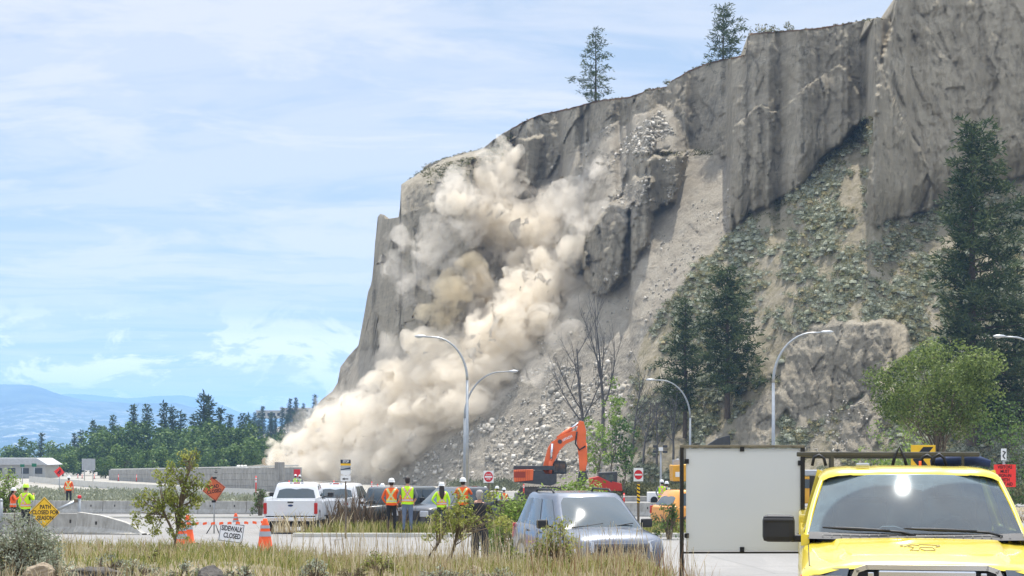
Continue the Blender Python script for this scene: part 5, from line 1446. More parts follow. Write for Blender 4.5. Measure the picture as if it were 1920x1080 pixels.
# rocks on the bank
t = NT('bank_rock', 0.95, 0, 0.15); v = t.coord('Object')
t.color(t.ramp(t.noise(v, 5, 8, 0.75), [(0.3, (0.045, 0.042, 0.04)), (0.6, (0.13, 0.12, 0.11)), (0.75, (0.26, 0.24, 0.21))])); t.bump(t.noise(v, 9, 6, 0.7), 0.9, 0.03); M_ROCK = t.m
def rock(label, px, py, d, w, h, seed, m=None):
    bm = bmesh.new(); bmesh.ops.create_icosphere(bm, subdivisions=4, radius=1)
    s = d / F
    for v_ in bm.verts:
        c = v_.co; n = float(ridged(np.array([c.x * 1.1 + seed]), np.array([c.y * 1.1]), np.array([c.z * 1.1]), 3, seed)[0]) * 0.22 + float(fbm(np.array([c.x * 3]), np.array([c.y * 3]), np.array([c.z * 3]), 3, seed)[0]) * 0.14
        v_.co = c * (1 + n); v_.co.x *= w * s / 2; v_.co.y *= w * s / 2.4; v_.co.z *= h * s * 0.75
    me = bpy.data.meshes.new('rock'); bm.to_mesh(me); bm.free(); me.materials.append(m or M_ROCK)
    o = bpy.data.objects.new('rock', me); COL.objects.link(o); o.location = P(px, py, d); o.rotation_euler = (0, 0.1 * seed, seed)
    tag(o, label, 'rock', 'dark rocks on the near bank'); return o
rock('broad dark rock on the bank under the yellow sign', 180, 1084, 17.5, 110, 26, 1)
rock('pale brown rock low at the left corner beside the sagebrush', 72, 1078, 16.8, 54, 26, 3, mat('tan_rock', (0.30, 0.24, 0.17), 0.95, var=0.3, scale=6, bump=0.02))
low_bush('sagebrush below the road closed sign on the bank', 452, 1088, 18.0, 60, 30, M_NSAGE, 41, 0.032, 9, 12, 'sagebrush_plant', 'sagebrush')
low_bush('grey sagebrush between the big one and the first rock', 205, 1078, 18.6, 70, 42, M_NSAGE, 42, 0.032, 9, 14, 'sagebrush_plant', 'sagebrush')
low_bush('greenish weed clump left of the thin trunked shrub', 290, 1052, 21.5, 56, 26, M_OLIVE, 43, 0.03, 7, 12)
low_bush('sagebrush at the bottom edge left of the grey vehicle', 935, 1094, 18.4, 84, 32, M_NSAGE, 44, 0.032, 9, 14, 'sagebrush_plant', 'sagebrush')
low_bush('dry olive weeds right of the bottom centre sagebrush', 660, 1090, 18.6, 60, 30, M_SCRUB, 45, 0.03, 8, 12)
low_bush('brown weeds below the near corner of the grey vehicle', 1180, 1092, 20, 120, 36, M_SCRUB, 46, 0.035, 6, 16)
rock('small dark rock at the foot of the shrub', 395, 1086, 17.8, 56, 26, 5)
rock('pale stone in the weeds below the photographer', 905, 1078, 20.5, 50, 12, 6, _MC['tan_rock'])

# ================================================================ lamps
def lamp(label, px, d, ytop, side, head_px, col=M_STEEL, base_extra=0):
    s = d / F; b = G(px, d); r = empty('street_lamp', b, 0, label, 'street lamp', 'curved arm street lamps')
    H = CAMZ + (HY - ytop) * s - b.z; A = abs(head_px - px) * s
    rad = 0.0034 * 1000 / 1000
    cv = A * 0.72
    MB().tube((0, 0, 0), (0, 0, H - cv * 1.25), 0.14, 0.10, 12).build('pole', col, r)
    pts = []
    for k in range(13):
        a = PI / 2 * k / 12
        pts.append((side * cv * (1 - math.cos(a)), 0, H - cv * 1.25 + cv * 1.25 * math.sin(a)))
    pts.append((side * A * 0.9, 0, H + 0.02))
    MB().path(pts, [0.10 - 0.045 * k / 13 for k in range(14)], 10).build('arm', col, r)
    mb = MB(); mb.grid([[(side * (A * 0.86 + 0.85 * f), w_ * math.cos(a) , H + 0.06 + hh * math.sin(a)) for a in [2 * PI * q / 10 for q in range(10)]] for f, w_, hh in ((0, .05, .05), (.15, .11, .09), (.5, .17, .12), (.85, .15, .09), (1, .03, .03))], closed=True)
    mb.build('lamp_head', mat('lamp_head', (0.55, 0.57, 0.58), 0.4, 0.3), r)
    mb = MB(); mb.ball((side * (A * 0.86 + 0.5), 0, H - 0.03), 0.13, 0, 10, 6, (1.6, 0.9, 0.5)); mb.build('lens', mat('lamp_lens', (0.5, 0.5, 0.48), 0.2), r)
    MB().box((0, 0, 0.12), (0.5, 0.5, 0.24), bev=0.03).build('base', M_CONC, r)
    return r
lamp('tall curved street lamp bending left in front of the dust', 876, 128, 632, -1, 786)
lamp('farther street lamp bending right behind the tall left bending one', 871, 158, 697, 1, 968, M_POLE)
lamp('street lamp rising behind the blank panel with its arm to the right', 1450, 118, 624, 1, 1554)
lamp('small distant street lamp with its arm to the left before the pines', 1294, 172, 713, -1, 1216, M_POLE)
lamp('street lamp whose head enters from the right picture edge', 1965, 118, 632, -1, 1872)

# ================================================================ signs
def diamond(label, px, py, d, half_px, m, lines, tsize, txt_m, tiltx=0.0, rim=None, roll=0.0, group=None, name='road_sign', yaw=0.0, post=True, hx=None, toff=0, post_m=None, base=True, border=True):
    s = d / F; b = G(px, d); r = empty(name, b, yaw, label, 'road sign', group)
    zc = CAMZ + (HY - py) * s - b.z; R = half_px * s; 
    hxx = (hx or half_px) * s
    q = Matrix.Rotation(roll, 3, 'Y')
    def rr_(k, off): return [tuple(Vector((0, off, zc)) + q @ Vector((x * hxx * k, 0, z * R * k))) for x, z in ((0, -1), (1, 0), (0, 1), (-1, 0))]
    mb = MB(); f = rr_(1, 0.0); g = rr_(1, 0.02); mb.add(f + g, [(0, 1, 2, 3), (7, 6, 5, 4), (0, 4, 5, 1), (1, 5, 6, 2), (2, 6, 7, 3), (3, 7, 4, 0)])
    mb.build('panel', m, r)
    if border:
        mb = MB(); a = rr_(0.93, -0.003); c = rr_(0.89, -0.003); mb.add(a + c, [(i, (i + 1) % 4, 4 + (i + 1) % 4, 4 + i) for i in range(4)]); mb.build('border', txt_m, r)
    mb = MB(); n = len(lines)
    for i, ln in enumerate(lines):
        o_ = Vector((toff * s, -0.005, zc)) + q @ Vector((0, 0, ((n - 1) / 2 - i) * tsize * s * 1.02))
        mb.text(ln, tsize * s * 1.05, o_, q @ Vector((1, 0, 0)), q @ Vector((0, 0, 1)), bold=0.012)
    if lines: mb.build('lettering', txt_m, r)
    if post: MB().tube((0, 0.05, -0.1), (0, 0.05, zc + R * 0.5), 0.028 if d < 80 else 0.05, n=8).build('post', post_m or M_STEEL, r)
    return r
r = diamond('yellow diamond sign reading path closed for season beside the lime worker', 83, 961, 60, 29, M_YELLOW, ['PATH', 'CLOSED FOR', 'SEASON'], 10.0, M_BLACK, hx=29, toff=2)
r = diamond('orange diamond road closed sign on a thin stand behind the cones', 401, 917, 66, 24, M_ORSIGN, ['ROAD', 'CLOSED'], 8.6, M_BLACK, roll=-0.16, hx=22)
for a in (-0.25, 0.25): MB().tube((a * 0.3, 0, 0.35), (a, -0.25, 0.0), 0.02).build('stand_leg', M_BLACK, r)
MB().box((0, -0.012, 0), (0.16, 0.03, 0.09)).build('clip', M_BLACK, r).location = (0.0, -0.02, CAMZ + (HY - 940) * 66 / F - r.location.z)
mb = MB(); mb.box((0, 0, 0), (0.16, 0.03, 0.07)); mb.build('clip', M_BLACK, r).location = (0.03, -0.02, CAMZ + (HY - 896) * 66 / F - r.location.z)
mb = MB(); [mb.tube((0, 0, 0), (x, 0, z), 0.012) for x, z in ((-.08, .05), (.08, .05), (0, .14))]; o = mb.build('beacon_bracket', M_BLACK, r); o.location = (0.08, 0, CAMZ + (HY - 887) * 66 / F - r.location.z)
r = diamond('small fluorescent orange diamond sign with a worker symbol far left', 111, 885, 170, 10, M_FRED, [], 4, M_BLACK, border=False, roll=0.12)
s = 170 / F; zc = CAMZ + (HY - 885) * s - r.location.z; mb = MB(); mb.ball((0.1, -0.05, zc + .2), 0.07, n=8, k=6, sc=(1, .3, 1)); mb.tube((0.05, -0.05, zc + .1), (-0.1, -0.05, zc - .05), 0.05); mb.tube((-.1, -.05, zc - .05), (-.22, -.05, zc - .2), .035); mb.tube((-.05, -.05, zc), (.05, -.05, zc - .22), .035); mb.tube((.05, -.05, zc + .08), (.2, -.05, zc - .02), .03); mb.build('symbol', M_BLACK, r)
# sidewalk closed
d = 50; s = d / F; r = empty('sidewalk_sign', G(434, d), 0, 'white folding sign reading sidewalk closed', 'road sign')
zc = CAMZ + (HY - 999) * s - r.location.z; q = Matrix.Rotation(0.13, 3, 'Y') @ Matrix.Rotation(-0.12, 3, 'X')
mb = MB(); mb.box((0, 0, zc), (46 * s, 0.02, 36 * s), rot=q); mb.build('panel', M_WHITE, r)
mb = MB()
for x0, x1, z0, z1 in ((-22, 22, 16, 17), (-22, 22, -17, -16), (-22, -21, -17, 17), (21, 22, -17, 17)): 
    c = Vector((0, 0, zc)) + q @ Vector(((x0 + x1) / 2 * s, -0.012, (z0 + z1) / 2 * s)); mb.box(tuple(c), ((x1 - x0) * s, 0.004, (z1 - z0) * s), rot=q)
mb.text('SIDEWALK', 13.2 * s, Vector((0, 0, zc)) + q @ Vector((0, -0.016, 7 * s)), q @ Vector((1, 0, 0)), q @ Vector((0, 0, 1)), xs=.62)
mb.text('CLOSED', 13.2 * s, Vector((0, 0, zc)) + q @ Vector((2 * s, -0.016, -6 * s)), q @ Vector((1, 0, 0)), q @ Vector((0, 0, 1)), xs=.66)
mb.build('lettering', M_BLACK, r)
for a, b in (((-8, -18), (-16, -38)), ((14, -18), (30, -38))):
    MB().tube((a[0] * s, 0, zc + a[1] * s), (b[0] * s, -0.1, 0.0), 0.012).build('leg', M_BLACK, r)
MB().tube((-14 * s, -0.09, 0.06), (24 * s, -0.09, 0.06), 0.012).build('stretcher', M_BLACK, r)
# bus stop style sign
d = 55.5; s = d / F; r = empty('bus_stop_sign', (G(648, d).x, d, float(road_z(d))), 0, 'narrow stop sign post with dark, yellow and white plates before the slide', 'road sign')
Z = lambda py: CAMZ + (HY - py) * s - r.location.z
MB().box((0, 0.03, (Z(862) + 0) / 2 - .05), (0.05, 0.05, Z(862) + 0.1)).build('post', M_WOODP, r)
mb = MB()
mb.box((0, 0, (Z(862) + Z(869)) / 2), (19 * s, 0.012, 7 * s), 0); mb.box((0, 0, (Z(869) + Z(873)) / 2), (19 * s, 0.012, 4 * s), 1); mb.box((0, 0, (Z(873) + Z(882)) / 2), (19 * s, 0.012, 9 * s), 2)
mb.box((0, 0, (Z(882) + Z(887)) / 2), (18.6 * s, 0.012, 5 * s), 3)
vs = [(9.3 * s * math.cos(a), -0.006, Z(887) + 4 * s * math.sin(a)) for a in [PI + PI * q / 12 for q in range(13)]]
mb.add(vs + [(x, 0.006, z) for x, y, z in vs], [list(range(13)), list(range(13, 26))[::-1]] + [(i, i + 1, 14 + i, 13 + i) for i in range(12)], 3)
mb.add([(-9.4 * s, -.009, Z(880)), (9.4 * s, -.009, Z(876)), (9.4 * s, -.009, Z(879)), (-9.4 * s, -.009, Z(881.6))], [(0, 1, 2, 3)], 0)
mb.text('STOP', 6 * s, (0.01, -0.009, Z(865.6)), (1, 0, 0), (0, 0, 1), 3)
mb.build('plate', [mat('navy', (0.02, 0.035, 0.06), 0.5), M_YELLOW, M_ALU, M_WHITE], r)
mb = MB(); mb.box((0, 0, Z(897)), (19 * s, 0.012, 11 * s), 0); mb.box((0.02, -0.009, Z(898)), (8 * s, 0.006, 1.8 * s), 1); mb.add([(-7 * s, -.01, Z(898)), (-2 * s, -.01, Z(895.5)), (-2 * s, -.01, Z(900.5))], [(0, 1, 2)], 1)
mb.build('arrow_plate', [M_WHITE, M_BLACK], r)
# no entry signs
def no_entry(label, px, py, d, w, h, lettering=False, post=True):
    s = d / F; b = G(px, d); r = empty('no_entry_sign', b, 0, label, 'no entry sign', 'no entry signs'); zc = CAMZ + (HY - py) * s - b.z
    MB().box((0, 0, zc), (w * s, 0.02, h * s), bev=0.004).build('panel', M_WHITE, r)
    n = 28; R = w * s * 0.44; mb = MB(); vs = [(R * math.cos(2 * PI * i / n), -0.016, zc + R * math.sin(2 * PI * i / n) * (h / w if h < w * 1.2 else 1.12)) for i in range(n)]
    mb.add(vs, [list(range(n))]); mb.build('red_disc', M_RED, r)
    mb = MB(); mb.box((0, -0.02, zc), (R * 1.65, 0.006, R * 0.38))
    if lettering:
        mb.text('DO NOT', R * 0.38, (0, -0.02, zc + R * 0.5), (1, 0, 0), (0, 0, 1)); mb.text('ENTER', R * 0.38, (0, -0.02, zc - R * 0.5), (1, 0, 0), (0, 0, 1))
    mb.build('white_bar', M_WHITE, r)
    MB().box((0, 0.04, zc / 2), (0.09, 0.05, zc + h * s * 0.4)).build('post', M_WOODP, r)
    return r, s, zc
no_entry('no entry sign with lettering left of the excavator above the shrub', 916, 894, 78, 19, 22, True)
r, s, zc = no_entry('no entry sign on a striped yellow post right of the excavator', 1197, 890, 62, 18, 25)
mb = MB(); Zr = lambda py: CAMZ + (HY - py) * s - r.location.z
mb.box((0, -0.01, (Zr(908) + Zr(943)) / 2), (5.5 * s, 0.02, 35 * s), 0)
for k in range(5): z0 = Zr(909 + 7 * k); mb.add([(-2.7 * s, -.022, z0), (2.7 * s, -.022, z0 - 2.5 * s), (2.7 * s, -.022, z0 - 5.5 * s), (-2.7 * s, -.022, z0 - 3 * s)], [(0, 1, 2, 3)], 1)
mb.build('hazard_strip', [M_YELLOW, M_BLACK], r)
# red notice
d = 40; s = d / F; r = empty('notice_sign', G(1884, d), 0, 'fluorescent red notice asking visitors to sign in', 'notice sign'); Z = lambda py: CAMZ + (HY - py) * s - r.location.z
MB().box((0, 0, Z(892)), (41 * s, 0.02, 42 * s)).build('panel', M_FRED, r)
mb = MB()
for i, ln in enumerate(['VISITORS', 'MUST', 'SIGN-IN', 'WITH', 'FIRST AID']): mb.text(ln, 8.4 * s, (0, -0.014, Z(876 + i * 8)), (1, 0, 0), (0, 0, 1), bold=0.004)
mb.build('lettering', M_BLACK, r)
MB().box((-0.015, 0.03, Z(880) / 2), (0.05, 0.04, Z(850))).build('post', M_STEEL, r)
mb = MB(); mb.box((-2 * s, 0.0, Z(852)), (10 * s, 0.02, 22 * s), 0)
mb.tube((-4 * s, -.015, Z(846)), (1 * s, -.015, Z(848)), 0.012, m=1); mb.tube((1 * s, -.015, Z(848)), (-4 * s, -.015, Z(855)), 0.012, m=1); mb.tube((-4 * s, -.015, Z(855)), (0, -.015, Z(860)), 0.012, m=1); mb.build('symbol_plate', [M_WHITE, M_BLACK], r)
# chevron
d = 62; s = d / F; r = empty('chevron_sign', G(1731, d), 0, 'yellow sign with a black chevron behind the yellow truck roof', 'chevron sign'); Z = lambda py: CAMZ + (HY - py) * s - r.location.z
MB().box((0, 0, Z(862)), (46 * s, 0.02, 55 * s), bev=0.006).build('panel', M_YELLOW, r)
mb = MB(); mb.add([(0, -.014, Z(838)), (19 * s, -.014, Z(838)), (0, -.014, Z(862)), (-20 * s, -.014, Z(862)), (19 * s, -.014, Z(886)), (0, -.014, Z(886))], [(0, 3, 2, 1), (3, 5, 4, 2)]); mb.build('chevron', M_BLACK, r)
for x in (-.3, .3): MB().box((x, 0.03, Z(840) / 2), (0.07, 0.05, Z(840))).build('post', M_WOODP, r)
# blank framed panel
d = 19.0; s = d / F; r = empty('sign_frame', (G(1393, d).x, d, float(road_z(d))), 0.02, 'blank pale board lashed in a tall dark frame left of the yellow truck', 'sign frame'); Z = lambda py: CAMZ + (HY - py) * s - r.location.z
M_FRAME = mat('dark_frame', (0.035, 0.032, 0.028), 0.55, 0.3, var=0.25, scale=5); M_BOARD = NT('blank_board', 0.6, 0, 0.3); v = M_BOARD.coord('Object')
M_BOARD.color(M_BOARD.ramp(M_BOARD.noise(v, 0.9, 3, 0.5), [(0.35, (0.74, 0.76, 0.77)), (0.65, (0.80, 0.81, 0.80))])); M_BOARD.bump(M_BOARD.noise(M_BOARD.coord('Object', (1, 1, 60)), 3, 2, 0.5), 0.1, 0.002)
trn = M_BOARD.n('ShaderNodeBsdfTranslucent'); trn.inputs['Color'].default_value = (0.72, 0.73, 0.72, 1); mxs = M_BOARD.n('ShaderNodeMixShader'); mxs.inputs[0].default_value = 0.42
M_BOARD.L(M_BOARD.p.outputs[0], mxs.inputs[1]); M_BOARD.L(trn.outputs[0], mxs.inputs[2]); M_BOARD.L(mxs.outputs[0], M_BOARD.out.inputs['Surface'])
MB().box((1.5 * s, 0.0, (Z(841) + Z(1033)) / 2), (217 * s, 0.012, (Z(841) - Z(1033))), bev=0.003).build('board', M_BOARD.m, r)
for x, w in ((-115, 7), (112, 8)): MB().box((x * s, 0.0, Z(838) / 2), (w * s, 0.05, Z(838)), bev=0.004).build('post', M_FRAME, r)
MB().box((-1.5 * s, 0, Z(837)), (234 * s, 0.052, 5 * s), bev=0.003).build('top_rail', mat('worn_rail', (0.22, 0.19, 0.13), 0.5, 0.4, var=0.3, scale=8), r)
MB().box((-1.5 * s, 0, Z(1036)), (219 * s, 0.03, 3.5 * s)).build('bottom_rail', M_FRAME, r)
for x, py in ((-106, 865), (-106, 1004), (-2, 842), (-2, 1030), (107, 868), (107, 1004)): MB().box((x * s, -0.012, Z(py)), (8 * s, 0.03, 9 * s), bev=0.003).build('clamp', M_BLACK, r)
# cones and delineators
def cone(label, px, d, h, group='traffic cones along the closed sidewalk', proto=[None]):
    if proto[0] is None:
        r = empty('traffic_cone', (0, 0, 0)); n = 16
        mb = MB(); mb.grid([[(rad * math.cos(2 * PI * i / n), rad * math.sin(2 * PI * i / n), z) for i in range(n)] for rad, z in ((.19, .03), (.165, .06), (.125, .30), (.085, .56), (.04, .70), (.035, .71))], closed=True); mb.add([(.035 * math.cos(2 * PI * i / n), .035 * math.sin(2 * PI * i / n), .71) for i in range(n)], [list(range(n))]); mb.build('body', M_ORANGE, r)
        mb = MB()
        for z0, z1 in ((.36, .46), (.52, .58)): mb.grid([[((.165 - .147 * (z - .06) + .004) * math.cos(2 * PI * i / n), (.165 - .147 * (z - .06) + .004) * math.sin(2 * PI * i / n), z) for i in range(n)] for z in (z0, z1)], closed=True)
        mb.build('reflective_band', M_ALU, r); MB().box((0, 0, .018), (.42, .42, .036), bev=.01).build('base', M_RUBBER, r); proto[0] = r; o = r
    else: o = copy_tree(proto[0])
    o.location = (G(px, d).x, d, float(road_z(d)) + 0.01); o.scale = (h / .71,) * 3; tag(o, label, 'traffic cone', group); o.rotation_euler = (0, 0, px * .1); return o
cone('large traffic cone right of the sidewalk closed sign', 497, 47, 0.98)
cone('tall traffic cone behind the leaves of the thin trunked shrub', 340, 46, 0.95)
cone('second traffic cone just right of the one behind the shrub', 352, 52, 0.9)
cone('small far traffic cone above the sidewalk closed sign', 442, 68, 0.75)
def delineator(label, px, py0, py1, d, proto=[None]):
    s = d / F; h = (py1 - py0) * s
    mb = MB(); mb.tube((0, 0, 0.03), (0, 0, h * 0.97), 0.055, 0.045, 10, 0); mb.ball((0, 0, h * .97), .045, 0, 8, 5); mb.tube((0, 0, h * .62), (0, 0, h * .74), .058, .057, 10, 1); mb.tube((0, 0, h * .80), (0, 0, h * .88), .055, .054, 10, 1); mb.tube((0, 0, 0), (0, 0, .05), .2, .18, 12, 2)
    o = mb.build('delineator_post', [M_FRED, M_WHITE, M_RUBBER]); o.location = P(px, py1, d); tag(o, label, 'delineator', 'orange delineator posts'); return o
for px, y0, y1, d, lb in [(222, 890, 902, 230, 'leftmost thin orange delineator before the block wall'), (256, 890, 903, 220, 'second orange delineator before the block wall'), (480, 892, 925, 150, 'orange delineator left of the round dark bush'), (542, 901, 925, 140, 'orange delineator above the first pickup roof'), (603, 906, 925, 140, 'orange delineator above the second pickup cab'), (626, 901, 925, 140, 'orange delineator left of the stop sign post'), (697, 903, 925, 140, 'orange delineator right of the stop sign post left of the workers'), (708, 908, 925, 145, 'short orange delineator close to the worker in the orange vest'), (154, 890, 897, 235, 'orange delineator right of the small diamond sign'), (146, 890, 897, 240, 'orange delineator nearest the small diamond sign'), (177, 890, 898, 235, 'orange delineator below the grey sign back'), (1170, 925, 945, 100, 'orange delineator beside the striped sign post'), (982, 908, 926, 140, 'orange delineator before the excavator track')]:
    delineator(lb, px, y0, y1, d)
# caution tape strung between the cones
def tape(a, b, sag, label):
    n = 40; mb = MB(); vs = []
    for i in range(n + 1):
        f = i / n; p = a.lerp(b, f); z = p.z - sag * 4 * f * (1 - f) + 0.012 * math.sin(i * 1.7)
        vs += [(p.x, p.y, z - .035), (p.x, p.y + .004, z + .035)]
    for i in range(n): mb.add([vs[2 * i], vs[2 * i + 2], vs[2 * i + 3], vs[2 * i + 1]], [(0, 1, 2, 3)], (i // 2) % 2)
    o = mb.build('barrier_tape', [M_WHITE, M_ORANGE]); tag(o, label, 'barrier tape'); return o
tape(P(342, 981, 48), P(497, 979, 47), 0.02, 'red and white barrier tape between the shrub and the large cone')
# swing gate pipe and bollard at left
d = 63.5; s = d / F; r = empty('pipe_gate', G(149, d), 0, 'grey pipe barrier arm on a red topped post behind the near barrier', 'pipe gate'); Z = lambda py: CAMZ + (HY - py) * s - r.location.z
MB().tube((0, 0, 0), (0, 0, Z(934)), .06, n=10).build('post', M_POLE, r); MB().ball((0, 0, Z(932)), .08, 0, 10, 6).build('cap', M_RED, r)
MB().tube((-9 * s, 0, Z(941)), (-45 * s, -.1, Z(958)), .06, n=10).build('arm', M_STEEL, r)
MB().box((-6 * s, 0, Z(939)), (.14, .12, .12)).build('hinge', M_WOODP, r)
o = MB().tube((0, 0, 0), (0, 0, 1.25), .07, n=10).ball((0, 0, 1.25), .08, 0, 10, 6).build('bollard', M_POLE); o.location = G(2, 63); tag(o, 'dark grey bollard at the left picture edge', 'bollard')
# ================================================================ vehicles
def paint(name, col, rough=0.28, metal=0.0, coat=0.8):
    t = NT(name, rough, metal, 0.5)
    v = t.coord('Object'); nz = t.noise(v, 3.0, 6, 0.7)
    c = t.mix(t.mr(nz, 0.45, 0.75, 0, 0.16), tuple(col) + (1,), (0.42, 0.38, 0.32, 1))
    t.color(c); t.p.inputs['Coat Weight'].default_value = coat; t.p.inputs['Coat Roughness'].default_value = 0.06
    t.L(t.mr(nz, 0.3, 0.7, rough * 0.95, rough * 1.12), t.p.inputs['Roughness'])
    return t.m
M_YPAINT = paint('yellow_paint', (0.80, 0.62, 0.03))
M_WPAINT = paint('white_vehicle_paint', (0.72, 0.73, 0.74))
M_GPAINT = paint('silver_blue_paint', (0.105, 0.125, 0.165), 0.34, 0.4)
M_DPAINT = paint('dark_green_paint', (0.035, 0.042, 0.036), 0.3)
M_KPAINT = paint('black_vehicle_paint', (0.02, 0.022, 0.025), 0.3)
M_OPAINT = paint('amber_paint', (0.85, 0.33, 0.02), 0.3)
M_CHROME = mat('chrome', (0.72, 0.73, 0.75), 0.12, 1.0)
M_TRIM = mat('black_trim', (0.025, 0.025, 0.027), 0.55, var=0.2)
M_TAIL = mat('tail_lamp', (0.45, 0.01, 0.01), 0.2, spec=0.6)
M_CLEAR = mat('clear_lamp', (0.50, 0.52, 0.55), 0.12, 0.3, 0.6)
M_GLASSD = mat('vehicle_glass', (0.03, 0.05, 0.06), 0.035, spec=0.8, coat=0.5)
M_RIM = mat('alloy_rim', (0.45, 0.46, 0.47), 0.3, 0.8)
M_SEAT = mat('seat_cloth', (0.05, 0.05, 0.055), 0.9, var=0.2)
M_DASH = mat('dashboard', (0.10, 0.11, 0.115), 0.7, var=0.15)
t = NT('windshield_glass', 0.03, 0, 0.5); t.N.remove(t.p)
fr = t.n('ShaderNodeFresnel'); fr.inputs['IOR'].default_value = 2.0
tr = t.n('ShaderNodeBsdfTransparent'); tr.inputs['Color'].default_value = (0.30, 0.44, 0.52, 1)
gl = t.n('ShaderNodeBsdfGlossy'); gl.inputs['Roughness'].default_value = 0.045; gl.inputs['Color'].default_value = (0.9, 0.97, 1, 1)
mx = t.n('ShaderNodeMixShader'); t.L(fr.outputs[0], mx.inputs[0]); t.L(tr.outputs[0], mx.inputs[1]); t.L(gl.outputs[0], mx.inputs[2])
df = t.n('ShaderNodeBsdfDiffuse'); df.inputs['Color'].default_value = (0.30, 0.40, 0.43, 1)
dm = t.n('ShaderNodeMixShader'); dust = t.mr(t.noise(t.coord('Object', (1, 1, 1)), 2.2, 7, 0.75, 0.5), 0.42, 0.75, 0.01, 0.10)
ob = t.n('ShaderNodeSeparateXYZ'); t.L(t.n('ShaderNodeTexCoord').outputs['Object'], ob.inputs[0])
def arc(cx, cz, r):
    a = t.math('MULTIPLY', t.math('SUBTRACT', ob.outputs['X'], cx), 1.0 / r); b = t.math('MULTIPLY', t.math('SUBTRACT', ob.outputs['Z'], cz), 1.5 / r)
    return t.math('SQRT', t.math('ADD', t.math('MULTIPLY', a, a), t.math('MULTIPLY', b, b)))
arcs = t.math('MINIMUM', arc(-.20, 1.33, .62), arc(.46, 1.33, .66))
film = t.math('MULTIPLY', t.mr(arcs, .97, 1.03), t.mr(t.noise(t.coord('Object'), 5, 5, .7), .3, .7, .16, .36))
t.L(t.math('MAXIMUM', dust, film), dm.inputs[0]); t.L(mx.outputs[0], dm.inputs[1]); t.L(df.outputs[0], dm.inputs[2]); t.L(dm.outputs[0], t.out.inputs['Surface'])
M_WSHIELD = t.m

def wheel(root, x, y, r, w, name='wheel'):
    s = 1 if x > 0 else -1
    wr = MB(); n = 24
    prof = [(r * 0.62, -w / 2), (r * 0.92, -w / 2), (r, -w * 0.36), (r, w * 0.36), (r * 0.92, w / 2), (r * 0.62, w / 2)]
    wr.grid([[(o_, ra * math.cos(2 * PI * i / n), ra * math.sin(2 * PI * i / n)) for i in range(n)] for ra, o_ in prof], closed=True, smooth=False)
    t = wr.build(name, M_RUBBER, root, (x, y, r)); 
    rm = MB()
    rm.tube((s * w * 0.25, 0, 0), (s * w * 0.46, 0, 0), r * 0.2, r * 0.16, 12)
    for k in range(6):
        a = 2 * PI * k / 6; rm.box((s * w * 0.38, math.cos(a) * r * 0.36, math.sin(a) * r * 0.36), (0.03, 0.09, r * 0.55), rot=Matrix.Rotation(-(a - PI / 2), 3, 'X') if True else None)
    rm.grid([[(s * w * o_, ra * math.cos(2 * PI * i / n), ra * math.sin(2 * PI * i / n)) for i in range(n)] for ra, o_ in ((r * .64, 0.5), (r * .56, 0.46), (r * .54, 0.1))], closed=True)
    rm.tube((s * w * .02, 0, 0), (s * w * .1, 0, 0), r * .6, n=20)
    rm.build('rim', M_RIM, t)
    return t
def body_loft(stations, prof, cap=True):
    """stations: (y, w, zb, zt, crown); full cross-section rings"""
    mb = MB(); rows = []
    for (y, w, zb, zt, cr) in stations:
        half = [(0, zt + cr), (0.45 * w, zt + cr * 0.9), (0.74 * w, zt + cr * 0.5), (0.90 * w, zt - 0.005), (0.965 * w, zt - 0.05), (0.995 * w, zt - 0.15), (w, zt - (zt - zb) * 0.45), (0.985 * w, zb + (zt - zb) * 0.22), (0.95 * w, zb + 0.03), (0.80 * w, zb)]
        ring = [(x, y, z) for x, z in half] + [(-x, y, z) for x, z in half[::-1][:-1]]
        rows.append(ring)
    mb.grid(rows, closed=True, smooth=True)
    if cap: n = len(rows[0]); mb.add(rows[0], [list(range(n))[::-1]]); mb.add(rows[-1], [list(range(n))])
    return mb
def quad_panel(mb, pts, m=0, n=6, bulge=0.0, nrm=(0, 0, 1), smooth=True):
    """bilinear patch over 4 corners (bl, br, tr, tl) bulged along nrm"""
    bl, br, tr, tl = [Vector(p) for p in pts]; N = Vector(nrm)
    rows = []
    for j in range(n + 1):
        v = j / n; row = []
        for i in range(n + 1):
            u = i / n; p = bl.lerp(br, u).lerp(tl.lerp(tr, u), v) + N * bulge * 4 * u * (1 - u) * (0.6 + 1.6 * v * (1 - v))
            row.append(tuple(p))
        rows.append(row)
    mb.grid(rows, m, smooth); return mb
def inset_quad(pts, k, off, nrm):
    c = sum((Vector(p) for p in pts), Vector()) / 4; N = Vector(nrm).normalized()
    return [tuple(Vector(p) + (c - Vector(p)).normalized() * k + N * off) for p in pts]

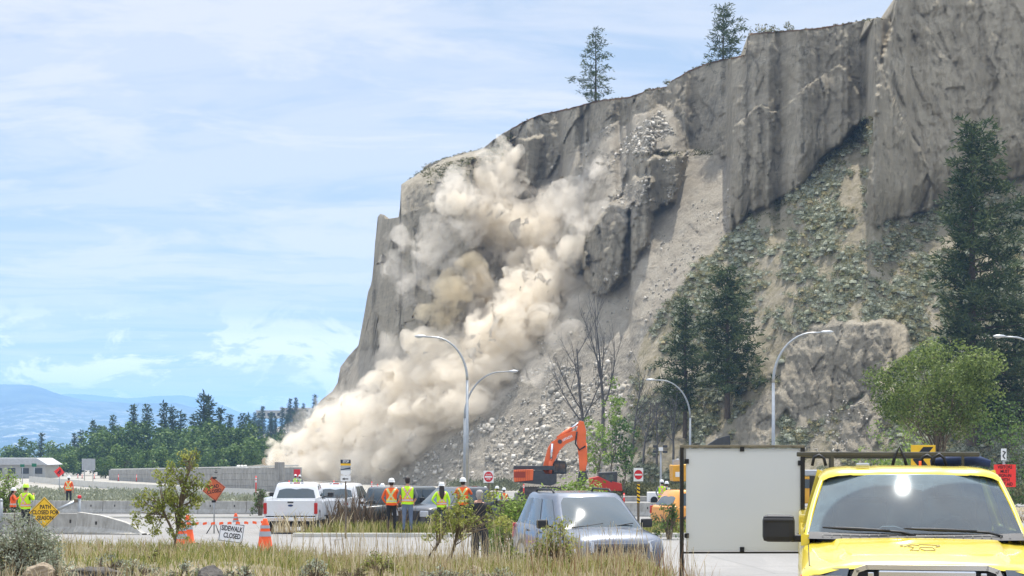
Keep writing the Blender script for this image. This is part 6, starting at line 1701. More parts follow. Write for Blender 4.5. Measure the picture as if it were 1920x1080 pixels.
def greenhouse(root, g, m_body, rails=False, glass=M_GLASSD, side_split=(0.5,), back=True):
    """closed cabin box with dark glass panes a few mm proud. g: dict of yb0,yt0,yt1,yb1,wb,wt,zb,zr"""
    yb0, yt0, yt1, yb1, wb, wt, zb, zr = [g[k] for k in ('yb0', 'yt0', 'yt1', 'yb1', 'wb', 'wt', 'zb', 'zr')]
    mb = MB(); zt = zr - 0.07
    rows = []
    for (y0, y1, w, z) in [(yb0, yb1, wb, zb), (yb0 * .25 + yt0 * .75, yb1 * .25 + yt1 * .75, wb * .25 + wt * .75, zb * .25 + zt * .75), (yt0, yt1, wt, zt), (yt0 + .07, yt1 - .07, wt - .05, zr - .02), (yt0 + .22, yt1 - .2, wt - .2, zr)]:
        ym = (y0 + y1) / 2
        rows.append([(-w * .9, y0, z), (0, y0 - .05, z), (w * .9, y0, z), (w, y0 + .12, z), (w, ym, z), (w, y1 - .12, z), (w * .9, y1, z), (0, y1 + .03, z), (-w * .9, y1, z), (-w, y1 - .12, z), (-w, ym, z), (-w, y0 + .12, z)])
    mb.grid(rows, closed=True); n = len(rows[-1]); mb.add(rows[-1], [list(range(n))])
    mb.build('cab', m_body, root)
    def P_(f, side):  # side pillar point at height fraction f, fraction along y
        pass
    fz = lambda f: zb + (zt - zb) * f
    # windscreen
    a = [(-wb * .88, yb0 - .01, fz(.04)), (wb * .88, yb0 - .01, fz(.04)), (wt * .86, yt0 - .03, fz(.96)), (-wt * .86, yt0 - .03, fz(.96))]
    m1 = MB(); quad_panel(m1, a, 0, 12, .075, (0, -1, .4)); m1.build('windscreen', glass, root)
    if back:
        a = [(-wb * .80, yb1 + .012, fz(.10)), (wb * .80, yb1 + .012, fz(.10)), (wt * .80, yt1 + .012 - .0, fz(.90)), (-wt * .80, yt1 + .012, fz(.90))]
        m1 = MB(); quad_panel(m1, a, 0, 6, .03, (0, 1, .2)); m1.build('rear_window', glass, root)
    for s in (-1, 1):
        cuts = [0.0] + list(side_split) + [1.0]
        for i in range(len(cuts) - 1):
            f0, f1 = cuts[i], cuts[i + 1]
            def pt(f, h):
                w = wb + (wt - wb) * h; y0 = yb0 + (yt0 - yb0) * h + .14; y1 = yb1 + (yt1 - yb1) * h - .14
                return (s * (w + .008), y0 + (y1 - y0) * f, fz(h))
            e0 = 0.025; a = [pt(f0 + e0, .08), pt(f1 - e0, .08), pt(f1 - e0, .9), pt(f0 + e0, .9)]
            m1 = MB(); quad_panel(m1, a, 0, 4, .01, (s, 0, 0)); m1.build('side_window', glass, root)
def mirror(root, x, y, z, m=M_TRIM, w=.24, h=.2):
    s = 1 if x > 0 else -1
    mb = MB(); mb.box((0, 0, 0), (w, .12, h), bev=.04); mb.tube((-s * w / 2, .02, -h * .3), (-s * (w / 2 + .14), .06, -h * .3), .025)
    mb.build('mirror', m, root, (x, y, z))

def pickup(label, loc, rz, m_body, group='pickups parked on the road', ladder=False, text=False):
    r = empty('pickup_truck', loc, rz, label, 'pickup truck', group)
    st = [(0.0, .86, .52, .98, .02), (.08, .95, .45, 1.10, .03), (.35, 1.0, .42, 1.15, .05), (1.3, 1.01, .42, 1.22, .05), (1.5, 1.01, .42, 1.24, .03), (3.75, 1.01, .42, 1.26, .0)]
    body_loft(st, None).build('body', m_body, r)
    bed = MB()
    for s in (-1, 1): bed.box((s * .965, 4.75, .94), (.09, 1.98, .86), bev=.03)
    bed.box((0, 3.82, .9), (1.9, .06, .8)); bed.box((0, 4.75, .72), (1.85, 1.95, .06)); bed.build('bed', m_body, r)
    tg = MB(); tg.box((0, 5.76, .98), (1.86, .07, .60), bev=.03); tg.build('tailgate', m_body, r)
    d = MB(); d.ball((0, 5.80, 1.08), .1, 0, 12, 6, (1, .2, .42)); d.build('badge', mat('navy_badge', (.02, .04, .12), .3), r)
    d = MB(); d.box((0, 5.80, 1.20), (.22, .02, .05), bev=.006); d.build('handle', M_TRIM, r)
    b = MB(); b.box((0, 5.86, .57), (1.94, .2, .16), 0, bev=.03); b.box((0, 5.90, .62), (.5, .14, .10), 1); b.build('rear_bumper', [M_CHROME if m_body is not M_KPAINT else M_KPAINT, M_TRIM], r)
    p = MB(); p.box((0, 5.975, .59), (.32, .01, .12)); p.build('licence_plate', M_WHITE, r)
    und = MB(); und.box((0, 3, .42), (1.5, 5.2, .2)); und.box((0, 5.6, .34), (.9, .3, .14)); und.build('underbody', M_TRIM, r)
    for s in (-1, 1):
        l = MB(); l.box((s * .955, 5.76, .97), (.13, .10, .42), bev=.02); l.build('tail_light', M_TAIL, r)
        l = MB(); l.box((s * .78, .02, .93), (.36, .14, .22), bev=.03); l.build('headlight', M_CLEAR, r)
        mirror(r, s * 1.17, 1.75, 1.38)
        for y in (.95, 4.75): wheel(r, s * .87, y, .40, .27)
        for y in (.95, 4.75):
            a = MB(); n = 14; a.grid([[(s * 1.016, y + ra * math.cos(PI * i / n), .40 + ra * math.sin(PI * i / n)) for i in range(n + 1)] for ra in (.40, .50)]); a.build('wheel_arch', M_TRIM, r, fix=False)
    g = MB(); g.box((0, -.01, .86), (1.1, .06, .36), 0, bev=.02); g.build('grille', M_TRIM, r)
    greenhouse(r, dict(yb0=1.35, yt0=2.05, yt1=3.55, yb1=3.80, wb=.96, wt=.78, zb=1.22, zr=1.90), m_body)
    l = MB(); l.box((0, 3.50, 1.885), (.26, .06, .045)); l.build('brake_light', M_TAIL, r)
    for x in (-.22, .22): l = MB(); l.box((x, 3.50, 1.885), (.12, .05, .04)); l.build('cargo_lamp', M_CLEAR, r)
    return r
# rear faces the camera: the front (local y=0) points away
pa = pickup('white pickup with its tailgate to the viewer, left of its pair', (0, 0, 0), PI, M_WPAINT)
def put_rear(r, px, d_rear, yaw, s=1.0):
    """the tailgate centre lands under photo column px at distance d_rear"""
    x = (px - 960) / F * d_rear; a = PI + yaw; off = Matrix.Rotation(a, 3, 'Z') @ Vector((0, 5.9 * s, 0))
    r.location = (x - off.x, d_rear - off.y, float(road_z(d_rear))); r.rotation_euler = (0, 0, a); r.scale = (s, s, s)
put_rear(pa, 544, 64.5, 0.02, 1.0)
pb_ = copy_tree(pa); put_rear(pb_, 604, 68.0, -0.13, 1.0); pb_['label'] = 'white pickup partly behind the first one, right of its pair'
pk = pickup('black pickup parked side on behind the shrub and the worker in lime', (0, 0, 0), 0, M_KPAINT)
pk.location = (-3.9, 65.0, float(road_z(66)) - .1); pk.rotation_euler = (0, 0, math.radians(-44))

def suv(label, loc, rz, m_body, cat='car', name='parked_car', boxy=False, L=4.45, W=.92, H=1.74, rails=True, group=None, glass=M_GLASSD):
    r = empty(name, loc, rz, label, cat, group)
    if boxy:
        st = [(0, .70, .5, 1.02, .02), (.1, .80, .5, 1.1, .02), (1.35, .86, .45, 1.16, .02), (1.5, .88, .42, 1.16, .0), (L - .1, .88, .42, 1.16, 0), (L, .86, .5, 1.14, 0)]
        gh = dict(yb0=1.45, yt0=1.68, yt1=L - .08, yb1=L, wb=.86, wt=.78, zb=1.15, zr=H); sp = (.33, .62)
    else:
        st = [(0, W * .78, .42, .72, .02), (.06, W * .90, .34, .86, .04), (.22, W * .96, .30, .96, .05), (.5, W * .99, .28, 1.0, .06), (1.1, W, .28, 1.06, .06), (1.45, W, .28, 1.08, .03), (L - .6, W, .30, 1.12, 0), (L - .12, W * .97, .34, 1.10, 0), (L, W * .90, .42, 1.02, 0)]
        gh = dict(yb0=1.12, yt0=2.02, yt1=L - .50, yb1=L - .14, wb=W * .93, wt=W * .74, zb=1.06, zr=H); sp = (.40, .74)
    body_loft(st, None).build('body', m_body, r)
    greenhouse(r, gh, m_body, side_split=sp, glass=glass)
    for s in (-1, 1):
        for y in (.85, L - .85):
            wheel(r, s * (W - .13), y, .35, .23)
            a = MB(); n = 14; a.grid([[(s * (W + .004), y + ra * math.cos(PI * i / n), .35 + ra * math.sin(PI * i / n)) for i in range(n + 1)] for ra in (.35, .44)]); a.build('wheel_arch', M_TRIM, r, fix=False)
        mirror(r, s * (W + .13), 1.62, 1.16, M_TRIM, .22, .17)
        if not boxy:
            l = MB(); quad_panel(l, [(s * W * .94, .10, .70), (s * W * .55, -.02, .70), (s * W * .56, .05, .90), (s * W * .95, .26, .93)], 0, 4, .03, (0, -1, .2)); l.build('headlight', M_CLEAR, r)
        if rails:
            mb = MB(); x = s * gh['wt'] * .86
            mb.path([(x, gh['yt0'] + .35, H - .03), (x, gh['yt0'] + .5, H + .05), (x, gh['yt1'] - .4, H + .05), (x, gh['yt1'] - .25, H - .03)], .022, 6); mb.build('roof_rail', M_TRIM, r)
        l = MB(); l.box((s * W * .88, L - .05, .92), (.16, .14, .30), bev=.03); l.build('tail_light', M_TAIL, r)
        for y in (2.05, 2.95):
            h_ = MB(); h_.box((s * (W + .012), y + .25, .98), (.03, .17, .035), bev=.008); h_.build('door_handle', m_body, r)
        for y in (1.55, 2.45, 3.35):
            h_ = MB(); h_.box((s * (W + .001), y, .72), (.006, .012, .62)); h_.build('door_seam', M_TRIM, r)
    return r
# grey crossover, front towards the viewer
sv = suv('silver blue crossover facing the viewer behind the dry weeds', (0, 0, 0), 0, M_GPAINT)
sv.location = ((1166 - 960) / F * 31.2, 31.2, float(road_z(32.5)) + 0.02); sv.rotation_euler = (0, 0, math.radians(15)); sv.name = 'parked_car'
g = MB(); g.box((0, -.015, .74), (.92, .06, .10), 0, bev=.015); g.box((0, -.015, .60), (.92, .05, .08), 1, bev=.01); g.box((0, -.03, .845), (1.02, .06, .05), 2, bev=.015); 
for x in (-.5, .5): g.box((x, -.02, .70), (.06, .06, .34), 2, bev=.02)
for k in range(11): g.box((-.42 + .084 * k, -.05, .74), (.012, .02, .09), 2)
g.build('grille', [M_TRIM, M_TRIM, M_GPAINT], sv)
g = MB(); g.box((0, .0, .42), (1.5, .12, .2), 0, bev=.05); g.build('front_bumper', M_GPAINT, sv)
g = MB(); g.box((0, -.075, .50), (.32, .01, .13)); g.build('licence_plate', M_WHITE, sv)
g = MB()
for a, b in (((-.62, .98), (.02, 1.13)), ((.02, .98), (.62, 1.10))): g.path([(a[0], 1.12, a[1] + .13), ((a[0] + b[0]) / 2, 1.13, 1.14), (b[0], 1.17, 1.18)], .011, 5)
g.build('wiper', M_TRIM, sv)
# boxy dark green jeep side on
jp = suv('dark green boxy off road vehicle behind the dead weeds', (0, 0, 0), 0, M_DPAINT, 'off road vehicle', 'off_road_vehicle', True, 4.2, .90, 1.84, False)
jp.location = (-6.25, 66.0, float(road_z(66)) - .05); jp.rotation_euler = (0, 0, math.radians(-40))
q = MB(); q.tube((0, 4.22, .95), (0, 4.42, .95), .36, n=20); q.build('spare_wheel', M_RUBBER, jp)
# amber crossover tail visible
oc = suv('amber crossover whose tail shows left of the blank panel', (0, 0, 0), 0, M_OPAINT, 'car', 'parked_car', False, 4.6, .93, 1.70, False)
a = math.radians(112); d_ = 66.0; off = Matrix.Rotation(a, 3, 'Z') @ Vector((0.0, 4.6, 0)); x = (1238 - 960) / F * d_
oc.location = (x - off.x, d_ - off.y, float(road_z(66))); oc.rotation_euler = (0, 0, a)
# tail of another pale car hidden right of the weeds? (none)

# ---- big yellow pickup, front towards the viewer -------------------------
yt = empty('yellow_pickup', (3.33, 13.72, 0.915), math.radians(-9.5), 'bright yellow pickup in the right foreground facing the viewer', 'pickup truck')
def hz_(y): return 1.165 + 0.10 * (1 - math.exp(-max(y, 0) * 1.3)) + 0.055 * min(max(y, 0) / 1.35, 1)
rows = []
ys_h = [-0.03, 0.0, 0.03, 0.08, 0.16, 0.3, 0.5, 0.75, 1.0, 1.2, 1.30]
for y in ys_h:
    h = hz_(y) - (0.055 if y < -0.01 else 0.022 if y < .01 else 0.010 if y < .05 else 0.004 if y < .1 else 0)
    k = 0.60 + 0.10 * y / 1.35          # crease of the raised middle
    g_ = 0.035 * min(1, max(0.15, (y + .05) * 4))
    half = [(0, h + .012), (.2, h + .011), (.40, h + .006), (k - .05, h), (k, h - .004), (k + .035, h - g_), (k + .10, h - g_ - .006), (.84, h - .050), (.90, h - .052), (.955, h - .075), (.985, h - .11)]
    rows.append([(-x, y, z) for x, z in half[::-1][:-1]] + [(x, y, z) for x, z in half])
mb = MB(); mb.grid(rows); mb.build('hood', M_YPAINT, yt)
# fenders, doors and lower body
rows = []
for y, w, dz in [(-.02, .86, -.03), (.02, .93, -.01), (.10, .975, 0), (.3, .995, 0), (.7, 1.01, 0), (1.1, 1.01, 0), (1.34, 1.005, 0), (1.6, 1.0, .02), (3.85, 1.0, .04)]:
    zt = hz_(min(y, 1.34)) - .105 + dz
    half = [(w - .035, zt), (w - .005, zt - .035), (w + .008, zt - .12), (w + .005, zt - .30), (w - .005, .62), (w - .03, .42)]
    rows.append([(-x, y, z) for x, z in half] + [(x, y, z) for x, z in half[::-1]])
mb = MB(); mb.grid(rows, closed=False)
n = len(rows[0]); mb.add(rows[0], [list(range(n))]); mb.build('fender', M_YPAINT, yt)
for s in (-1, 1):
    mb = MB(); mb.path([(s * (.925 if y > .1 else .90), y, hz_(y) - .0625) for y in (.06, .12, .3, .6, .9, 1.28)], .0045, 5); mb.path([(s * (.925), 1.28, hz_(1.28) - .062), (s * .80, 1.295, hz_(1.3) - .045)], .0045, 5); mb.build('hood_seam', M_TRIM, yt)
# roof, pillars (real openings)
wb, wt = .925, .775; yb, yt_ = 1.30, 2.02; zb, zt = 1.335, 1.815
mb = MB()
def roofrow(y, w, z, dr=0.0):
    half = [(0, z + .016), (w * .35, z + .015), (w * .38, z + .009), (w * .64, z + .006), (w * .67, z + .011), (w * .82, z + .001), (w * .92, z - .018), (w * .985, z - .045), (w + .015, z - .085)]
    return [(-x, y, zz - dr) for x, zz in half[::-1][:-1]] + [(x, y, zz - dr) for x, zz in half]
rws = [roofrow(2.0, .80, 1.838, .012), roofrow(2.03, .803, 1.864), roofrow(2.12, .805, 1.885), roofrow(2.4, .812, 1.898), roofrow(3.0, .815, 1.90), roofrow(3.5, .80, 1.89), roofrow(3.62, .78, 1.86)]
mb.grid(rws); mb.build('roof', M_YPAINT, yt)
for s in (-1, 1):
    mb = MB()
    A0, A1 = Vector((s * (wb + .012), yb + .06, zb - .07)), Vector((s * (wt + .012), yt_ + .06, zt - .005))
    rows = []
    for f in [0, .2, .4, .6, .8, 1.0]:
        p = A0.lerp(A1, f) + Vector((s * .018 * math.sin(PI * f), 0, 0)); wd = .040 - .006 * f
        rows.append([tuple(p + Vector((s * dx, dy, dz))) for dx, dy, dz in ((-wd * .5, -.02, .0), (wd * .1, -.022, .012), (wd * .8, .02, .01), (wd * .9, .12, -.02), (-wd * .3, .11, -.05))])
    mb.grid(rows, closed=True); mb.build('windshield_pillar', M_YPAINT, yt)
    mb = MB(); mb.box((s * .885, 2.75, 1.58), (.05, .16, .60), rot=Matrix.Rotation(s * -.26, 3, 'Y')); mb.build('door_pillar', M_YPAINT, yt); mb = MB(); mb.box((s * .87, 3.62, 1.56), (.06, .14, .62), rot=Matrix.Rotation(s * -.26, 3, 'Y')); mb.build('door_pillar', M_YPAINT, yt)
    g = MB(); quad_panel(g, [(s * .965, 1.55, 1.33), (s * .965, 3.55, 1.33), (s * .80, 3.5, 1.80), (s * .80, 2.15, 1.80)], 0, 4, .0, (s, 0, 0)); g.build('side_window', M_GLASSD, yt)
    h = MB(); h.box((s * .955, 2.45, 1.27), (.07, 2.4, .10)); h.build('door_top', M_YPAINT, yt)
# windshield with slight curve
g = MB()
rows = []
for j in range(13):
    v_ = j / 12; row = []
    for i in range(21):
        u = i / 20 * 2 - 1; w = wb + (wt - wb) * v_ - .002
        y = yb + (yt_ - yb) * v_ - .16 * (1 - u * u) - .028 * 4 * v_ * (1 - v_); z = zb + (zt - zb) * v_ + .03 * (1 - u * u) * v_
        row.append((u * w, y + .10 , z))
    rows.append(row)
g.grid(rows); g.build('windshield', M_WSHIELD, yt, fix=False)
# black ceramic border of the glass
mb = MB()
def wpt(u, v_):
    w = wb + (wt - wb) * v_ - .002; y = yb + (yt_ - yb) * v_ - .16 * (1 - u * u) - .028 * 4 * v_ * (1 - v_); z = zb + (zt - zb) * v_ + .03 * (1 - u * u) * v_
    return (u * w, y + .106, z)
for s in (-1, 1): mb.grid([[wpt(s * u, j / 12) for j in range(13)] for u in (1.0, .955)])
mb.grid([[wpt(-1 + i / 10, v_) for i in range(21)] for v_ in (0, .045)]); mb.grid([[wpt(-1 + i / 10, v_) for i in range(21)] for v_ in (.965, 1)])
mb.build('glass_border', mat('glass_frit', (0.012, 0.013, 0.014), 0.3), yt, fix=False)
mb = MB(); mb.grid([[(x, y - .004, z) for x, y, z in (wpt(u, v_) for u in (.80, .86))] for v_ in (.88, .95)]); mb.build('inspection_sticker', mat('pale_sticker', (0.55, 0.75, 0.65), .5), yt, fix=False)
# cowl, wipers
mb = MB(); mb.grid([[(x, yb - .02 - .13 * (1 - (x / .93) ** 2) + dy, z) for x in [-.93 + .093 * i for i in range(21)]] for dy, z in ((-.06, 1.285), (.07, 1.318), (.12, 1.338))]); mb.build('cowl', M_TRIM, yt)
mb = MB()
for x in [-.8 + .08 * i for i in range(21)]: mb.box((x, yb - .02 - .13 * (1 - (x / .93) ** 2) + .0, 1.318), (.010, .03, .004))
mb.build('cowl_vent', M_POLE, yt)
for x0, x1 in ((-.80, -.22), (-.10, .52)):
    mb = MB(); pts = []
    for i in range(7):
        f = i / 6; x = x0 + (x1 - x0) * f; u = x / .92; pts.append((x, yb + .10 - .16 * (1 - u * u) - .035, zb + .035 - .02 * f + .01))
    mb.path(pts, [.007, .012, .016, .018, .016, .013, .009], 6)
    mb.path([pts[3], (x1 + .1, pts[-1][1] + .02, zb + .012), (x1 + .22, pts[-1][1] + .01, zb - .02)], .012, 6); mb.build('wiper', M_TRIM, yt)
# interior
mb = MB(); mb.box((0, 2.0, 1.24), (1.7, .5, .16), 0, bev=.05); mb.box((0, 2.12, 1.0), (1.6, .4, .4), 0); mb.build('dashboard', M_DASH, yt)
mb = MB(); n = 20; mb.path([(.40 + .19 * math.cos(2 * PI * i / n), 2.22 + .06 * math.sin(2 * PI * i / n), 1.28 + .16 * math.sin(2 * PI * i / n)) for i in range(n + 1)], .016, 6); mb.box((.40, 2.23, 1.27), (.14, .05, .1), bev=.02); mb.build('steering_wheel', M_TRIM, yt)
for x in (-.42, .42):
    mb = MB(); mb.box((x, 2.85, 1.25), (.52, .18, .72), bev=.06); mb.box((x, 2.88, 1.68), (.27, .1, .17), bev=.04); mb.build('seat', M_SEAT, yt)
mb = MB(); mb.box((0, 3.6, 1.3), (1.8, .04, 1.0)); mb.box((0, 2.6, .9), (1.85, 2.1, .05)); mb.build('cab_liner', M_SEAT, yt)
mb = MB(); mb.box((0, 1.98, 1.72), (.24, .04, .07), bev=.02); mb.tube((0, 1.98, 1.76), (0, 2.0, 1.82), .015); mb.build('interior_mirror', M_TRIM, yt)
mb = MB(); mb.path([(-.30, 1.78, 1.345), (-.26, 1.80, 1.37), (-.15, 1.80, 1.372), (-.08, 1.79, 1.35)], .004, 4); mb.build('cable', M_WHITE, yt)
mb = MB(); mb.box((.22, 1.82, 1.345), (.42, .3, .012), rot=Matrix.Rotation(.05, 3, 'Y')); mb.build('paper', M_WHITE, yt)
# mirrors
for s in (-1, 1):
    mb = MB(); mb.box((0, 0, 0), (.29, .15, .245), bev=.05); mb.box((0, -.012, .075), (.27, .14, .03), bev=.01)
    mb.build('mirror', M_TRIM, yt, (s * 1.19, 1.62, 1.355), bevel=0)
    mb = MB(); mb.box((s * 1.02, 1.64, 1.265), (.16, .09, .065), bev=.02); mb.build('mirror_arm', M_TRIM, yt)
# grille with chrome bars, headlights, bumper
mb = MB()
def bar(pts, w=.05, dp=.05, m=0):
    for a, b in zip(pts, pts[1:]):
        a = Vector((a[0], 0, a[1])); b = Vector((b[0], 0, b[1])); c = (a + b) / 2; L = (b - a).length; ang = math.atan2((b - a).z, (b - a).x)
        mb.box((c.x, -.055, c.z), (L + w * .4, dp, w), m, rot=Matrix.Rotation(-ang, 3, 'Y'))
bar([(-.68, .80), (-.55, 1.10), (-.47, 1.128), (.47, 1.128), (.55, 1.10), (.68, .80), (.50, .62), (-.50, .62), (-.68, .80)], .04)
mb.box((0, -.085, 1.068), (.76, .05, .07), 0, bev=.012); mb.box((0, -.075, .86), (.98, .05, .075), 0, bev=.012)
for s in (-1, 1): mb.box((s * .44, -.07, .98), (.05, .05, .22), 0, bev=.01)
mb.build('grille', M_CHROME, yt)
mb = MB(); mb.box((0, -.02, .86), (1.2, .03, .46), 0)
for k in range(9): mb.box((0, -.05, .66 + .045 * k), (1.05, .02, .012), 0)
mb.build('grille_mesh', M_TRIM, yt)
for s in (-1, 1):
    mb = MB(); quad_panel(mb, [(s * .67, -.045, .86), (s * .93, .04, .86), (s * .965, .09, 1.10), (s * .61, -.045, 1.115)], 0, 6, .03, (0, -1, 0))
    hl = mb.build('headlight', mat('headlight_glass', (.16, .18, .21), .06, .2, .9, coat=1), yt)
    mb = MB(); mb.tube((s * .80, -.03, .97), (s * .80, -.075, .97), .07, .07, 16); mb.box((s * .80, -.06, 1.045), (.26, .02, .02)); mb.build('reflector', M_CHROME, hl)
    mb = MB(); mb.box((s * .985, .18, .97), (.02, .1, .14)); mb.build('marker_light', M_ORANGE, yt)
mb = MB(); mb.box((0, -.08, .50), (1.95, .22, .24), 0, bev=.05); mb.build('front_bumper', M_CHROME, yt)
mb = MB(); mb.box((0, 2.4, .48), (1.7, 4.6, .3)); mb.build('underbody', M_TRIM, yt)
for s in (-1, 1):
    for y in (.95, 4.65): wheel(yt, s * .87, y, .41, .28)
    mb = MB(); mb.box((s * .965, 4.75, .98), (.09, 1.95, .84), bev=.03); mb.build('bed_side', M_YPAINT, yt)
mb = MB(); mb.box((0, 5.75, .98), (1.86, .07, .6), bev=.03); mb.build('tailgate', M_YPAINT, yt)
# crest drawn on the hood
mb = MB(); 
def hp(x, y): return (x, y, hz_(y) + .0155)
def stroke_(pts, r=.0035): mb.path([hp(*p) for p in pts], r, 4)
stroke_([(-.14, .58), (-.11, .64), (-.07, .70), (-.02, .66), (.0, .72), (.06, .70), (.13, .68), (.155, .62), (.12, .58)])
stroke_([(-.105, .60), (-.06, .55), (-.10, .42), (-.03, .40), (-.02, .52), (.0, .56), (.09, .56), (.105, .46), (.10, .41), (.02, .41), (-.01, .47)])
stroke_([(-.15, .60), (-.17, .64), (-.14, .68)]); stroke_([(.13, .62), (.16, .66), (.15, .70)])
mb.build('crest', mat('crest_line', (.35, .28, .10), .4), yt)
# ladder rack behind the cab
mb = MB(); M_RACK = mat('rack_metal', (0.10, 0.095, 0.075), .35, .6, var=.2)
zr = 2.02
mb.box((-.10, 4.05, zr), (1.86, .05, .048), 0, bev=.01); mb.box((-.10, 5.5, zr - .03), (1.7, .05, .048), 0, bev=.01)
for s in (-1, 1):
    mb.box((s * .66 , 4.05, 1.66), (.028, .05, .68)); mb.box((s * .66, 5.5, 1.64), (.028, .05, .66))
mb.build('ladder_rack', M_RACK, yt)
for x, h in ((-.80, .07), (.02, .16), (.30, .07), (.42, .08)):
    mb = MB(); mb.path([(x - .07, 4.0, zr - .12), (x - .05, 4.0, zr - .03), (x, 4.0, zr + .02 + (h - .1)), (x + .05, 4.0, zr - .04), (x + .07, 4.0, zr - .12)], .018, 6); mb.build('rack_clamp', M_TRIM, yt)
mb = MB(); mb.path([(.35, 4.2, zr - .1), (.55, 4.2, zr - .07), (.8, 4.2, zr - .06), (.95, 4.2, zr - .1)], [.05, .06, .06, .04], 10); mb.build('rolled_strap', mat('navy_strap', (.03, .05, .12), .8, var=.3), yt)
for x, m_ in ((-.42, M_CLEAR), ): mb = MB(); mb.box((x, 2.2, 1.93), (.12, .12, .03), bev=.012); mb.build('roof_antenna', m_, yt)
mb = MB(); mb.tube((.18, 3.3, 1.9), (.18, 3.3, 1.955), .012); mb.build('roof_beacon', M_ORANGE, yt)

# ---- tracked excavators ------------------------------------------------
M_EXO = mat('excavator_orange', (0.80, 0.15, 0.035), .45, var=.12, scale=.8); M_EXD = mat('machine_dark', (0.05, 0.052, 0.055), .6, var=.2)
M_EXY = mat('machine_amber', (0.72, 0.36, 0.03), .5, var=.12); M_TRACK = mat('track_steel', (0.09, 0.08, 0.07), .8, .2, var=.3, bump=.01)
def tracks(root, x0, x1, z0, h, y, w):
    for yy in (y, -y):
        mb = MB(); pts = []; r = h / 2
        for k in range(9): a = PI / 2 + PI * k / 8; pts.append((x0 + r + r * math.cos(a), z0 + r + r * math.sin(a)))
        for k in range(9): a = -PI / 2 + PI * k / 8; pts.append((x1 - r + r * math.cos(a), z0 + r + r * math.sin(a)))
        mb.prism(pts, 'y', yy - w / 2, yy + w / 2)
        n = int((x1 - x0) / .22)
        for k in range(n): mb.box((x0 + .3 + k * .22, yy, z0 + h + .01), (.12, w * 1.02, .06)); mb.box((x0 + .3 + k * .22, yy, z0), (.12, w * 1.02, .05))
        t_ = mb.build('track', M_TRACK, root)
        mb = MB()
        for k in range(6): mb.tube((x0 + .6 + k * (x1 - x0 - 1.2) / 5, yy - w / 2 - .02, z0 + h * .42), (x0 + .6 + k * (x1 - x0 - 1.2) / 5, yy + w / 2 + .02, z0 + h * .42), h * .27, n=12)
        mb.build('roller', M_EXD, t_)
d = 150.0; s = d / F
ex = empty('excavator', G(1022, d), 0.0, 'large orange tracked excavator with its boom raised and arm hanging', 'excavator')
def E(cx, cy):   # crop coordinates -> local metres
    px = 960 + cx / 6.75; py = 780 + cy / 6.75
    return ((px - 1022) * s, CAMZ + (HY - py) * s - ex.location.z)
tracks(ex, E(70, 0)[0], E(720, 0)[0], 0.0, 1.25, 1.45, .6)
mb = MB(); mb.prism([E(*p) for p in [(20, 680), (270, 672), (262, 810), (30, 832), (22, 790)]], 'y', -1.45, 1.45); mb.build('engine_cover', M_EXO, ex, bevel=.05)
mb = MB(); [mb.box(((E(x, 0)[0]), -1.47, E(0, 745)[1]), (.02, .02, 1.1)) for x in range(60, 230, 22)]; mb.box((E(95, 0)[0], -1.47, E(0, 740)[1]), (1.0, .02, .5)); mb.build('cover_vent', mat('vent_rust', (.35, .05, .02), .7), ex)
mb = MB(); mb.prism([E(*p) for p in [(262, 690), (390, 690), (420, 730), (560, 730), (560, 850), (480, 880), (330, 860), (30, 834), (262, 815)]], 'y', -1.4, 1.4); mb.box((E(280, 0)[0], 0, E(0, 655)[1]), (3.6, 2.4, .35)); mb.build('upper_frame', M_EXD, ex)
mb = MB(); mb.prism([E(*p) for p in [(505, 730), (520, 575), (560, 562), (680, 570), (692, 640), (690, 735)]], 'y', .15, 1.4); cb_ = mb.build('cab', M_EXD, ex, bevel=.04)
mb = MB(); mb.prism([E(*p) for p in [(600, 715), (606, 590), (672, 590), (676, 715)]], 'y', .12, .16); mb.prism([E(*p) for p in [(530, 715), (540, 600), (592, 590), (590, 715)]], 'y', .12, .16); mb.build('window', M_GLASSD, cb_)
boom = [(385, 690), (395, 620), (455, 400), (500, 330), (600, 265), (745, 195), (830, 185), (835, 285), (770, 315), (680, 355), (600, 440), (560, 520), (500, 640), (470, 760), (430, 800)]
mb = MB(); mb.prism([E(*p) for p in boom], 'y', -.32, .32); mb.prism([E(*p) for p in [(370, 690), (470, 700), (480, 800), (420, 810)]], 'y', -.5, .5); mb.build('boom', M_EXO, ex, bevel=.03)
mb = MB(); mb.text('HITACHI', .30, (E(700, 282)[0], -.345, E(700, 282)[1]), Vector((math.cos(.45), 0, math.sin(.45))), Vector((-math.sin(.45), 0, math.cos(.45)))); mb.build('lettering', M_WHITE, ex)
mb = MB(); o_ = E(605, 325); mb.tube((o_[0], -.33, o_[1]), (o_[0], -.36, o_[1]), .19, n=20); mb.build('round_badge', M_EXD, ex)
mb = MB(); mb.prism([E(*p) for p in [(835, 110), (850, 60), (905, 70), (935, 180), (935, 380), (950, 600), (925, 700), (855, 700), (840, 500), (820, 330), (818, 190)]], 'y', -.28, .28); mb.build('stick', M_EXO, ex, bevel=.03)
def ram(a, b, ra, name, yy=0.0, rod=.5):
    a = Vector((E(*a)[0], yy, E(*a)[1])); b = Vector((E(*b)[0], yy, E(*b)[1])); m_ = a.lerp(b, rod)
    q = MB(); q.tube(a, m_, ra, n=10); o = q.build(name, M_EXO, ex); q = MB(); q.tube(m_, b, ra * .55, n=8); q.build('rod', M_CHROME, o)
ram((575, 285), (835, 95), .2, 'stick_cylinder', 0, .66); ram((470, 780), (510, 350), .2, 'boom_cylinder', -.5, .5); ram((530, 780), (580, 450), .2, 'boom_cylinder', .5, .6); ram((925, 340), (940, 690), .15, 'bucket_cylinder', 0, .7)
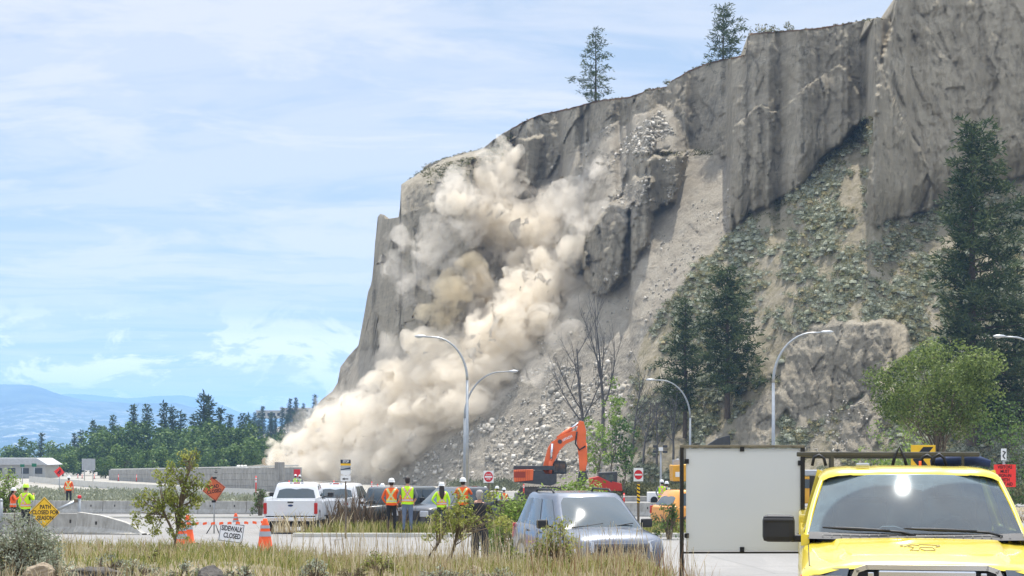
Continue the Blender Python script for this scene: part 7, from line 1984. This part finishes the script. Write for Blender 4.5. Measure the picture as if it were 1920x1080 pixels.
mb = MB(); mb.path([(E(820, 200)[0], -.36, E(820, 200)[1]), (E(800, 350)[0], -.45, E(812, 350)[1]), (E(850, 430)[0], -.36, E(850, 430)[1]), (E(930, 380)[0], -.36, E(930, 380)[1])], .07, 6); mb.build('hose', M_RUBBER, ex)
mb = MB(); mb.prism([E(*p) for p in [(850, 700), (935, 700), (960, 790), (900, 880), (820, 860), (835, 780)]], 'y', -.7, .7); mb.build('bucket', M_EXD, ex, bevel=.04)
# red and black loader, half hidden
d = 130.0; s = d / F; ld = empty('loader', G(1130, d), 0, 'red and black compact machine half hidden behind the leafy bush', 'loader')
def E2(px, py): return ((px - 1130) * s, CAMZ + (HY - py) * s - ld.location.z)
tracks(ld, E2(1108, 0)[0], E2(1168, 0)[0], 0, .7, .8, .4)
mb = MB(); mb.prism([E2(*p) for p in [(1146, 902), (1164, 906), (1166, 920), (1150, 920)]], 'y', -.8, .8); mb.prism([E2(*p) for p in [(1104, 897), (1122, 893), (1150, 906), (1150, 920), (1106, 920)]], 'y', -.79, .79); mb.build('body', mat('machine_red', (.45, .03, .02), .4), ld, bevel=.03)
mb = MB(); mb.prism([E2(*p) for p in [(1122, 918), (1122, 886), (1156, 884), (1157, 890), (1155, 918)]], 'y', -.75, .75); mb.build('cab', M_EXD, ld, bevel=.04)
mb = MB(); mb.prism([E2(*p) for p in [(1126, 906), (1126, 890), (1150, 890), (1150, 906)]], 'y', -.78, -.76); mb.build('window', M_GLASSD, ld)
# yellow excavator mostly behind the panel
d = 125.0; s = d / F; ey = empty('excavator', G(1300, d), 0, 'amber excavator body showing at the left edge of the blank panel', 'excavator')
def E3(px, py): return ((px - 1300) * s, CAMZ + (HY - py) * s - ey.location.z)
tracks(ey, E3(1262, 0)[0], E3(1350, 0)[0], 0, .95, 1.2, .5)
mb = MB(); mb.prism([E3(*p) for p in [(1258, 872), (1300, 870), (1304, 902), (1259, 902)]], 'y', -1.3, 1.3); mb.build('engine_cover', M_EXY, ey, bevel=.05)
mb = MB(); mb.box((E3(1267, 0)[0], -1.32, E3(0, 889)[1]), (.3, .02, .36)); mb.build('decal', M_WHITE, ey)
mb = MB(); mb.box((E3(1268, 0)[0], 0, E3(0, 867)[1]), (.5, 1, .4)); mb.tube((E3(1272, 0)[0], 0, E3(0, 870)[1]), (E3(1270, 0)[0], 0, E3(0, 860)[1]), .1); mb.build('exhaust', M_ALU, ey)
mb = MB(); mb.prism([E3(*p) for p in [(1300, 905), (1345, 905), (1345, 880), (1330, 858), (1305, 858)]], 'y', -1.2, 1.2); mb.build('cab', M_EXD, ey)
mb = MB(); mb.prism([E3(*p) for p in [(1310, 880), (1320, 838), (1345, 822), (1366, 818), (1368, 840), (1350, 840), (1330, 850), (1322, 882)]], 'y', -.3, .3); mb.build('boom', M_EXD, ey)
mb = MB(); mb.prism([E3(*p) for p in [(1352, 820), (1368, 816), (1370, 880), (1356, 880)]], 'y', -.25, .25); mb.build('stick', M_EXD, ey)
d = 95; s = d / F; vy = empty('yellow_machine', G(1516, d), 0, 'amber machine glimpsed between the panel post and the yellow truck', 'machine')
mb = MB(); mb.box((0, 0, 1.55), (1.6, 1.5, 1.5), bev=.08); mb.build('body', M_EXY, vy); mb = MB(); mb.box((0, 0, 2.5), (1.5, 1.4, .3), bev=.05); mb.build('roof', M_ALU, vy)
for x in (-.55, .55):
    for y in (-.6, .6): wheel(vy, x * 1.3, y, .45, .3)
mb = MB(); mb.box((.1, -.76, 1.9), (1.0, .03, .5)); mb.build('window', M_GLASSD, vy)
# portable light tower
d = 140; s = d / F; lt = empty('light_tower', G(1239, d), 0, 'portable light tower with dark floodlights left of the amber excavator', 'light tower')
Z = lambda py: CAMZ + (HY - py) * s - lt.location.z
MB().tube((0, 0, .6), (0, 0, Z(842)), .1, .06).build('mast', M_ALU, lt); MB().box((0, 0, Z(842)), (.35, .3, .3)).build('junction_box', M_WHITE, lt)
for x in (-10, 8): 
    for zz in (837, 847): MB().box((x * s, 0, Z(zz)), (9 * s, .2, 5 * s), bev=.02).build('floodlight', M_EXD, lt)
MB().box((0, 0, Z(842)), (26 * s, .08, .08)).build('crossbar', M_EXD, lt)
MB().box((0, 0, .55), (2.2, 1.3, .8), bev=.06).build('cabinet', M_WHITE, lt)
for x in (-.6, .6): MB().tube((x, -.7, .3), (x, .7, .3), .3, n=14).build('wheel', M_RUBBER, lt)
# ================================================================ people
M_SKIN = mat('skin', (0.50, 0.27, 0.18), .6, var=.06); M_HAIRD = mat('dark_hair', (0.03, 0.02, 0.015), .7, var=.3, scale=20); M_HAIRG = mat('grey_hair', (0.35, 0.32, 0.29), .8, var=.2, scale=20)
M_EYE = mat('eye_dark', (0.02, 0.015, 0.01), .3)
M_LIME = mat('lime_cloth', (0.52, 0.85, 0.02), .8, var=.08, scale=4); M_HOR = mat('hi_vis_orange', (0.90, 0.12, 0.02), .8, var=.08, scale=4)
M_SILV = mat('reflective_silver', (0.50, 0.52, 0.50), .4, var=.06); M_YSTR = mat('yellow_stripe', (0.75, 0.80, 0.08), .7)
M_OSTR = mat('orange_stripe', (0.85, 0.18, 0.06), .7); M_HELM = mat('white_helmet', (0.78, 0.78, 0.76), .3, coat=.3); M_HELML = mat('lime_helmet', (0.55, 0.85, 0.03), .3, coat=.3)
M_JEAN = mat('denim', (0.13, 0.17, 0.25), .9, var=.18, scale=6); M_DTRO = mat('dark_trousers', (0.028, 0.028, 0.034), .9, var=.25, scale=5)
M_GRSH = mat('grey_shirt', (0.17, 0.18, 0.20), .9, var=.15); M_BLSH = mat('black_shirt', (0.02, 0.02, 0.022), .9, var=.2); M_BOOT = mat('boot', (0.10, 0.075, 0.05), .8)
M_ORSH = mat('orange_shirt', (0.80, 0.13, 0.03), .85, var=.1)
POSES = {
 'stand': dict(aL=[(-.27, -.02, 1.16), (-.25, .07, .93)], aR=[(.27, -.02, 1.16), (.25, .07, .93)]),
 'pocket': dict(aL=[(-.31, -.04, 1.18), (-.20, .07, .98)], aR=[(.31, -.04, 1.18), (.20, .07, .98)]),
 'hold': dict(aL=[(-.27, .02, 1.20), (-.12, .24, 1.20)], aR=[(.27, .02, 1.20), (.12, .24, 1.20)]),
 'phone': dict(aL=[(-.29, .10, 1.28), (-.08, .32, 1.50)], aR=[(.29, .10, 1.28), (.08, .32, 1.50)]),
 'mix': dict(aL=[(-.28, -.02, 1.16), (-.24, .06, .94)], aR=[(.28, .08, 1.26), (.12, .30, 1.44)]),
 'hip': dict(aL=[(-.36, -.06, 1.20), (-.17, .0, 1.02)], aR=[(.29, -.02, 1.16), (.27, .08, .95)]),
}
def person(label, loc, rz, h=1.8, pose='stand', shirt=M_GRSH, trousers=M_DTRO, vest=None, cross=None, band=None, helmet=None, hair=M_HAIRD, long_hair=False, stance=.10, build_=1.0, group=None, sleeves=True, lean=0.0, holds=None, legs=1.0):
    r = empty('person', loc, rz, label, 'person', group); k = h / 1.80; r.scale = (k, k, k)
    ps = POSES[pose]; L = lean
    J = {}; E_ = []; V = []; R_ = []
    def jn(n, p, ra, par=None):
        J[n] = len(V); V.append(p); R_.append(ra if isinstance(ra, tuple) else (ra, ra))
        if par: E_.append((J[par], J[n]))
    b = build_
    jn('pel', (0, 0, .96), (.155 * b, .115 * b)); jn('sp', (0, .0 + L * .3, 1.14), (.145 * b, .11 * b), 'pel'); jn('ch', (0, -.01 + L * .7, 1.34), (.165 * b, .12 * b), 'sp'); jn('up', (0, -.01 + L, 1.46), (.11, .09), 'ch'); jn('nk', (0, L, 1.54), (.055, .055), 'up'); jn('hd', (0, .01 + L, 1.62), (.06, .06), 'nk')
    for s, a in ((-1, 'aL'), (1, 'aR')):
        e, w = ps[a]
        jn('sh' + a, (s * .185, L, 1.45), .062 * b, 'up'); jn('el' + a, (e[0], e[1] + L, e[2]), .043, 'sh' + a); jn('wr' + a, (w[0], w[1] + L, w[2]), .028, 'el' + a)
    for s, a in ((-1, 'l'), (1, 'r')):
        jn('hp' + a, (s * .095, 0, .90), .095 * b, 'pel'); jn('kn' + a, (s * (stance + .01), .015, .50), .062 * legs, 'hp' + a); jn('an' + a, (s * stance * 1.15, -.03, .10), .045 * legs, 'kn' + a); jn('to' + a, (s * stance * 1.4, .13, .045), .038, 'an' + a)
    me = bpy.data.meshes.new('body'); me.from_pydata(V, E_, []); o = bpy.data.objects.new('body', me); COL.objects.link(o)
    o.modifiers.new('s', 'SKIN'); sd = o.modifiers.new('d', 'SUBSURF'); sd.levels = 2
    for i, sv_ in enumerate(me.skin_vertices[0].data): sv_.radius = R_[i]; sv_.use_root = (i == 0)
    dg = bpy.context.evaluated_depsgraph_get(); dg.update(); m2 = bpy.data.meshes.new_from_object(o.evaluated_get(dg))
    bpy.data.objects.remove(o); bpy.data.meshes.remove(me)
    mb = MB()
    vs = [tuple(v.co) for v in m2.vertices]
    wr = [Vector(V[J['wraL']]), Vector(V[J['wraR']])]
    for p in m2.polygons:
        pass
    base = len(mb.v); mb.v += vs
    for p in m2.polygons:
        c = p.center; m = 1
        if c.z > 1.525: m = 0
        elif c.z < .125: m = 3
        elif c.z < .985 and abs(c.x) < .245 and (c - wr[0]).length > .11 and (c - wr[1]).length > .11: m = 2
        dist = min((c - wr[0]).length, (c - wr[1]).length)
        if dist < .045: m = 0
        if not sleeves and dist < .19 and abs(c.x) > .0 and c.z > .98 and dist < .19 and (abs(c.x) > .17 or c.y > .12): m = 0
        mb.f.append([base + i for i in p.vertices]); mb.mi.append(m); mb.sm.append(True)
    bpy.data.meshes.remove(m2)
    # head with features
    hc = Vector((0, .02 + L, 1.69)); n, kk = 20, 14; rows = []
    for j in range(kk + 1):
        ph = PI * j / kk; row = []
        for i in range(n):
            t_ = 2 * PI * i / n; x = .076 * math.sin(ph) * math.cos(t_); y = .098 * math.sin(ph) * math.sin(t_); z = .118 * math.cos(ph)
            if z < -.02: x *= 1 - .30 * (-z - .02) / .1; y = y * (1 - .22 * (-z - .02) / .1) + (.012 if y > 0 else 0)
            if y > .06 and abs(x) < .02 and -.045 < z < .02: y += .022 * (1 - abs(x) / .02)
            if y > .06 and abs(z - .012) < .016 and .015 < abs(x) < .045: y -= .008
            if y > .05 and abs(z + .058) < .012 and abs(x) < .03: y += .006
            row.append((hc.x + x, hc.y + y, hc.z + z))
        rows.append(row)
    mb.grid(rows, 0, closed=True)
    for s in (-1, 1):
        mb.ball((s * .077, hc.y, hc.z - .005), .02, 0, 8, 6, (.4, .7, 1.2)); mb.ball((s * .03, hc.y + .083, hc.z + .012), .010, 4, 8, 6)
    mb.box((0, hc.y + .093, hc.z - .060), (.045, .006, .006), 5)
    # hands: palm, four fingers, thumb
    for s, a in ((-1, 'aL'), (1, 'aR')):
        w = Vector(V[J['wr' + a]]); e = Vector(V[J['el' + a]]); dr = (w - e).normalized(); q = dr.to_track_quat('Z', 'Y').to_matrix()
        pc = w + dr * .055; mb.ball(pc, .045, 0, 10, 8, (.85, .5, 1.05) if abs(dr.z) > .6 else (.85, 1.0, .6))
        for f in range(4):
            off = q @ Vector(((f - 1.5) * .019, 0, 0)); L_ = (.062, .072, .068, .052)[f]; a0 = pc + dr * .025 + off; a1 = a0 + dr * L_ * .5 + q @ Vector((0, -.008, 0)); a2 = a1 + dr * L_ * .4 + q @ Vector((0, -.026, 0)); a3 = a2 + dr * L_ * .1 + q @ Vector((0, -.02, 0))
            mb.path([a0, a1, a2, a3], [.0095, .009, .008, .006], 6, 0)
        t0 = pc + q @ Vector((-s * .035, 0, -.02)); mb.path([t0, t0 + dr * .03 + q @ Vector((-s * .018, -.01, 0)), t0 + dr * .055 + q @ Vector((-s * .014, -.022, 0))], [.012, .010, .007], 6, 0)
    mb.build('body', [M_SKIN, shirt, trousers, M_BOOT, M_EYE, mat('lip', (.35, .14, .11), .5)], r, fix=False)
    if vest is not None:
        n = 44; prof = [(.935, .185, .150), (1.0, .182, .148), (1.08, .178, .142), (1.16, .178, .142), (1.24, .184, .146), (1.32, .196, .152), (1.40, .208, .150), (1.455, .205, .125), (1.495, .160, .090), (1.52, .095, .070)]
        zs = np.linspace(.935, 1.52, 46); A_ = np.interp(zs, [p[0] for p in prof], [p[1] for p in prof]) * (.5 + .5 * b); B_ = np.interp(zs, [p[0] for p in prof], [p[2] for p in prof]) * (.55 + .45 * b)
        vb = MB(); rows = []
        for z, a_, b_ in zip(zs, A_, B_):
            ly = L * min(1, max(0, (z - .96) / .5))
            rows.append([(a_ * math.copysign(abs(math.cos(t_)) ** .8, math.cos(t_)), ly - .008 + b_ * math.copysign(abs(math.sin(t_)) ** .8, math.sin(t_)), z + .006 * math.sin(3 * t_ + z * 9)) for t_ in [2 * PI * (i + .5) / n for i in range(n)]])
        vb.v = [p for row in rows for p in row]
        for j in range(len(rows) - 1):
            for i in range(n):
                a0 = j * n + i; a1 = j * n + (i + 1) % n; c = (Vector(vb.v[a0]) + Vector(vb.v[a1 + n])) / 2; m = 0
                if 1.20 < c.z < 1.46 and abs(c.x) > .185 * (.5 + .5 * b): continue
                z = c.z
                if c.y < -.02 + L * .5:
                    dx = abs(abs(c.x) - (z - 1.27) * .62 * (1 if z > 1.27 else -1))
                    if z > 1.10 and dx < .042: m = 1
                    if z > 1.10 and dx < .020: m = 2
                else:
                    dx = abs(abs(c.x) - .10)
                    if dx < .04: m = 1
                    if dx < .018: m = 2
                    if abs(c.x) < .006: m = 2
                if 1.02 < z < 1.125: m = 1
                if 1.05 < z < 1.095: m = 2
                vb.f.append([a0, a1, a1 + n, a0 + n]); vb.mi.append(m); vb.sm.append(True)
        vo = vb.build('vest', [vest, cross, M_SILV if band is None else band], r, fix=False)
        md = vo.modifiers.new('s', 'SOLIDIFY'); md.thickness = .008
    if helmet is not None:
        hb_ = MB(); n = 24; rows = []
        for ra, z in ((.150, .035), (.128, .040), (.124, .07), (.115, .11), (.092, .145), (.055, .168), (.015, .175)):
            rows.append([((ra * .88) * math.cos(2 * PI * i / n), hc.y - .005 + ra * (1.12 if math.sin(2 * PI * i / n) > 0 and z < .05 else 1.02) * math.sin(2 * PI * i / n), hc.z + z - .01) for i in range(n)])
        hb_.grid(rows, closed=True); hb_.add(rows[-1], [list(range(n))]); hb_.box((0, hc.y, hc.z + .155), (.022, .19, .016), bev=.006)
        hb_.build('helmet', helmet, r)
    if hair is not None:
        hh = MB(); n = 20; rows = []
        top = .122 if helmet is None else .05
        for ra, z in ((.062, -.085), (.080, -.05), (.092, 0), (.097, .05), (.090, .085), (.060, .115), (.02, .127)):
            if z > top + .02: continue
            rows.append([((ra * .86) * math.cos(t_), hc.y - .012 + ra * (1.05 if math.sin(t_) < 0 else (.35 if z < .05 else .92)) * math.sin(t_), hc.z + z) for t_ in [2 * PI * i / n for i in range(n)]])
        hh.grid(rows, closed=True); hh.add(rows[-1], [list(range(n))])
        if long_hair:
            hh.grid([[(w_ * math.cos(t_), -.06 + L + dy + .03 * math.sin(t_), z) for t_ in [2 * PI * i / 12 for i in range(12)]] for w_, dy, z in ((.085, -.0, 1.70), (.095, -.02, 1.60), (.10, -.07, 1.50), (.09, -.11, 1.40), (.06, -.12, 1.30), (.02, -.12, 1.24))], closed=True)
        hh.build('hair', hair, r)
    return r
def stand_at(px, d, zf=None): 
    x = (px - 960) / F * d; return (x, d, float((zf(np.array(x), np.array(float(d)))) if zf else road_z(d)))
GW = 'workers watching the slide from the verge'
vz = lambda x, y: verge(x, y) - .01
a_ = person('worker in orange vest, white helmet and dark trousers, left of the pair', stand_at(734, 57.6, vz), -.05, 1.80, 'pocket', M_ORSH, M_DTRO, M_HOR, M_YSTR, M_SILV, M_HELM, group=GW)
person('bareheaded worker in a lime vest and blue jeans beside the worker in orange', stand_at(764, 56.9, vz), .04, 1.86, 'pocket', M_GRSH, M_JEAN, M_LIME, M_OSTR, M_SILV, None, M_HAIRD, group=GW, build_=1.1, sleeves=False)
person('worker with long dark hair in a lime vest and white helmet behind the shrub', stand_at(828, 57.2, vz), .12, 1.66, 'hip', M_LIME, M_DTRO, M_LIME, M_OSTR, M_SILV, M_HELM, M_HAIRD, True, group=GW)
person('worker in an orange vest and white helmet before the lamp posts', stand_at(868, 58.5, vz), -.1, 1.84, 'phone', M_ORSH, M_DTRO, M_HOR, M_YSTR, M_SILV, M_HELM, group=GW)
pd = person('photographer in black clothes filming behind the olive shrub', stand_at(900, 39.8), .15, 1.88, 'phone', M_BLSH, M_DTRO, None, helmet=None, hair=M_HAIRG, build_=1.25, sleeves=False, lean=.06, legs=1.55)
cm = empty('camera_device', (0, 0, 0), 0, 'small black video camera held up by the photographer', 'camera'); cm.location = Vector(pd.location) + Matrix.Rotation(.15, 3, 'Z') @ Vector((0, .47, 1.555)); cm.rotation_euler = (0, 0, .15)
MB().box((0, 0, 0), (.09, .13, .08), bev=.015).build('body', M_BLACK, cm); MB().tube((0, .06, 0), (0, .13, 0), .03, n=12).build('lens', M_TRIM, cm)
person('flagger in a lime shirt and lime helmet at the left by the yellow sign', stand_at(48, 62.5), -.35, 1.82, 'mix', M_LIME, M_DTRO, M_LIME, M_OSTR, M_SILV, M_HELML, group='workers at the left by the barriers')
person('worker in an orange vest and white helmet at the left picture edge', stand_at(25, 76), -1.2, 1.70, 'mix', M_ORSH, M_DTRO, M_HOR, M_OSTR, M_SILV, M_HELM, M_HAIRD, True, group='workers at the left by the barriers')
p_ = person('worker in a red orange vest standing behind the far barrier at left', (stand_at(129, 108.2)[0], 108.2, float(road_z(108)) + .05), 0, 1.85, 'stand', M_ORSH, M_DTRO, M_HOR, M_YSTR, M_SILV, M_HELM, group='workers at the left by the barriers')
p_.location.z = CAMZ + (HY - 893) / F * 108.2 - 1.87
GF = 'distant workers near the slide'
for i, (px, top, d, v_, c_, lb) in enumerate([(554, 889, 150, M_LIME, M_SILV, 'distant worker with a red patch on a yellow vest below the red board'), (562, 890, 151, M_SILV, M_LIME, 'distant worker in pale clothes beside the one below the red board'), (932, 911, 92, M_LIME, M_SILV, 'distant worker in a lime vest right of the left no entry sign'), (945, 914, 93, M_HOR, M_YSTR, 'distant worker in an orange and yellow vest beside the one in lime'), (1241, 899, 98, M_LIME, M_OSTR, 'distant worker in a lime vest behind the amber crossover'), (717, 906, 84, M_LIME, M_SILV, 'white helmeted worker hidden behind the boxy dark vehicle'), (1250, 902, 101, M_SILV, M_YSTR, 'distant helmeted worker right of the one behind the amber crossover'), (910, 912, 95, M_HOR, M_YSTR, 'distant worker directly below the left no entry sign')]):
    g_ = G(px, d); hh = CAMZ + (HY - top) / F * d - g_.z; hh = min(max(hh, 1.6), 2.0)
    person(lb, (g_.x, d, CAMZ + (HY - top) / F * d - hh * 1.03), random.uniform(-.3, .3), hh, random.choice(['stand', 'hold', 'pocket']), M_GRSH, M_DTRO, v_, c_, M_SILV, M_HELM, group=GF)
